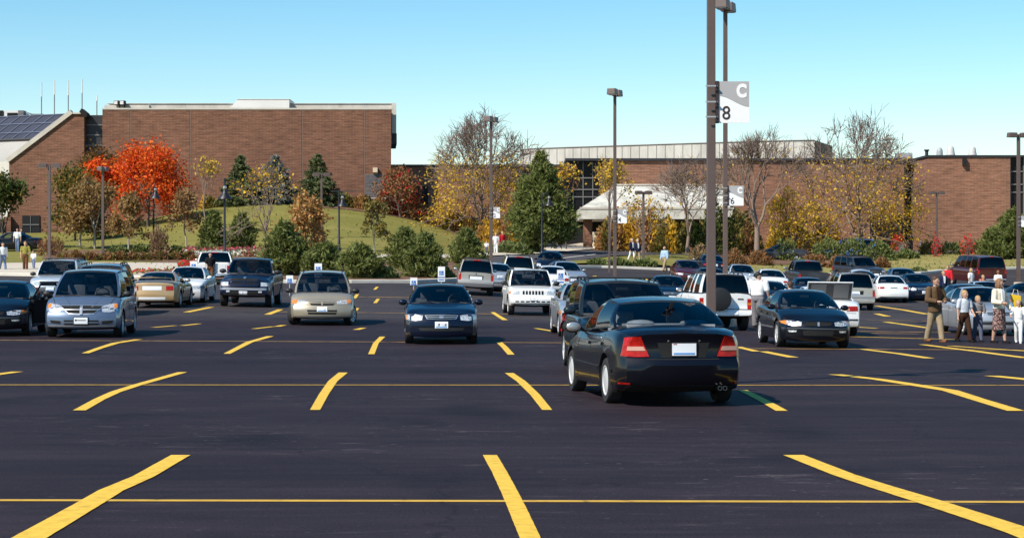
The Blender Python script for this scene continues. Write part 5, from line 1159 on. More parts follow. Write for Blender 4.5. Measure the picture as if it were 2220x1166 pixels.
        tag(o, ['grey domed roof vent beside a white mushroom vent', 'white mushroom roof vent touching the grey domed vent', 'white mushroom roof vent standing alone at the right', 'small dark topped vent stack on the low roof', 'flat grey roof box left of the dark topped stack'][i], 'roof vent', 'vents on the end roof')
build_entrance()
# ------------------------------------------------------------------ vegetation
M_BARK = ramp_mat('bark', [(0.3, (.07, .05, .04)), (0.7, (.16, .125, .10))], scale=(3, 3, .6), nscale=2, rough=.95)
M_BARKL = ramp_mat('pale_bark', [(0.3, (.30, .25, .20)), (0.7, (.46, .40, .33))], scale=(3, 3, .6), nscale=2, rough=.95)
M_TWIG = pm('grey_twig', (.23, .165, .13), rough=.95)
LF = dict(
  red=leaf_mat('red_maple_leaf', [(.66, .06, .012), (.80, .13, .015), (.85, .20, .02), (.72, .09, .02), (.55, .04, .012), (.82, .32, .04)], .4),
  redgreen=leaf_mat('bronze_leaf', [(.12, .07, .02), (.20, .085, .02), (.09, .08, .02), (.26, .10, .025)]),
  greenorange=leaf_mat('turning_leaf', [(.10, .11, .02), (.17, .14, .025), (.30, .16, .03), (.08, .09, .02), (.36, .15, .03)]),
  brown=leaf_mat('brown_leaf', [(.24, .13, .05), (.34, .19, .07), (.20, .12, .045), (.30, .21, .07), (.40, .24, .09)]),
  oak=leaf_mat('oak_leaf', [(.42, .20, .07), (.52, .27, .10), (.36, .17, .05), (.30, .22, .06), (.56, .33, .13)]),
  yellow=leaf_mat('yellow_leaf', [(.70, .43, .03), (.82, .54, .05), (.60, .36, .035), (.76, .50, .07), (.50, .30, .03)], .4),
  olive=leaf_mat('olive_leaf', [(.14, .13, .03), (.22, .18, .045), (.28, .2, .05), (.10, .1, .025)]),
  green=leaf_mat('green_leaf', [(.045, .07, .014), (.07, .10, .02), (.10, .13, .03), (.035, .05, .012)]),
  pine=leaf_mat('pine_needle', [(.10, .125, .032), (.15, .175, .045), (.20, .22, .065), (.12, .145, .038)], .25),
  juniper=leaf_mat('juniper_needle', [(.10, .125, .035), (.14, .17, .048), (.19, .21, .07)], .2),
  spruce=leaf_mat('spruce_needle', [(.075, .095, .035), (.11, .13, .048), (.15, .165, .065)], .2),
  blue=leaf_mat('blue_spruce_needle', [(.12, .13, .11), (.18, .19, .165), (.25, .26, .235)], .2),
  rust=leaf_mat('rust_leaf', [(.27, .125, .05), (.36, .17, .07), (.20, .11, .045), (.33, .20, .085)]),
  crimson=leaf_mat('crimson_leaf', [(.55, .03, .03), (.68, .06, .04), (.42, .03, .03)], .35),
  straw=leaf_mat('straw_leaf', [(.40, .27, .16), (.30, .2, .11), (.22, .17, .07), (.34, .15, .09)]),
  pinkf=leaf_mat('pink_petal', [(.70, .14, .20), (.62, .08, .12), (.75, .28, .32)]), whitef=leaf_mat('white_petal', [(.75, .68, .55), (.7, .7, .62)]), redf=leaf_mat('red_petal', [(.62, .02, .03), (.7, .05, .05), (.5, .015, .02)]))

def leaf_quads(P, size, elong=1.0, D=None, flat=0.0, jit=.35):
    """one small four-sided leaf per point; D = direction of the long axis or None for random"""
    n = len(P); nrm = rng.normal(size=(n, 3)); nrm[:, 2] = nrm[:, 2] * (1 + flat) + .35 * 1; nrm /= np.linalg.norm(nrm, axis=1)[:, None]
    t = rng.normal(size=(n, 3)) if D is None else D + rng.normal(size=(n, 3)) * jit
    t -= nrm * (t * nrm).sum(1)[:, None] * (1 if D is None else .0)
    t /= np.linalg.norm(t, axis=1)[:, None] + 1e-9
    b = np.cross(nrm, t); b /= np.linalg.norm(b, axis=1)[:, None] + 1e-9
    s = (size * rng.uniform(.6, 1.3, n))[:, None]
    a = t * s * elong * .5; c = b * s * .5 / max(1, elong * .6)
    return np.stack([P - a, P + c * .9 - a * .1, P + a, P - c * .9 - a * .1], 1).reshape(-1, 3)
def grow(rs, p, d, ln, r, depth, segs, tips, spread, up, kids, r0):
    q = p
    for k in range(2):
        d = (d + Vector((rs.gauss(0, .12), rs.gauss(0, .12), rs.gauss(0, .08) + up * .10))).normalized(); q2 = q + d * ln / 2
        segs.append((q, q2, r * (1 - .18 * k), r * (1 - .18 * (k + 1)), depth)); q = q2
        if depth <= 3: tips.append((q.copy(), d))
    if depth == 0: return
    n = kids if rs.random() < .75 else kids + 1
    ph = rs.random() * 6.28
    for i in range(n):
        a = ph + 6.283 * i / n + rs.gauss(0, .3); sp = R(spread) * rs.uniform(.6, 1.25)
        u = d.orthogonal().normalized(); v = d.cross(u); nd = d * math.cos(sp) + (u * math.cos(a) + v * math.sin(a)) * math.sin(sp)
        grow(rs, q, nd.normalized(), ln * rs.uniform(.66, .86), r * .64, depth - 1, segs, tips, spread, up, kids, r0)
def tree(name, label, X, Y, h, w, trunk=.3, leaf='brown', n=2500, ls=.22, depth=5, spread=32, up=.6, lo=0.0, hi=1.0, leaf2=None, f2=.3, bark=None, sig=.42, tr=None, group=None, cat='tree', seed=None, flat=0.0, kids=2, fork=None, shape=1.0, dens_low=0.0, rmin=.012, low=0, twig=0):
    rs = random.Random(seed if seed is not None else int(X * 100 + Y)); o = empty(name, (X, Y, gz(X, Y) - .05)); tag(o, label, cat, group)
    th = h * trunk; tr = tr or h * .014 + .03; segs = []; tips = []
    base = Vector((0, 0, 0)); top = Vector((rs.gauss(0, .05) * th, rs.gauss(0, .05) * th, th))
    nf = fork or 3
    for i in range(nf):
        a = 6.283 * i / nf + rs.gauss(0, .3); sp = R(spread) * rs.uniform(.7, 1.2)
        grow(rs, top, Vector((math.cos(a) * math.sin(sp), math.sin(a) * math.sin(sp), math.cos(sp))), (h - th) * .30, tr * .62, depth - 1, segs, tips, spread, up, kids, tr)
    grow(rs, top, Vector((rs.gauss(0, .1), rs.gauss(0, .1), 1)).normalized(), (h - th) * .30, tr * .66, depth - 1, segs, tips, spread * .8, up, kids, tr)
    for i in range(low):
        a = 6.283 * i / max(1, low) * 2.4 + rs.gauss(0, .2); zz = th + (h - th) * .30 * (i / low) ; grow(rs, Vector((0, 0, zz)), Vector((math.cos(a), math.sin(a), .12 + .35 * i / low)).normalized(), (h - th) * .21, tr * .4, 4, segs, tips, spread * 1.1, up * .3, kids, tr)
    zs = [t[0].z for t in tips]; rad = sorted(math.hypot(t[0].x, t[0].y) for t in tips)[int(len(tips) * .93)]
    fz = (h - th) / max(.1, max(zs) - th); fr = (w / 2) / max(.1, rad)
    def fit(p):
        if p.z <= th: return p
        z = th + (p.z - th) * fz; t = (z - th) / (h - th); k = fr * (1 if shape == 1 else max(.15, (1 - abs(2 * t - 1) ** 2.2 * (1 - shape))))
        g = min(1, (p.z - th) / (.15 * (h - th) + 1e-6)); k = lerp(1, k, g); return Vector((p.x * k, p.y * k, z))
    m = MB(); m.tube([(0, 0, -.3), (top.x * .5 + rs.gauss(0, .04), top.y * .5, th * .5), tuple(top)], [tr * 1.25, tr, tr * .85], 7, cap=False)
    for p, q, r0, r1, dp in segs: m.tube([fit(p), fit(q)], [max(r0, rmin), max(r1, rmin * .7)], 5 if dp >= 3 else 3, cap=False)
    for q, d in tips:
        if twig and rs.random() < .16 * twig and (q.z - th) > .35 * (max(zs) - th):
            f = fit(q)
            for _ in range(2):
                e = Vector((d.x + rs.gauss(0, .55), d.y + rs.gauss(0, .55), d.z + rs.gauss(.2, .4))).normalized() * rs.uniform(.5, 1.15); m.tube([f, f + e * .5 + Vector((0, 0, .04)), f + e], [rmin * .75, rmin * .65, rmin * .5], 3, cap=False)
    m.build('trunk', bark or M_BARK, o, 60)
    T = np.array([fit(t[0]) for t in tips])
    if n > 0 and leaf:
        t = (T[:, 2] - th) / (h - th); ok = np.where((t >= lo) & (t <= hi))[0]
        if len(ok) == 0: ok = np.arange(len(T))
        pr = np.ones(len(ok)) * (1 - dens_low * t[ok]); pr = np.maximum(pr, .02) * rng.uniform(.3, 1.6, len(ok)) ** 2.2; pr /= pr.sum()
        idx = rng.choice(ok, n, p=pr); sg = sig * (w / 6) ** .5
        P = T[idx] + rng.normal(size=(n, 3)) * np.array([sg, sg, sg * (.75 - .4 * flat)])
        ms = [LF[leaf]] + ([LF[leaf2]] if leaf2 else []); me = fast_mesh('crown', leaf_quads(P, ls, 1.25, None, flat * 2), 4)
        for mm in ms: me.materials.append(mm)
        if leaf2:
            key = rng.random(len(T)) < f2; me.polygons.foreach_set('material_index', key[idx].astype(np.int32))
        mobj('crown', me, o)
    return o
def conifer(name, label, X, Y, h, w, leaf='pine', n=3500, style='spruce', ls=.2, cat='tree', group=None, seed=None, bare=.05, cone=1.6):
    rs = np.random.default_rng(seed if seed is not None else int(abs(X) * 100 + Y)); o = empty(name, (X, Y, gz(X, Y) - .05)); tag(o, label, cat, group)
    m = MB(); m.tube([(0, 0, -.3), (0, 0, h * .5), (0, 0, h * .97)], [h * .016 + .03, h * .011 + .015, .01], 6)
    P = []; D = []; nl = max(7, int(h * (2.6 if style == 'spruce' else 1.9)) + 4)
    for i in range(nl):
        t = (i + rs.uniform(-.2, .2)) / nl; t = min(max(t, 0), .985); z = h * (bare + (1 - bare) * t)
        if style == 'spruce': rad = w / 2 * (1 - t) ** .9 * rs.uniform(.9, 1.08) + .05
        else: rad = w / 2 * (1 - t ** cone) * (.75 + .45 * math.sin(min(1, (t + .25) / .5) * 1.57)) * .88 + .08
        nb = max(4, int(5 + rad * 3.2))
        for k in range(nb):
            a = 6.283 * k / nb + rs.uniform(-.3, .3) + i * 1.1; L = rad * rs.uniform(.68, 1.12); dr = (-.12 if style == 'spruce' else .30) + rs.normal() * .1 + (.5 * t if style != 'spruce' else .15 * t)
            d = np.array([math.cos(a), math.sin(a), dr]); d /= np.linalg.norm(d); b = np.array([0, 0, z])
            m.tube([tuple(b), tuple(b + d * L)], [.012 + .01 * L, .006], 3, cap=False)
            c = int(6 + L * 16)
            if style == 'spruce':
                u = rs.uniform(.12, 1.03, c) ** .75; q = b + d * (L * u)[:, None]; side = np.cross(d, [0, 0, 1]); q += side * (rs.uniform(-1, 1, c) * (1.05 - u) * L * .42)[:, None]; q[:, 2] -= np.abs(rs.normal(size=c)) * .07
                P.append(q); D.append(np.tile(d * .8 + np.array([0, 0, -.25]), (c, 1)) + side * rs.normal(size=c)[:, None] * .5)
            else:
                u = 1 - np.abs(rs.normal(size=c)) * .28; q = b + d * (L * np.clip(u, .1, 1.05))[:, None] + rs.normal(size=(c, 3)) * (.06 + .07 * L)
                P.append(q); D.append(np.tile(d, (c, 1)) + rs.normal(size=(c, 3)) * .75 + np.array([0, 0, .35]))
    m.build('trunk', M_BARK, o, 60); P = np.concatenate(P); D = np.concatenate(D)
    k = n / len(P)
    if k > 1: rep = int(math.ceil(k)); P = np.repeat(P, rep, 0) + rs.normal(size=(len(P) * rep, 3)) * ls * .35; D = np.repeat(D, rep, 0)
    idx = rs.permutation(len(P))[:n]
    me = fast_mesh('crown', leaf_quads(P[idx], ls, 2.6, D[idx]), 4); me.materials.append(LF[leaf]); mobj('crown', me, o); return o
def shrub(name, label, X, Y, h, w, leaf='rust', n=700, ls=.16, twigs=14, spiky=False, depthr=.8, cat='shrub', group=None, leaf2=None, f2=.3):
    rs = np.random.default_rng(int(abs(X) * 50 + Y * 3)); o = empty(name, (X, Y, gz(X, Y) - .03)); tag(o, label, cat, group)
    m = MB(); ends = []
    for i in range(twigs):
        a = rs.uniform(0, 6.283); q = rs.uniform(.2, 1) ** .6; e = Vector((math.cos(a) * q * w / 2, math.sin(a) * q * w / 2 * depthr, h * math.sqrt(max(.05, 1 - (q * .92) ** 2)) * rs.uniform(.8, 1.0)))
        mid = e * .5 + Vector((rs.normal() * .05, rs.normal() * .05, .05)); m.tube([(e.x * .1, e.y * .1, -.1), tuple(mid), tuple(e)], [.018, .012, .006], 3, cap=False); ends.append(e)
        if spiky:
            for s in range(3): f = e * rs.uniform(.5, .8); m.tube([tuple(f), tuple(f + Vector((rs.normal() * .15 * w, rs.normal() * .1 * w, h * .3)))], [.01, .004], 3, cap=False)
    m.build('stem', M_TWIG if not spiky else pm('red_twig', (.22, .10, .07), rough=.9), o)
    v = rs.normal(size=(n, 3)); v /= np.linalg.norm(v, axis=1)[:, None]; v[:, 2] = np.abs(v[:, 2]); rr = rs.uniform(.35, 1, n) ** .45
    lump = 1 + .16 * np.sin(v[:, 0] * 5 + X) * np.cos(v[:, 1] * 4 + v[:, 2] * 6 + Y)
    P = v * (rr * lump)[:, None] * np.array([w / 2, w / 2 * depthr, h]); P[:, 2] = np.maximum(P[:, 2], .03)
    D = v.copy(); D[:, 2] += .8
    me = fast_mesh('foliage', leaf_quads(P, ls, 1.6 if not spiky else 2.2, D, jit=.6), 4); me.materials.append(LF[leaf])
    if leaf2: me.materials.append(LF[leaf2]); me.polygons.foreach_set('material_index', ((np.sin(P[:, 0] * 4 / w * 2 + X) + rs.normal(size=n) * .4) > (1 - 2 * f2)).astype(np.int32))
    mobj('foliage', me, o); return o
def at(px, yb, Z=None):
    """plan position of a base seen at photo (px, yb); Z fixes the distance when the base is hidden"""
    if Z: return px2x(px, Z), Z
    return ground_at(px, yb)
def hgt(X, Y, ytop): return py2z(ytop, Y) - gz(X, Y)

def plant_all():
    def T(label, px, yb, ytop, wpx, Z=None, name='broadleaf_tree', **k):
        X, Y = at(px, yb, Z); return tree(name, label, X, Y, hgt(X, Y, ytop), wpx * Y / F_PX, **k)
    def C(label, px, yb, ytop, wpx, Z=None, name='pine_tree', **k):
        X, Y = at(px, yb, Z); return conifer(name, label, X, Y, hgt(X, Y, ytop), wpx * 1.12 * Y / F_PX, **k)
    def S(label, px, yb, ytop, wpx, Z=None, name='shrub', **k):
        X, Y = at(px, yb, Z); return shrub(name, label, X, Y, hgt(X, Y, ytop), wpx * Y / F_PX, **k)
    # maples and bronze trees in front of the gable
    T('bright red and orange maple in full colour against the brick wall', 322, 0, 308, 132, 176, name='maple_tree', trunk=.14, leaf='red', n=9500, ls=.20, depth=6, sig=.55, kids=2, spread=38, low=5)
    T('dark bronze tree rising behind the small red maple', 208, 0, 318, 104, 181, trunk=.24, leaf='redgreen', n=4600, ls=.2, depth=5, sig=.5)
    T('small red maple between the bronze tree and the big red maple', 222, 0, 347, 96, 177, name='maple_tree', trunk=.3, leaf='red', n=2400, ls=.26, depth=4, sig=.5)
    T('green and orange turning tree left of the red maples', 162, 0, 366, 112, 166, trunk=.12, leaf='greenorange', leaf2='green', f2=.3, n=6200, ls=.2, depth=5, sig=.55, low=4)
    T('dark green leafy tree at the left edge in front of the end wall', 8, 0, 383, 92, 152, trunk=.25, leaf='green', leaf2='olive', f2=.25, n=3200, ls=.24, depth=5, sig=.48)
    g = 'young street trees along the foot of the mound'
    T('widest young brown tree on a pale trunk, left of the lawn', 205, 541, 386, 96, trunk=.26, low=4, leaf='brown', n=3800, ls=.20, depth=5, sig=.38, bark=M_BARKL, spread=26, group=g, tr=.09)
    T('young brown tree half hidden behind its wider neighbour, pale trunk', 174, 539, 404, 74, trunk=.28, low=3, leaf='brown', leaf2='greenorange', f2=.5, n=1900, ls=.20, depth=5, sig=.36, bark=M_BARKL, spread=26, group=g, tr=.09)
    T('small slim young brown tree under the left side of the red maple', 278, 545, 416, 62, trunk=.22, low=3, leaf='brown', n=2200, ls=.18, depth=5, sig=.32, bark=M_BARKL, spread=24, group=g, tr=.07)
    T('reddish brown young tree with round crown right of the red maple', 404, 540, 406, 68, trunk=.32, low=3, leaf='brown', leaf2='rust', f2=.4, n=1500, ls=.18, depth=5, sig=.34, bark=M_BARKL, spread=30, group=g, tr=.06)
    T('small oval olive tree alone on the open lawn', 811, 549, 434, 50, trunk=.26, low=3, leaf='olive', n=1500, ls=.17, depth=5, sig=.26, bark=M_BARKL, spread=24, group=g, tr=.05)
    T('orange brown oak with dry leaves beside the island pines', 668, 572, 416, 88, name='oak_tree', trunk=.12, low=6, leaf='oak', n=4200, ls=.19, depth=6, sig=.30, bark=M_BARKL, spread=22, shape=.7, tr=.07)
    T('nearly bare spreading tree with yellow leaves in its top on the mound', 573, 549, 348, 136, name='locust_tree', trunk=.22, leaf='yellow', n=420, ls=.17, depth=6, sig=.30, spread=36, up=.3, lo=.45, flat=.6, tr=.09, bark=M_TWIG, rmin=.02, low=4)
    T('slender bare tree with a few yellow tufts against the auditorium', 450, 515, 336, 84, name='locust_tree', trunk=.4, leaf='yellow', n=260, ls=.17, depth=5, sig=.26, spread=34, up=.5, lo=.6, tr=.07, bark=M_TWIG, rmin=.02)
    # spruces on the crest of the mound
    g = 'spruces on the crest of the mound'
    C('green spruce, leftmost of the three on the mound', 522, 0, 330, 112, 184, name='spruce_tree', leaf='spruce', n=11000, ls=.17, group=g)
    C('grey blue spruce in the middle of the three on the mound', 597, 0, 330, 118, 184.5, name='spruce_tree', leaf='blue', n=11000, ls=.17, group=g)
    C('green spruce, rightmost of the three on the mound', 688, 0, 328, 116, 184, name='spruce_tree', leaf='spruce', n=11000, ls=.17, group=g)
    # pines of the island
    g = 'young pines in the island bed'
    for lb, px, yb, yt, wd, nn in [('young pine beside the black bell lamp, on its left', 464, 540, 455, 56, 2600), ('young pine right of the black bell lamp on the lawn edge', 524, 545, 460, 62, 2800), ('tallest dark pine of the island, left of the oak', 618, 600, 476, 96, 4600),
        ('broad low pine behind the gold minivan', 702, 602, 527, 84, 3200), ('round low pine behind the white accessible sign in mid island', 780, 606, 529, 84, 3200), ('left pine of the bushy pair at the end of the island', 880, 585, 492, 74, 3000),
        ('right pine of the bushy pair, closest to the champagne vehicle', 922, 604, 504, 86, 3800), ('small open pine by the pavement left of the white vehicle', 1014, 575, 494, 70, 2600)]:
        C(lb, px, yb, yt, wd, leaf='pine', n=int(nn * 1.9), style='pine', ls=.125, group=g)
    C('big dark green pine in front of the glass wall', 1172, 0, 324, 132, 166, leaf='pine', n=20000, style='pine', ls=.19, bare=.10, cone=1.3)
    C('smaller pine of the pair near the right lamp post', 2153, 0, 492, 62, 168, leaf='pine', n=5000, style='pine', ls=.16, group='pines at the right end'); C('taller pine of the pair near the right lamp post', 2197, 0, 452, 96, 170, leaf='pine', n=8000, style='pine', ls=.17, group='pines at the right end')
    # honey locusts
    T('large golden locust with a bare twiggy top, left of the big pine', 1045, 0, 236, 240, 178, name='locust_tree', trunk=.10, bark=M_TWIG, twig=3, leaf='yellow', n=4900, ls=.19, depth=7, sig=.42, spread=36, up=.25, lo=0, hi=.60, flat=.6, dens_low=1.35, tr=.2, rmin=.028, low=12)
    T('large golden locust with a bare top in front of the end block', 1862, 0, 238, 255, 178, name='locust_tree', trunk=.10, bark=M_TWIG, twig=3, leaf='yellow', n=5000, ls=.19, depth=7, sig=.45, spread=38, up=.25, lo=0, hi=.62, flat=.6, dens_low=1.2, tr=.2, rmin=.028, low=12)
    T('low golden tree in full leaf left of the large right locust', 1718, 0, 392, 104, 172, name='locust_tree', trunk=.14, leaf='yellow', n=2400, ls=.18, depth=6, sig=.34, spread=34, flat=.5, tr=.12, low=7, dens_low=.6)
    T('tall bare tree with a forked grey trunk against the brick', 1640, 540, 280, 190, 168, name='bare_tree', trunk=.26, leaf='yellow', n=110, ls=.2, depth=7, sig=.3, spread=30, up=.35, tr=.24, bark=M_TWIG, fork=3, rmin=.022, twig=2)
    T('bare tree with a low fork in front of the canopy', 1488, 556, 350, 170, name='bare_tree', trunk=.22, leaf='yellow', n=60, ls=.2, depth=7, sig=.3, spread=32, up=.3, tr=.16, bark=M_TWIG, fork=3, rmin=.02, twig=2)
    T('thin tree with sparse yellow leaves by the canopy corner', 1322, 560, 332, 86, name='young_tree', trunk=.35, leaf='yellow', leaf2='olive', f2=.4, n=620, ls=.18, depth=6, sig=.3, spread=26, tr=.08, bark=M_TWIG)
    T('thin tree with orange leaves in front of the canopy roof', 1395, 0, 420, 110, 168, name='young_tree', trunk=.25, leaf='yellow', leaf2='oak', f2=.4, n=480, ls=.18, depth=6, sig=.36, spread=34, tr=.09, bark=M_TWIG)
    T('small yellow leaved tree against the glass wall right of the big pine', 1228, 0, 352, 70, 176, name='young_tree', trunk=.4, leaf='yellow', leaf2='rust', f2=.4, n=420, ls=.22, depth=5, sig=.4, spread=32, tr=.07)
    T('slim yellow green tree climbing the brick beside the glass wall', 1318, 0, 352, 46, 190, name='young_tree', trunk=.2, leaf='yellow', leaf2='oak', f2=.5, n=1000, ls=.22, depth=5, sig=.35, spread=18, tr=.07)
    T('orange tree with a red side at the right end of the auditorium', 866, 0, 362, 84, 182, trunk=.10, low=5, leaf='rust', leaf2='crimson', f2=.15, n=3600, ls=.18, depth=5, sig=.4)
    # shrubs, nearest the mound
    g = 'shrubs in the bed under the auditorium'
    for i, (px, yb, yt, wd, lf, l2) in enumerate([(452, 0, 424, 40, 'olive', 'yellow'), (745, 0, 418, 48, 'olive', 'oak'), (785, 0, 422, 50, 'oak', 'olive'), (822, 0, 427, 46, 'oak', 'rust'), (866, 0, 424, 70, 'oak', 'crimson'), (912, 0, 440, 48, 'straw', 'rust'), (945, 0, 442, 60, 'straw', 'oak'), (985, 0, 458, 60, 'olive', 'rust'), (1022, 0, 466, 56, 'olive', 'oak'), (1062, 0, 470, 70, 'yellow', 'oak'), (1100, 0, 478, 60, 'oak', 'yellow')]):
        lbs = ['olive shrub at the foot of the slender bare tree', 'olive shrub right of the rightmost spruce', 'orange shrub under the auditorium wall left of the gate', 'rusty orange shrub just below the louvred gate', 'large orange shrub with red touches below the orange tree', 'straw coloured shrub beside the dark wall corner', 'straw and orange shrub on the right slope of the mound', 'olive and rust shrub half way down the mound bed', 'olive shrub near the lower end of the mound bed', 'golden shrub under the large left locust', 'orange shrub between the left locust and the big pine']
        Zs = 184 if px < 900 else 184 - (px - 900) * .05
        S(lbs[i], px, yb, yt, wd, Zs, leaf=lf, leaf2=l2, n=900, ls=.2, group=g)
    for lb, px, yb, yt, wd, lf in [('reddish twiggy shrub on the lawn edge under the red maple', 346, 551, 486, 50, 'straw'), ('red brown twiggy shrub beside the left lamp post', 112, 556, 508, 70, 'rust'), ('pinkish bare shrub left of the bushy pine pair', 866, 582, 532, 44, 'straw'), ('small orange shrub at the foot of the oak', 664, 598, 566, 30, 'oak')]:
        S(lb, px, yb, yt, wd, leaf=lf, n=330, ls=.15, twigs=40, spiky=True, group='twiggy shrubs')
    g = 'low brown hedge shrubs along the lawn'
    hl = ['under the brown tree pair', 'left of the slim trunk', 'by the slim young tree trunk', 'behind the blue vehicle roof', 'in line with the red maple', 'in front of the twiggy shrub', 'near the pink flowers', 'touching the pink flowers', 'nearest the left lamp post', 'farthest right of the row']
    for i, px in enumerate([165, 197, 232, 262, 290, 318, 348, 380, 140, 410]):
        S('low rusty brown hedge shrub ' + hl[i], px, 566, 543 + (i % 3) * 2, 38, leaf='rust', leaf2='olive', f2=.25, n=480, ls=.15, group=g)
    g = 'spreading junipers'
    for lb, px, yb, yt, wd in [('green juniper behind the hedge under the red maple', 255, 549, 533, 46), ('green juniper behind the hedge by the twiggy shrub', 305, 549, 530, 50), ('green juniper right of the twiggy shrub', 385, 550, 533, 50), ('juniper under the left island pines', 450, 548, 530, 60), ('low juniper in the island near the middle accessible sign', 835, 606, 578, 60), ('low juniper left of the champagne vehicle', 955, 604, 580, 60), ('juniper by the pavement behind the white vehicle', 1010, 586, 570, 60),
        ('long juniper left of the standing stone sign', 1110, 552, 522, 90), ('juniper right of the big pine base', 1150, 548, 524, 70), ('juniper on the drive island, left end', 1295, 574, 560, 50), ('juniper on the drive island under the tall post', 1340, 576, 560, 60), ('juniper on the drive island, right end', 1395, 577, 561, 60),
        ('round green juniper in front of the low golden tree', 1705, 566, 516, 64), ('tall juniper in front of the parked bright blue van', 1795, 566, 516, 80), ('tall juniper right of the bright blue van', 1850, 566, 512, 80), ('wide juniper beside the red bush', 1905, 566, 520, 80), ('flat juniper under the red bush', 1965, 562, 540, 60), ('low juniper at the right kerb behind the dark sedans', 1990, 592, 580, 40), ('juniper near the rust shrubs at the right lawn', 1740, 590, 562, 50)]:
        S(lb, px, yb, yt, wd, leaf='juniper', n=1100, ls=.17, group=g, name='juniper')
    g = 'rust brown shrubs in the right bed'
    for lb, px, yb, yt, wd, lf in [('rust brown shrub behind the tall pole base', 1590, 578, 538, 60, 'rust'), ('rust brown shrub left of the round juniper', 1645, 576, 540, 60, 'rust'), ('rust brown shrub behind the graphite pickup', 1765, 580, 548, 60, 'rust'), ('rust brown shrub left of the dark vehicle roof', 1818, 582, 552, 50, 'rust'), ('rust brown shrub right of the dark vehicle roof', 1912, 582, 558, 40, 'rust'), ('orange brown shrub at the trunk of the low fork tree', 1520, 572, 530, 60, 'straw')]:
        S(lb, px, yb, yt, wd, leaf=lf, n=700, ls=.16, group=g)
    g = 'mixed shrubs by the entrance'
    for lb, px, yt, wd, lf, l2, Zs in [('orange shrub at the canopy left corner', 1318, 478, 60, 'oak', 'olive', 176), ('golden shrub under the canopy', 1362, 462, 70, 'yellow', 'oak', 177), ('rust and gold shrub in front of the canopy', 1404, 450, 70, 'oak', 'yellow', 176), ('olive shrub under the canopy right half', 1450, 470, 70, 'olive', 'yellow', 175),
        ('green shrub behind the low fork tree', 1500, 474, 70, 'green', 'olive', 177), ('tall green shrub at the end of the canopy', 1550, 430, 76, 'green', 'olive', 180), ('tall green shrub behind the small sign with 6', 1598, 445, 80, 'green', 'olive', 180), ('olive shrub at the forked bare tree', 1625, 480, 60, 'olive', 'rust', 178), ('dark olive shrub under the low golden tree', 1690, 490, 70, 'olive', 'yellow', 176), ('golden shrub under the right locust', 1790, 470, 80, 'yellow', 'olive', 182), ('bare brown shrub beneath the low golden tree', 1738, 490, 50, 'rust', 'straw', 180)]:
        S(lb, px, 0, yt, wd, Zs, leaf=lf, leaf2=l2, n=1200, ls=.22, group=g)
    for lb, px, yb, yt, wd, lf in [('bright red burning bush beside the right locust', 1947, 546, 504, 36, 'crimson'), ('thin red topped bush in front of the end block', 2030, 0, 502, 26, 'crimson'), ('small red topped bush against the end block', 2097, 0, 502, 36, 'crimson')]:
        S(lb, px, yb, yt, wd, 175 if yb == 0 else None, leaf=lf, n=420 if yb else 90, ls=.16, twigs=24, group='red bushes at the end block')
    for lb, px, yt, wd, lf in [('grassy shrub left of the thin red bush', 2015, 520, 50, 'olive'), ('green shrub between the red bushes', 2065, 522, 60, 'juniper'), ('reddish brown shrub right of the red bushes', 2115, 522, 60, 'rust')]:
        S(lb, px, 0, yt, wd, 180, leaf=lf, n=500, ls=.2, spiky=True, twigs=30, group='shrubs along the end block')
    # flower beds: many small blooms, one object per bed
    def flowers(label, poly, cols, n, hh, name='flower_bed'):
        xs = [p[0] for p in poly]; P = []
        tri = [poly[0], poly[1], poly[2], poly[3]]
        o = empty(name, (poly[0][0], poly[0][1], gz(*poly[0]))); tag(o, label, 'flowers', kind='stuff')
        U = rng.random((n, 2)); V = np.array([[*(lerp(Vector(tri[0]), Vector(tri[1]), a) * (1 - b) + lerp(Vector(tri[3]), Vector(tri[2]), a) * b)] for a, b in U])
        Z = np.array([gz(x, y) for x, y in V]) + rng.uniform(.1, hh, n); P = np.column_stack([V, Z]) - np.array(o.location)
        me = fast_mesh('blooms', leaf_quads(P, .2, 1.0), 4)
        for c in cols: me.materials.append(LF[c])
        me.polygons.foreach_set('material_index', rng.integers(0, len(cols), n).astype(np.int32)); mobj('blooms', me, o); return o
    flowers('bed of pink flowers below the mound lawn', gp((395, 553), (560, 552), (565, 546), (400, 546)), ['pinkf', 'pinkf', 'juniper', 'rust'], 1000, .45)
    flowers('strip of white flowers in front of the pink bed', gp((400, 558), (570, 558), (572, 553), (400, 553)), ['whitef', 'whitef', 'juniper'], 800, .4)
    flowers('small bed of pink flowers left of the tall island pine', gp((525, 560), (590, 560), (590, 552), (525, 552)), ['pinkf', 'juniper', 'rust'], 300, .5)
    flowers('patch of red flowers beside the pavement and pickup', gp((385, 583), (432, 583), (428, 574), (392, 578)), ['redf', 'redf', 'juniper'], 260, .4)
    flowers('row of red flowers along the pavement edge behind the coupe', gp((283, 600), (425, 592), (425, 588), (283, 594)), ['redf', 'juniper', 'rust'], 300, .3)
    flowers('salmon flowers along the drive by the canopy shrubs', gp((1405, 533), (1475, 533), (1475, 529), (1405, 529)), ['pinkf', 'whitef', 'juniper'], 220, .6)
    flowers('planter flowers at the canopy pillar', gp((1266, 526), (1284, 526), (1284, 522), (1266, 522)), ['redf', 'yellow', 'whitef'], 120, 1.2)
    # tufts of grass breaking up the lawn
    n = 1600; pts = []
    while len(pts) < n:
        u = rng.uniform(120, 1050); Yy = rng.uniform(118, 186); x = px2x(u, Yy); pts.append((x, Yy, gz(x, Yy) + .10))
    for _ in range(1200): u = rng.uniform(1560, 2300); Yy = rng.uniform(150, 182); x = px2x(u, Yy); pts.append((x, Yy, gz(x, Yy) + .10))
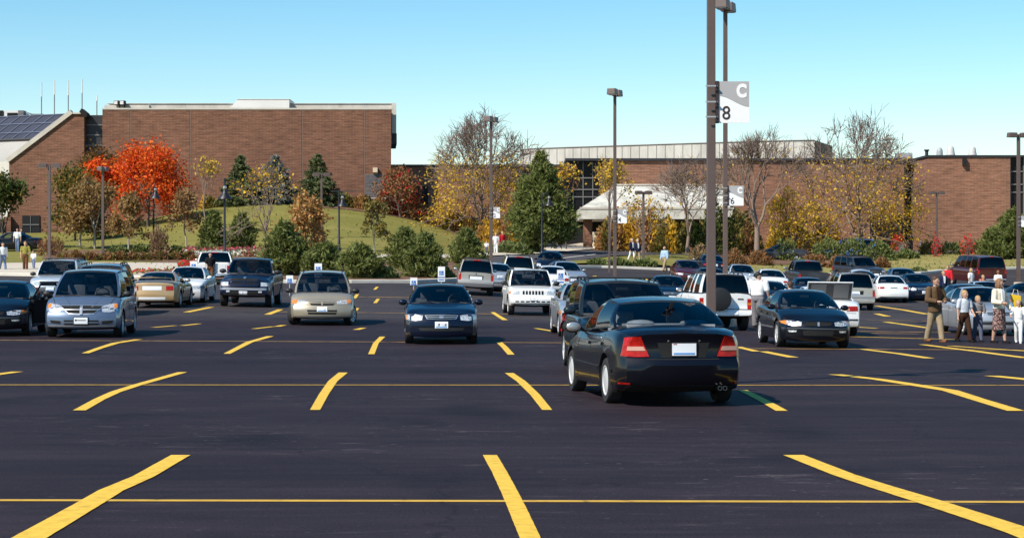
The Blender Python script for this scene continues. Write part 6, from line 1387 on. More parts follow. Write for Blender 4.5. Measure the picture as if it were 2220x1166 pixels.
    P = np.array(pts); me = fast_mesh('grass_tufts', leaf_quads(P, .14, 2.2, np.tile([0, 0, 1.0], (len(P), 1)), jit=.7), 4)
    LF['tuft'] = leaf_mat('grass_blade', [(.16, .165, .04), (.22, .21, .055), (.28, .24, .08), (.19, .19, .045)]); me.materials.append(LF['tuft'])
    tag(mobj('grass_tufts', me), 'short grass tufts scattered over the lawns', 'grass', kind='stuff')
    # fallen leaves under the yellow trees
    P = []
    for cx, cy, s, k in [(573, 505, 60, 260), (640, 560, 40, 120), (1045, 520, 60, 160)]:
        for _ in range(k):
            g2 = ground_at(cx + rng.normal() * s, min(max(cy + rng.normal() * 20, 455), 560)); P.append((g2[0], g2[1], gz(*g2) + .12))
    me = fast_mesh('fallen_leaves', leaf_quads(np.array(P), .2, 1.2, flat=2), 4); me.materials.append(LF['oak']); tag(mobj('fallen_leaves', me), 'fallen orange leaves lying on the lawn', 'leaves', kind='stuff')
plant_all()
# ------------------------------------------------------------------ lamp posts, signs, posts
M_POLE = pm('brown_pole_paint', (.105, .072, .062), rough=.5, var=.08, vscale=2)
M_POLEB = pm('black_pole_paint', (.012, .012, .016), rough=.45)
M_SIGNW = pm('sign_white', (.84, .83, .82), rough=.45)
M_SIGNG = pm('sign_grey', (.40, .385, .385), rough=.5)
M_SIGNK = pm('sign_dark', (.035, .022, .02), rough=.5)
M_SIGNB = pm('sign_blue', (.035, .16, .46), rough=.45)
M_STRAP = pm('steel_strap', (.6, .56, .54), rough=.35, metal=.8)
def lot_lamp(px, Z, top, label, base_y=None, side=.155, rot=72, hs=1.0, group='car park lamp posts', footing=True):
    X = px2x(px, Z); z0 = gz(X, Z); H = py2z(top, Z) - z0; o = empty('lamp_post', (X, Z, z0)); tag(o, label, 'lamp post', group)
    m = MB(); s = side / 2; m.add([(-s, -s, -.1), (s, -s, -.1), (s, s, -.1), (-s, s, -.1), (-s*.85, -s*.85, H - .2), (s*.85, -s*.85, H - .2), (s*.85, s*.85, H - .2), (-s*.85, s*.85, H - .2)], [(0,3,2,1), (4,5,6,7), (0,1,5,4), (1,2,6,5), (2,3,7,6), (3,0,4,7)]); m.build('pole', M_POLE, o, bevel=.012)
    if footing: m = MB(); m.lathe([(.30, -.2), (.30, .22), (.27, .25), (0, .25)], 20); m.build('footing', M_CONC, o, smooth=40); m = MB(); m.box(-.17, .17, -.17, .17, .25, .28); m.build('base_plate', M_POLE, o)
    for k in (0, 180):
        M = Matrix.Rotation(R(rot + k), 4, 'Z'); m = MB(); m.box(.0, .16 * hs, -.04, .04, H - .20, H - .10, M=M); m.build('arm', M_POLE, o)
        m = MB(); L, W2, h = .62 * hs, .21 * hs, .30 * hs
        m.add([M @ Vector(v) for v in [(.14, -W2, H - .30), (.14 + L, -W2, H - .30), (.14 + L, W2, H - .30), (.14, W2, H - .30), (.17, -W2 * .92, H - .30 + h), (.14 + L * .94, -W2 * .92, H - .30 + h), (.14 + L * .94, W2 * .92, H - .30 + h), (.17, W2 * .92, H - .30 + h)]], [(0,3,2,1), (4,5,6,7), (0,1,5,4), (1,2,6,5), (2,3,7,6), (3,0,4,7)])
        hd = m.build('lamp_head', M_POLE, o, bevel=.03); m = MB(); m.box(.2, .1 + L, -W2 * .8, W2 * .8, H - .312, H - .301, M=M); m.build('lens', M_LENS, hd)
    return o
def bell_lamp(px, top, yb, label, shade_y, Z=None, sx=0.22, cross=False):
    X, Y = at(px, yb, Z); z0 = gz(X, Y); H = py2z(top, Y) - z0; hs = py2z(shade_y, Y) - z0; o = empty('path_lamp', (X, Y, z0)); tag(o, label, 'lamp post', 'black bell shaped path lamps')
    m = MB(); m.tube([(0, 0, -.2), (0, 0, .9), (0, 0, .95), (0, 0, H)], [.11, .10, .075, .055], 10); m.build('pole', M_POLEB, o, 40)
    m = MB(); m.lathe([(.17, -.1), (.17, .3), (.12, .4), (0, .4)], 12); m.build('base', M_POLEB, o, 40)
    m = MB(); m.tube([(0, 0, hs + .75), (sx * .6, -.05, hs + .9), (sx, -.06, hs + .7)], .03, 6); m.build('arm', M_POLEB, o, 40)
    m = MB(); m.lathe([(.06, hs + .72), (.09, hs + .45), (.13, hs + .3), (.20, hs + .15), (.38, hs - .05), (.40, hs - .12), (0, hs - .10)], 18, (sx, -.06, 0)); sh = m.build('bell_shade', M_POLEB, o, 50)
    m = MB(); m.lathe([(.10, hs + .62), (.115, hs + .48), (.10, hs + .46)], 12, (sx, -.06, 0)); m.build('glass_collar', M_CHR, sh, 50)
    if cross: m = MB(); m.tube([(-.6, 0, H - .1), (1.3, 0, H - .08)], .035, 6); m.build('crossbar', M_POLEB, o)
    return o
def lot_sign(px0, px1, y0, y1, Z, num, label, letter='C', depth_off=.0, tilt=0.0):
    x0, x1, z1, z0 = px2x(px0, Z), px2x(px1, Z), py2z(y0, Z), py2z(y1, Z); w, h = x1 - x0, z1 - z0
    o = empty('lot_sign', (x0, Z + depth_off, z0)); tag(o, label, 'sign', 'lot letter signs on the lamp posts')
    m = MB(); m.box(0.03, w, -.012, .012, 0, h); m.build('panel', M_SIGNW, o)
    m = MB(); n = 14; pts = [(.031, h - .001), (.031, h * .655)]
    for i in range(n + 1):
        t = i / n; pts.append((lerp(.031, w - .001, t), h * (.655 - .26 * (3 * t * t - 2 * t ** 3))))
    pts.append((w - .001, h - .001)); m.prism(pts, -.017, -.0125, 'y'); m.build('grey_field', M_SIGNG, o)
    m = MB(); m.box(-.02, .03, -.03, .03, -.005, h + .005); m.build('bracket', M_SIGNK, o)
    for t in (.14, .5, .88):
        m = MB(); m.box(-.19, .0, -.10, -.085, h * t - .012, h * t + .012); m.box(-.02, -.005, -.10, .02, h * t - .012, h * t + .012); m.build('strap', M_STRAP, o)
    def put(txt, size, x, z, mat, bold, sy=-.018, sq=1.0):
        me = text_me(txt, size, .002, bold); t = mobj('letter', me, o, mat); t.rotation_euler = (R(90), 0, 0); t.location = (x, sy - .002, z); t.scale = (sq, 1, 1)
    if letter: put(letter, h * .42, w * .765, h * .755, M_SIGNW, .016 * h / .66, -.018, .80)
    if num: put(num, h * .46, w * .29, h * .225, M_SIGNK, .002, -.013, .92)
    return o
def access_sign(px, y0, y1, Z, label, plate2=True):
    X = px2x(px, Z); z0 = gz(X, Z); t, b = py2z(y0, Z) - z0, py2z(y1, Z) - z0; w = .32; o = empty('accessible_parking_sign', (X, Z, z0)); tag(o, label, 'sign', 'white accessible parking signs')
    m = MB(); m.tube([(0, .02, -.2), (0, .02, t - .05)], .028, 6); m.build('post', M_GALV, o)
    m = MB(); m.box(-w / 2, w / 2, -.02, 0, b, t); p = m.build('panel', M_SIGNW, o)
    c = b + (t - b) * (.42 if plate2 else .3); q = .10; m = MB(); m.box(-q, q, -.024, -.0205, c - q, c + q); e = m.build('blue_square', M_SIGNB, o)
    m = MB(); m.ell((-.015, -.027, c + .07), (.016, .003, .016), 8, 6); m.tube([(-.015, -.027, c + .05), (-.012, -.027, c), (.03, -.027, c - .005), (.055, -.027, c - .06)], .009, 5)
    a = [(-.02 + .045 * math.cos(v), -.027, c - .03 + .045 * math.sin(v)) for v in [math.pi * (.55 + 1.25 * i / 12) for i in range(13)]]; m.tube(a, .008, 5); m.build('wheelchair_symbol', M_SIGNW, e)
    m = MB(); m.box(-w / 2 + .02, w / 2 - .02, -.0235, -.0205, b + .015, b + .05); m.build('blue_strip', M_SIGNB, o)
    if plate2: m = MB(); m.box(-w / 2, w / 2, -.02, 0, b - .17, b - .02); p2 = m.build('fine_plate', M_SIGNW, o); m = MB(); m.box(-w / 2 + .03, w / 2 - .03, -.0235, -.0205, b - .12, b - .06); m.build('blue_strip', M_SIGNB, p2)
    return o
def street_things():
    lot_lamp(1541.5, 32.7, -120, 'nearest thick brown lamp post, running out of the top of the photo', side=.15, footing=True)
    lot_lamp(1572.5, 66, 3, 'tall brown lamp post with two heads at the top edge, carrying the 6 sign', side=.155)
    lot_lamp(1333, 98, 194, 'tall brown lamp post with boxy heads carrying the small 4 sign', side=.17)
    lot_lamp(1064.5, 118, 253, 'brown lamp post in front of the large left locust, carrying the 2 sign', side=.20, footing=False)
    lot_lamp(2208, 131, 288, 'brown lamp post at the right edge in front of the end block', side=.24, rot=15)
    lot_lamp(107, 127, 353, 'short double headed lamp post on a round concrete footing at the left', side=.19, rot=8, hs=.9)
    lot_lamp(223, 140, 361, 'brown lamp post standing among the brown street trees', side=.18, rot=80, hs=.9, footing=False)
    lot_lamp(697, 158, 374, 'double headed lamp post behind the orange brown oak', side=.17, rot=10, hs=.9, footing=False)
    lot_lamp(1395, 160, 413, 'small single looking lamp post in front of the canopy', side=.2, rot=20, hs=.9, footing=False)
    lot_lamp(1321, 135, 410, 'thin brown post close left of the lamp post with the 4 sign', side=.15, rot=90, hs=.3, footing=False)
    lot_lamp(2031, 176, 414, 'thin lamp post against the brick end block', side=.2, rot=10, hs=.9, footing=False)
    bell_lamp(487, 386, 582, 'black bell lamp in front of the leftmost spruce', 427, Z=118, sx=.02)
    bell_lamp(333, 404, 530, 'black bell lamp in front of the red maple', 427, Z=150, sx=.15)
    bell_lamp(735, 412, 548, 'black bell lamp with a crossbar on the open lawn', 444, sx=.25, cross=True)
    bell_lamp(1175, 418, 556, 'black bell lamp in front of the big pine', 443, sx=.55)
    lot_sign(1554, 1624, 177, 267, 32.62, '8', 'largest white and grey lot sign, lettered C over 8')
    lot_sign(1578, 1612, 403, 446, 65.92, '6', 'middle sized white and grey lot sign, lettered C over 6')
    lot_sign(1337, 1359, 453, 484, 97.9, '4', 'small white and grey lot sign, lettered C over 4')
    lot_sign(1068, 1084, 449, 473, 117.9, '2', 'small far lot sign on the post in front of the left locust')
    lot_sign(2212, 2232, 468, 492, 130.9, '', 'lot sign cut by the right edge of the photo', letter='')
    # standing stone sign by the entrance
    X, Y = at(1192, 533); Y -= .2; o = empty('standing_sign', (X, Y, gz(X, Y))); tag(o, 'tall beige standing sign with a dark wavy head lettered C by the entrance', 'sign'); w, h = 22 * Y / F_PX, hgt(X, Y, 487)
    m = MB(); m.box(-w / 2, w / 2, -.15, .15, -.2, h); m.build('slab', pm('beige_stone', (.55, .44, .29), rough=.85, var=.08), o)
    m = MB(); pts = [(-w / 2, h)] + [(lerp(-w / 2, w / 2, i / 10), h * (.56 + .24 * (3 * (i / 10) ** 2 - 2 * (i / 10) ** 3))) for i in range(11)] + [(w / 2, h)]; m.prism(pts, -.17, -.151, 'y'); m.build('grey_field', pm('slate_field', (.11, .11, .14), rough=.6), o)
    t = mobj('letter', text_me('C', .5, .004, .01), o, M_SIGNW); t.rotation_euler = (R(90), 0, 0); t.location = (-.08, -.18, h * .86)
    for lb, px, y0, y1, Z, p2 in [('accessible sign above the blue minivan roof', 160, 559, 575, 88, True), ('accessible sign beside the walking woman in brown', 420, 566, 585, 94, True), ('accessible sign above the gold minivan roof', 690, 571, 592, 88, True), ('low accessible sign right of the dark blue pickup', 628, 597, 614, 92, False), ('low accessible sign behind the navy sedan roof', 897, 602, 618, 92, False),
        ('tall accessible sign left of the champagne vehicle', 957, 578, 602, 92, True), ('accessible sign on a thin post right of the white front facing vehicle', 1216, 585, 607, 84, True)]:
        access_sign(px, y0, y1, Z, lb, p2)
    for i, (px, yb, yt) in enumerate([(1098, 543, 528), (1131, 538, 520), (1168, 532, 516), (1210, 532, 513), (1997, 546, 522), (2078, 544, 523)]):
        X, Y = at(px, yb); o = empty('bollard', (X, Y, gz(X, Y))); tag(o, ['grey bollard leftmost, near the person in red', 'grey bollard left of the standing sign among junipers', 'grey bollard just left of the standing sign', 'grey bollard just right of the standing sign', 'grey bollard at the dark glass right of the red bush', 'grey bollard in front of the brick end block'][i], 'bollard', 'grey bollards'); h = hgt(X, Y, yt)
        m = MB(); m.lathe([(.15, -.2), (.15, h - .04), (.12, h), (0, h)], 12); m.build('post', M_LOUV, o, smooth=40); m = MB(); m.lathe([(.155, h - .18), (.155, h - .12)], 12); m.build('band', M_SIGNK, o)
    X, Y = at(1952, 555); o = empty('garden_sign', (X, Y, gz(X, Y))); tag(o, 'small cream sign board on a wooden stake under the bright red bush', 'sign'); h = hgt(X, Y, 530)
    m = MB(); m.box(-.16, -.06, -.04, .04, -.2, h * .9); m.build('stake', pm('raw_wood', (.5, .38, .24), rough=.9), o); m = MB(); m.box(-.15, .28, -.07, -.041, h * .5, h); m.build('board', pm('cream_board', (.68, .55, .34), rough=.8), o)
    X, Y = px2x(1293, 181), 181.0; o = empty('stone_urn', (X, Y, gz(X, Y))); tag(o, 'pale stone urn standing by the canopy pillar', 'urn'); h = hgt(X, Y, 503)
    m = MB(); m.lathe([(.34, -.3), (.34, h * .1), (.3, h * .15), (.36, h * .9), (.40, h), (0, h)], 14); m.build('bowl', pm('pale_stone', (.6, .5, .36), rough=.8), o, smooth=40); m = MB(); m.box(-.42, .42, -.42, .42, -.4, -.1); m.build('plinth', M_CONC, o)
street_things()

# ------------------------------------------------------------------ people
M_SKIN = pm('skin', (.50, .29, .20), rough=.6, var=.08, vscale=12)
HAIRM = dict(brown=pm('hair_brown', (.06, .028, .014), rough=.7), blond=pm('hair_blond', (.42, .27, .12), rough=.7), auburn=pm('hair_auburn', (.22, .11, .05), rough=.7), dark=pm('hair_dark', (.015, .011, .01), rough=.7), grey=pm('hair_grey', (.4, .38, .35), rough=.7))
def cloth(name, col, **k): return pm('cloth_' + name, col, rough=.92, spec=.15, var=k.get('var', .12), vscale=k.get('vs', 9), bump=.15, bscale=60)
CL = dict(white=cloth('white', (.78, .78, .76), var=.05), brownjacket=cloth('brown_jacket', (.12, .072, .038)), khaki=cloth('khaki', (.33, .25, .155)), darkbrown=cloth('dark_brown', (.045, .02, .012)), black=cloth('black', (.012, .011, .012)), grey=cloth('grey', (.20, .19, .20)), bluegrey=cloth('blue_grey', (.10, .11, .16)), cream=cloth('cream', (.74, .66, .50), var=.08), red=cloth('red', (.55, .02, .03)), navy=cloth('navy', (.02, .025, .06)), lightblue=cloth('light_blue', (.36, .50, .62)), olive=cloth('olive', (.27, .24, .055)), jeans=cloth('jeans', (.14, .19, .30)), brown=cloth('brown', (.13, .055, .025)), tanshoe=cloth('tan_shoe', (.20, .085, .035)), whiteshoe=cloth('white_shoe', (.7, .7, .68)), yellow=cloth('yellow', (.75, .47, .03)), tancoat=cloth('tan_coat', (.45, .33, .2)), orange=cloth('orange', (.5, .2, .1)),
  floral=ramp_mat('floral_skirt', [(0.50, (.012, .008, .010)), (0.56, (.55, .42, .36)), (0.62, (.35, .05, .05))], nscale=30, detail=2, rough=.9), print_=ramp_mat('printed_shirt', [(0.45, (.62, .66, .70)), (0.56, (.30, .33, .38)), (0.62, (.62, .66, .70))], nscale=26, detail=2, rough=.9))
def remesh(m, name, vox, mat, parent, smooth=4):
    me = m.me('t'); o = bpy.data.objects.new('t', me); COL.objects.link(o)
    md = o.modifiers.new('r', 'REMESH'); md.mode = 'VOXEL'; md.voxel_size = vox
    if smooth: sm = o.modifiers.new('s', 'SMOOTH'); sm.factor = .5; sm.iterations = smooth
    dg = bpy.context.evaluated_depsgraph_get(); out = bpy.data.meshes.new_from_object(o.evaluated_get(dg)); bpy.data.objects.remove(o); out.materials.clear(); smooth_me(out, 180); out.name = name
    return mobj(name, out, parent, mat)
def capsule(m, p0, r0, p1, r1, n=10):
    p0, p1 = Vector(p0), Vector(p1); d = p1 - p0
    if d.length < 1e-6: d = Vector((0, 0, 1e-3))
    u = d.normalized(); pts = []; rad = []
    for a in (80, 50, 20): pts.append(p0 - u * r0 * math.sin(R(a))); rad.append(r0 * math.cos(R(a)))
    pts += [p0, p1]; rad += [r0, r1]
    for a in (20, 50, 80): pts.append(p1 + u * r1 * math.sin(R(a))); rad.append(r1 * math.cos(R(a)))
    m.tube(pts, rad, n)
def ring_loft(m, rings, n=18):
    """closed skin through horizontal ellipses (x, y, z, rx, ry)"""
    vs = []; fs = []; k = len(rings)
    for (x, y, z, rx, ry) in rings:
        for j in range(n): t = 6.28318 * j / n; vs.append((x + rx * math.cos(t), y + ry * math.sin(t), z))
    for i in range(k - 1):
        for j in range(n): fs.append((i*n+j, i*n+(j+1) % n, (i+1)*n+(j+1) % n, (i+1)*n+j))
    fs += [tuple(range(n - 1, -1, -1)), tuple((k-1)*n + j for j in range(n))]; m.add(vs, fs)
def person(label, X, Y, h, face=0, top='white', legs='khaki', shoes='tanshoe', hair='brown', pose=None, sleeve='short', kind='man', skirt=None, jacket=None, near=False, long_hair=False, group=None, fat=1.0, inner=None, bald=False):
    """a standing or walking figure; face = degrees turned from the camera towards its own left"""
    P = dict(legL=(6, 4), legR=(-6, 6), armL=(4, 9, 12, 0), armR=(4, 9, 12, 0), lean=0, turn=0); P.update(pose or {})
    o = empty('person', (X, Y, gz(X, Y)), R(face)); tag(o, label, 'person', group)
    child = 1.12 if kind == 'child' else 1.0; f = h * fat
    hip = {1: Vector((.048 * f, 0, .52 * h)), -1: Vector((-.048 * f, 0, .52 * h))}; J = {}; lo = 9
    for s, k in ((1, 'legL'), (-1, 'legR')):
        a, kn = P[k]; d = Vector((0, -math.sin(R(a)), -math.cos(R(a)))); knee = hip[s] + d * .245 * h; d2 = Vector((0, -math.sin(R(a - kn)), -math.cos(R(a - kn)))); ank = knee + d2 * .235 * h
        J[k] = (hip[s], knee, ank, a - kn); lo = min(lo, ank.z)
    dz = .042 * h - lo; sh = Vector((0, 0, dz)); L = {k: (v[0] + sh, v[1] + sh, v[2] + sh, v[3]) for k, v in J.items()}
    lean = P['lean']; piv = Vector((0, 0, .53 * h + dz)); RM = Matrix.Translation(piv) @ Matrix.Rotation(R(lean), 4, 'X') @ Matrix.Translation(-piv)
    U = lambda x, y, z: RM @ Vector((x, y, z + dz)); sw = (.112 if kind != 'woman' else .098) * f
    A = {}
    for s, k in ((1, 'armL'), (-1, 'armR')):
        fw, out, el, inn = P[k]; s0 = U(s * sw, 0, .805 * h); d = Vector((s * math.sin(R(out)), -math.sin(R(fw)) * math.cos(R(out)), -math.cos(R(fw)) * math.cos(R(out)))); e = s0 + d * .172 * h
        d2 = Vector((s * math.sin(R(out * .4 - inn)), -math.sin(R(fw + el)) * math.cos(R(inn)), -math.cos(R(fw + el)) * math.cos(R(inn)))).normalized(); wr = e + d2 * .145 * h; A[k] = (s0, e, wr, d2)
    b = MB(); hr = .062 * h * child; hc = U(0, -.012 * h, .928 * h / (1.0 if child == 1 else 1.01))
    capsule(b, U(0, .0, .80 * h), .034 * h, hc - Vector((0, 0, hr * .5)), .029 * h)
    b.ell(hc, (hr * .80, hr * .95, hr * 1.12), 16, 12); b.ell(hc + Vector((0, -hr * .18, -hr * .62)), (hr * .58, hr * .66, hr * .55), 12, 8)
    if near or True:
        Mh = Matrix.Rotation(R(P['turn']), 4, 'Z'); q = lambda x, y, z: hc + Mh @ Vector((x * hr, y * hr, z * hr))
        capsule(b, q(0, -.88, .12), hr * .08, q(0, -1.0, -.16), hr * .12, 6); b.ell(q(0, -.80, -.62), (hr * .26, hr * .16, hr * .09), 8, 6); b.ell(q(0, -.74, -.98), (hr * .26, hr * .2, hr * .18), 8, 6)
        for s in (1, -1): b.ell(q(s * .82, .05, -.05), (hr * .10, hr * .17, hr * .26), 8, 6)
    fr = .115 * f
    ring_loft(b, [(p.x, p.y, p.z, rx, ry) for p, rx, ry in ((U(0, 0, .475 * h), .05 * f, .05 * f), (U(0, 0, .52 * h), .092 * f, .062 * f), (U(0, 0, .60 * h), .080 * f, .056 * f), (U(0, 0, .70 * h), .092 * f, .062 * f), (U(0, 0, .78 * h), .100 * f, .058 * f), (U(0, 0, .82 * h), .07 * f, .045 * f), (U(0, 0, .84 * h), .03 * f, .03 * f))])
    for k in ('legL', 'legR'):
        a, kn, an, ang = L[k]; capsule(b, a, .052 * f, kn, .036 * f); capsule(b, kn, .036 * f, kn.lerp(an, .3), .038 * f); capsule(b, kn.lerp(an, .3), .038 * f, an, .021 * f)
        fa = R(min(0, -ang) * .5 if an.z > .06 * h + 0 else 0); capsule(b, an + Vector((0, .01 * h, -.018 * h)), .022 * h, an + Vector((0, -.085 * h, -.026 * h + math.sin(fa) * .05 * h)), .016 * h)
    for k, s in (('armL', 1), ('armR', -1)):
        s0, e, wr, d2 = A[k]; capsule(b, s0, .031 * f, e, .023 * f); capsule(b, e, .024 * f, wr, .016 * f)
        # palm, four curled fingers of unequal length and a thumb from the side of the palm
        side = Vector((-s, 0, 0)) - d2 * Vector((-s, 0, 0)).dot(d2)
        side = side.normalized() if side.length > .1 else Vector((0, 0, 1)); nrm = d2.cross(side).normalized(); pc = wr + d2 * .028 * h
        cv = -nrm if nrm.y > 0 else nrm
        wd = Vector(d2.cross(side)).normalized()
        capsule(b, wr, .014 * h, wr + d2 * .045 * h, .019 * h)
        for i, ln in enumerate((.036, .042, .039, .030)):
            k0 = wr + d2 * .052 * h + wd * ((i - 1.5) * .0105 * h); k1 = k0 + (d2 * .8 + side * .35).normalized() * ln * .55 * h; k2 = k1 + (d2 * .35 + side * .9).normalized() * ln * .5 * h
            capsule(b, k0, .0056 * h, k1, .0052 * h, 6); capsule(b, k1, .0052 * h, k2, .0044 * h, 6)
        t0 = wr + d2 * .018 * h + wd * (-.017 * h); t1 = t0 + (d2 * .6 - wd * .6 + side * .3).normalized() * .026 * h; capsule(b, t0, .0075 * h, t1, .006 * h, 6); capsule(b, t1, .006 * h, t1 + (d2 * .85 + side * .4).normalized() * .02 * h, .005 * h, 6)
    vox = (.0042 if near else .0085) * h; body = remesh(b, 'body', vox, M_SKIN, o, 2 if near else 1)
    vc = (.0075 if near else .012) * h
    # clothing, slightly larger than the body and cleanly ended
    g = .012 * h
    if skirt is None:
        m = MB(); ring_loft(m, [(p.x, p.y, p.z, rx, ry) for p, rx, ry in ((U(0, 0, .47 * h), .07 * f, .058 * f), (U(0, 0, .51 * h), .098 * f, .070 * f), (U(0, 0, .565 * h), .092 * f, .067 * f), (U(0, 0, .60 * h), .088 * f, .063 * f))])
        for k in ('legL', 'legR'):
            a, kn, an, ang = L[k]; capsule(m, a + Vector((0, 0, -.01 * h)), .060 * f, kn, .047 * f); m.tube([kn + Vector((0, 0, .02 * h)), kn, kn.lerp(an, .5), an + Vector((0, .0, -.012 * h))], [.045 * f, .046 * f, .044 * f, .040 * f], 12)
        remesh(m, 'trousers', vc, CL[legs], o)
    else:
        m = MB(); ring_loft(m, [(0, 0, .205 * h + dz, .112 * f, .100 * f), (0, 0, .30 * h + dz, .110 * f, .096 * f), (0, 0, .42 * h + dz, .108 * f, .088 * f), (0, 0, .52 * h + dz, .102 * f, .076 * f), (0, 0, .60 * h + dz, .084 * f, .064 * f), (0, 0, .615 * h + dz, .08 * f, .06 * f)], 22); remesh(m, 'skirt', vc, CL[skirt], o)
    def topwear(name, mat, gr, z0, slv, open_front=False):
        m = MB(); zz = [z0, .56, .62, .70, .775, .815, .842]; rx = [.104, .101, .091, .100, .108, .080, .042]; ry = [.078, .074, .068, .072, .068, .054, .04]
        if z0 >= .56: zz, rx, ry = [z0] + zz[2:], [.092] + rx[2:], [.070] + ry[2:]
        ring_loft(m, [(p.x, p.y, p.z, r1 * f + gr, r2 * f + gr) for p, r1, r2 in ((U(0, 0, z * h), a1, a2) for z, a1, a2 in zip(zz, rx, ry))])
        for k in ('armL', 'armR'):
            s0, e, wr, d2 = A[k]; capsule(m, s0 - Vector((0, 0, .006 * h)), .040 * f + gr, e if slv != 'short' else s0.lerp(e, .75), .036 * f + gr)
            if slv != 'short': m.tube([e, e.lerp(wr, .5), wr], [.035 * f + gr, .031 * f + gr, .027 * f + gr], 10); m.ell(e, [.034 * f + gr] * 3, 10, 8)
        return remesh(m, name, vc, mat, o)
    topwear('shirt', CL[top], .006 * h if not jacket else 0, .575 if not skirt else .59, sleeve if not jacket else 'long')
    if jacket:
        jk = topwear('jacket', CL[jacket], .007 * h, .455 if kind == 'man' else .53, 'long')
        m = MB(); m.add([U(*v) for v in [(-.030*h, -.092*f, .70*h), (.030*h, -.092*f, .70*h), (.034*h, -.082*f, .80*h), (.022*h, -.066*f, .835*h), (-.022*h, -.066*f, .835*h), (-.034*h, -.082*f, .80*h), (-.014*h, -.098*f, .60*h), (.014*h, -.098*f, .60*h)]] + [U(*v) for v in [(-.030*h, -.05*f, .70*h), (.030*h, -.05*f, .70*h), (.034*h, -.05*f, .80*h), (.022*h, -.04*f, .835*h), (-.022*h, -.04*f, .835*h), (-.034*h, -.05*f, .80*h), (-.014*h, -.05*f, .60*h), (.014*h, -.05*f, .60*h)]],
            [(6, 7, 1, 0), (0, 1, 2, 5), (5, 2, 3, 4), (15, 14, 8, 9), (8, 13, 10, 9), (13, 12, 11, 10), (6, 0, 8, 14), (0, 5, 13, 8), (5, 4, 12, 13), (4, 3, 11, 12), (3, 2, 10, 11), (2, 1, 9, 10), (1, 7, 15, 9), (7, 6, 14, 15)]); mobj('jumper_front', m.me('j', 40), o, CL[inner or 'darkbrown'])
    for k in ('legL', 'legR'):
        a, kn, an, ang = L[k]; m = MB(); capsule(m, an + Vector((0, .018 * h, -.020 * h)), .0265 * h, an + Vector((0, -.080 * h, -.024 * h)), .022 * h); m.box(-.024 * h + an.x, .024 * h + an.x, an.y - .095 * h, an.y + .04 * h, an.z - .044 * h, an.z - .030 * h); remesh(m, 'shoe', vc * .8, CL[shoes], o, 2)
    if not bald:
        m = MB(); Mh = Matrix.Rotation(R(P['turn']), 4, 'Z'); q = lambda x, y, z: hc + Mh @ Vector((x * hr, y * hr, z * hr))
        m.ell(q(0, .14, .34), (hr * .90, hr * .98, hr * .92), 16, 10); m.ell(q(0, .42, -.05), (hr * .80, hr * .68, hr * .80), 14, 8)
        if long_hair:
            for s in (1, -1): m.ell(q(s * .72, .1, -.35), (hr * .30, hr * .6, hr * .95), 12, 8)
            m.ell(q(0, .6, -.6), (hr * .8, hr * .42, hr * .9), 12, 8)
        remesh(m, 'hair', hr * .09, HAIRM[hair], o, 3)
    if near:
        Mh = Matrix.Rotation(R(P['turn']), 4, 'Z')
        for s in (1, -1): m = MB(); m.ell(hc + Mh @ Vector((s * .33 * hr, -.87 * hr, .08 * hr)), (hr * .10, hr * .06, hr * .06), 8, 6); m.build('eye', M_BLK, o, smooth=60)
        m = MB(); m.ell(hc + Mh @ Vector((0, -.945 * hr, -.62 * hr)), (hr * .24, hr * .04, hr * .05), 8, 5); m.build('mouth', pm('lip', (.36, .12, .10), rough=.6), o, smooth=60)
    return o, A, dz
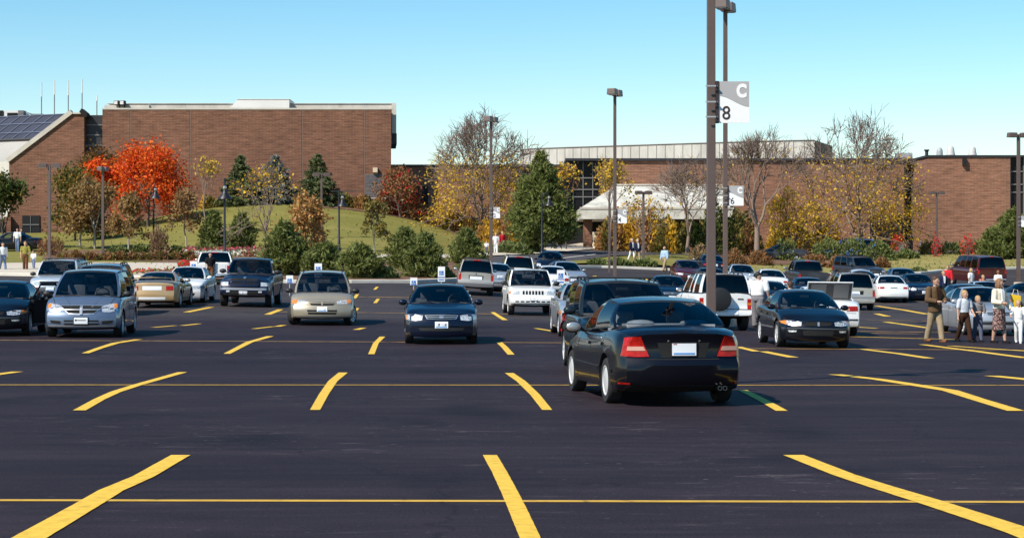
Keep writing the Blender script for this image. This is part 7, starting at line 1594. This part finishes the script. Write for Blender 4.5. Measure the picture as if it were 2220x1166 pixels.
# ------------------------------------------------------------------ vehicles in place
def car_px(kind, col, px, Z, head, label, cat, group=None, sz=1.0):
    """vehicle whose middle stands in photo column px at distance Z; head 0 = driving away, 180 = facing the camera, positive turns left"""
    return place_car(kind, col, px2x(px, Z), Z, head, label, cat, group, sz)
def vehicles():
    g = 'cars parked in the lot'
    place_car('black_sedan', 'black', 1.975, 29.6, 8.5, 'black sedan seen from behind with big red tail lamps, nearest car in the lot', 'car', g)
    place_car('wagon', 'dark_green', 1.95, 37.2, 183, 'dark roof railed minivan nose to nose with the foreground black sedan', 'minivan', g)
    car_px('camry', 'navy', 955, 50.6, 182.6, 'navy sedan facing the camera alone in mid lot', 'car', g)
    car_px('gold_minivan', 'gold', 699, 64.2, 185, 'gold minivan facing the camera with its front wheels turned', 'minivan', g, .95)
    place_car('blue_minivan', 'steel_blue', -11.15, 54.0, 184.5, 'steel blue minivan with chrome cross grille at the left', 'minivan', g)
    o = place_car('oval_sedan', 'black', -13.62, 54.6, 184.5, 'black sedan at the left edge with its front door standing open', 'car', g)
    swing_door(o)
    car_px('suv', 'ice', 132, 82, 182, 'pale off-road car with roof rails behind the black sedan with the open door', 'car', g)
    car_px('minivan', 'slate', 224, 70.5, 185, 'slate minivan peeping over the steel blue minivan', 'minivan', g)
    car_px('coupe', 'tan_gold', 352, 78, 0, 'tan gold coupe seen from behind with a tail spoiler', 'car', g)
    car_px('sedan', 'white', 410, 83, 181, 'white sedan facing the camera beside the gold coupe', 'car', g)
    car_px('pickup', 'white', 468, 107, 3, 'white pickup seen from behind next to the flower bed', 'pickup truck', g, .88)
    car_px('ram', 'royal', 546, 80.5, 181, 'dark blue pickup facing the camera with a big cross grille', 'pickup truck', g)
    car_px('suv', 'champagne', 1028, 100, 2, 'champagne off-road car seen from behind with a black rear window', 'car', g)
    car_px('sedan', 'silver', 1070, 106, 8, 'silver car mostly hidden right of the champagne off-road car', 'car', g)
    car_px('jeep', 'white', 1146, 76, 184, 'white off-road car facing the camera with a seven slot grille', 'car', g)
    car_px('suv', 'white', 1118, 111, 3, 'white off-road car seen from behind beyond the one with the slotted grille', 'car', g)
    car_px('hatchback', 'navy', 1192, 128, 176, 'rounded navy hatchback behind the white cars', 'car', g)
    car_px('sedan', 'white', 1192, 106, 4, 'small white sedan seen from behind near the thin accessible sign post', 'car', g)
    car_px('sedan', 'silver', 1224, 113, 190, 'silver sedan facing the camera beside the small white sedan', 'car', g)
    car_px('sedan', 'silver', 1270, 55.5, 183, 'silver sedan half hidden behind the dark roof railed minivan', 'car', g)
    car_px('camry', 'navy', 1446, 93, 181, 'navy sedan facing the camera left of the white car with the spare wheel', 'car', g)
    car_px('spare_suv', 'white', 1541, 63.5, 7, 'white off-road car with a black covered spare wheel behind the thick post', 'car', g)
    car_px('sedan', 'maroon', 1487, 125, 181, 'dark maroon sedan facing the camera above the navy sedan roof', 'car', g)
    car_px('sedan', 'navy', 1536, 139, 5, 'farthest navy sedan partly behind the thick post', 'car', g)
    car_px('sedan', 'dark_blue', 1538, 113, 181, 'dark blue sedan half hidden by the thick post', 'car', g)
    car_px('camry', 'ice', 1604, 122, 181, 'ice blue sedan facing the camera right of the tall posts', 'car', g)
    car_px('white_sedan', 'white', 1664, 116, 2, 'white sedan with a wide red lamp band in the right middle rows', 'car', g)
    car_px('pickup', 'graphite', 1745, 121, 3, 'graphite pickup seen from behind near the right lawn', 'pickup truck', g)
    car_px('sedan', 'navy', 1745, 102, 2, 'navy sedan with red tail lamps left of the silver minivan', 'car', g)
    car_px('sedan', 'dark_blue', 1656, 82, 2, 'dark blue sedan behind the man in the white shirt', 'car', g)
    car_px('oval_sedan', 'black', 1737, 51.8, 182, 'black rounded sedan facing the camera with oval headlamps', 'car', g)
    open_trunk(car_px('sedan', 'white', 1775, 60.5, 1, 'white car with its trunk lid raised behind the black rounded sedan', 'car', g))
    car_px('minivan', 'champagne', 1836, 97, 0, 'silver beige minivan seen from behind with a dark rear window', 'minivan', g)
    car_px('sedan', 'dark_blue', 1818, 108, 2, 'dark blue roof just above the silver beige minivan', 'car', g)
    car_px('suv', 'graphite', 1862, 136, 200, 'large dark off-road car facing right in the back row', 'car', g)
    car_px('hatchback', 'ice', 1862, 118, 2, 'pale hatchback with a black rear window in the back rows', 'car', g)
    car_px('white_sedan', 'white', 1922, 110, -1, 'white sedan seen from behind right of the silver beige minivan', 'car', g)
    car_px('camry', 'navy', 1985, 113, 181, 'navy sedan facing the camera right of the white sedan', 'car', g)
    car_px('sedan', 'slate', 1948, 124, 2, 'slate sedan seen from behind above the navy one', 'car', g)
    car_px('van', 'maroon', 2116, 131, 9, 'maroon passenger van with its dark rear doors towards the camera', 'van', g)
    car_px('camry', 'ice', 2136, 94, 181, 'ice blue sedan facing the camera in front of the maroon van', 'car', g)
    car_px('sedan', 'dark_blue', 2088, 76, 2, 'dark blue car behind the two boys', 'car', g)
    car_px('camry', 'silver', 2122, 62, 182, 'silver blue sedan facing the camera right behind the walking family', 'car', g)
    car_px('sedan', 'grey', 2225, 90, 120, 'grey sedan cut by the right edge of the photo', 'car', g)
    car_px('minivan', 'bright_blue', 1838, 172, 82, 'bright blue van parked sideways behind the junipers', 'van', g)
    car_px('sedan', 'graphite', 1690, 170, 84, 'dark sedan parked behind the trees left of the bright blue van', 'car', g)
    car_px('sedan', 'black', 22, 148, 95, 'black car by the doorway behind the man in the green top', 'car', g)
def swing_door(car):
    """front left door swung out on its hinge, with frame, glass and inner panel"""
    d = empty('door', (1.02, .86, 0), R(-36)); d.parent = car
    m = MB(); m.box(-1.12, 0, -.05, .05, .30, .93); m.build('door_panel', M_UNDER, d, bevel=.02)
    m = MB(); m.tube([(0, 0, .93), (-.42, -.10, 1.33), (-.98, -.12, 1.35), (-1.1, -.03, .93)], .028, 6); m.build('window_frame', paint('black', *PAINT['black']), d, smooth=40)
    m = MB(); m.add([(-.03, -.005, .93), (-.43, -.10, 1.32), (-.97, -.12, 1.34), (-1.07, -.02, .93)], [(0, 1, 2, 3)]); m.build('door_glass', M_GLASS, d)
    m = MB(); m.ell((-.2, .17, 1.0), (.06, .12, .08), 12, 8); m.tube([(-.15, 0, .95), (-.2, .12, .98)], .02, 6); m.build('side_mirror', paint('black', *PAINT['black']), d, smooth=60)
    m = MB(); m.box(-.9, -.3, -.085, -.05, .62, .68); m.build('armrest', M_INT, d, bevel=.01)
def open_trunk(car):
    t = empty('trunk_lid', (-1.62, 0, 1.04), 0); t.parent = car; t.rotation_euler = (0, R(-72), 0)
    t.rotation_euler = (0, R(58), 0)
    m = MB(); m.box(-.60, 0, -.66, .66, .0, .035); m.build('outer_skin', paint('white', *PAINT['white']), t, bevel=.012)
    m = MB(); m.box(-.57, -.03, -.63, .63, -.02, -.002); m.build('lining', pm('trunk_lining', (.05, .048, .05), rough=.95, var=.2, vscale=6), t)
    for s in (1, -1): m = MB(); m.box(-.53, -.08, s * .33 - .22, s * .33 + .22, -.032, -.021); m.build('inner_rib', M_GREY, t, bevel=.004)
vehicles()
# drop the master copies, keep the ones standing in the lot
for k in list(PROTO):
    def kill(o):
        for c in list(o.children): kill(c)
        bpy.data.objects.remove(o)
    kill(PROTO[k])

def people():
    g = 'family walking across the lot'
    E = lambda px, Z: (px2x(px, Z), Z)
    _, A, dz = person('man in a brown jacket and khaki trousers looking at his hands, left of the family', *E(2027, 55), 1.80, face=28, top='darkbrown', jacket='brownjacket', legs='khaki', shoes='tanshoe', hair='brown', near=True, group=g, fat=1.06, pose=dict(legL=(14, 4), legR=(-12, 8), armL=(8, 14, 72, 38), armR=(8, 14, 72, 38), turn=18))
    person('boy in a printed white shirt and dark trousers walking beside the man', *E(2091, 55), 1.43, face=22, top='print_', legs='darkbrown', shoes='black', hair='blond', kind='child', near=True, group=g, pose=dict(legL=(18, 4), legR=(-16, 14), armL=(10, 8, 40, 10), armR=(-4, 10, 14, 0), turn=15))
    person('smaller boy in a grey t-shirt holding his hands together', *E(2120, 55.3), 1.26, face=12, top='grey', legs='bluegrey', shoes='black', hair='blond', kind='child', near=True, group=g, pose=dict(legL=(10, 4), legR=(-8, 8), armL=(12, 12, 80, 30), armR=(12, 12, 80, 30), turn=10))
    _, A, dz = person('woman in a cream cardigan and dark floral skirt carrying papers', *E(2166, 54.6), 1.74, face=35, top='white', jacket='cream', inner='white', skirt='floral', shoes='black', hair='auburn', kind='woman', long_hair=True, near=True, group=g, pose=dict(legL=(10, 2), legR=(-8, 4), armL=(2, 18, 30, -4), armR=(6, 14, 78, 20), turn=22))
    person('small child in white at the right edge holding the woman', *E(2208, 54.4), 1.17, face=-14, top='white', legs='white', shoes='whiteshoe', hair='blond', kind='child', near=True, group=g, pose=dict(legL=(14, 6), legR=(-12, 12), armL=(8, 12, 30, 10), armR=(20, 20, 60, 10)))
    m = MB(); X, Y = E(2203, 54.9); o = empty('paper_bag', (X, Y, gz(X, Y) + .86)); tag(o, 'yellow paper bag hanging from the arm of the woman in the floral skirt', 'bag')
    m.prism([(-.17, .46), (.12, .40), (.12, -.02), (-.02, -.02)], -.05, .05, 'y'); m.build('bag', CL['yellow'], o, bevel=.01); m = MB(); m.tube([(-.1, 0, .44), (-.06, 0, .58), (.04, 0, .56), (.06, 0, .41)], .008, 5); m.build('handle', CL['cream'], o)
    person('man in a loose white shirt seen from behind beside the white off-road car', *E(1642, 65.6), 1.80, face=150, top='white', legs='grey', shoes='black', hair='dark', near=True, fat=1.28, pose=dict(armL=(16, 14, 40, 10), armR=(2, 14, 20, 0), lean=6, turn=-40))
    person('brown haired boy whose head shows above the black rounded sedan', *E(1713, 64), 1.52, face=200, top='white', legs='jeans', hair='brown', kind='child')
    g = 'people far off in the lot'
    for lb, px, yf, hh, kw in [
      ('woman in a black top and brown trousers walking in front of the white pickup', 456, 617, 1.70, dict(top='black', legs='brown', shoes='black', hair='dark', kind='woman', face=12, pose=dict(legL=(20, 6), legR=(-18, 12), armL=(-16, 12, 20, 0), armR=(14, 14, 30, 0)))),
      ('small child in red beside the woman in brown trousers', 433, 612, .98, dict(top='red', legs='grey', kind='child', hair='brown')),
      ('person in an olive green top and brown trousers on the left pavement', 55, 588, 1.76, dict(top='olive', legs='brown', shoes='black', hair='auburn', face=10, pose=dict(armL=(10, 14, 60, 20)))),
      ('child in white and jeans beside the person in olive', 73, 586, 1.18, dict(top='white', legs='jeans', kind='child', hair='dark', face=-20)),
      ('man in a white shirt and jeans cut by the left edge', 6, 588, 1.76, dict(top='white', legs='jeans', shoes='whiteshoe', hair='dark', sleeve='long', face=30, pose=dict(legL=(22, 4), legR=(-20, 14), armL=(-14, 10, 20, 0), armR=(16, 10, 25, 0)))),
      ('man in a light blue shirt and khaki trousers crossing the kerb', 1441, 588, 1.78, dict(top='lightblue', legs='khaki', sleeve='long', bald=True, face=-40, fat=1.1, pose=dict(legL=(22, 4), legR=(-20, 14)))),
      ('person in a red top on the pavement by the left locust', 1089, 549, 1.75, dict(top='red', legs='grey', hair='blond', sleeve='long', face=30)),
      ('person all in white beside the one in red', 1075, 551, 1.68, dict(top='white', legs='white', hair='blond', kind='woman', face=10)),
      ('child in white left of the two people on the pavement', 1055, 552, 1.05, dict(top='white', legs='bluegrey', kind='child', hair='blond')),
      ('man in a navy jacket, left one of the pair on the drive', 1370, 566, 1.78, dict(top='white', jacket='navy', inner='white', legs='white', hair='grey', face=40, pose=dict(legL=(20, 4), legR=(-18, 12)))),
      ('person in a navy jacket, right one of the pair on the drive', 1382, 567, 1.74, dict(top='white', jacket='navy', inner='white', legs='khaki', hair='grey', face=30, pose=dict(legL=(18, 4), legR=(-20, 12)))),
      ('dark dressed figure standing by the glass right of the red bush', 1974, 548, 1.74, dict(top='black', legs='black', hair='dark', face=0))]:
        X, Y = ground_at(px, yf); person(lb, X, Y, hh, group=g, **kw)
    for lb, px, Z, hh, kw in [('person in a red top beside the nose of the maroon van', 2055, 118, 1.76, dict(top='red', legs='black', hair='auburn', sleeve='long', face=-30)), ('person with a white shirt and dark jacket left of the one in red', 2045, 110, 1.66, dict(top='white', jacket='navy', inner='white', legs='black', hair='blond', face=20)),
      ('woman in white with blond hair in front of the maroon van doors', 2105, 116, 1.66, dict(top='white', legs='white', hair='blond', kind='woman', long_hair=True, face=40)), ('blond child with an orange top behind the maroon van', 2131, 112, 1.40, dict(top='orange', legs='jeans', hair='blond', kind='child', face=30)), ('girl in white at the rear of the maroon van', 2164, 114, 1.60, dict(top='white', legs='jeans', hair='auburn', kind='woman', face=160)),
      ('man in a white shirt near the dark doorway', 38, 147, 1.76, dict(top='white', legs='jeans', hair='dark', face=0)), ('person in dark clothes beside the man near the doorway', 47, 148, 1.7, dict(top='navy', legs='black', hair='dark'))]:
        person(lb, *E(px, Z), hh, group=g, **kw)
people()
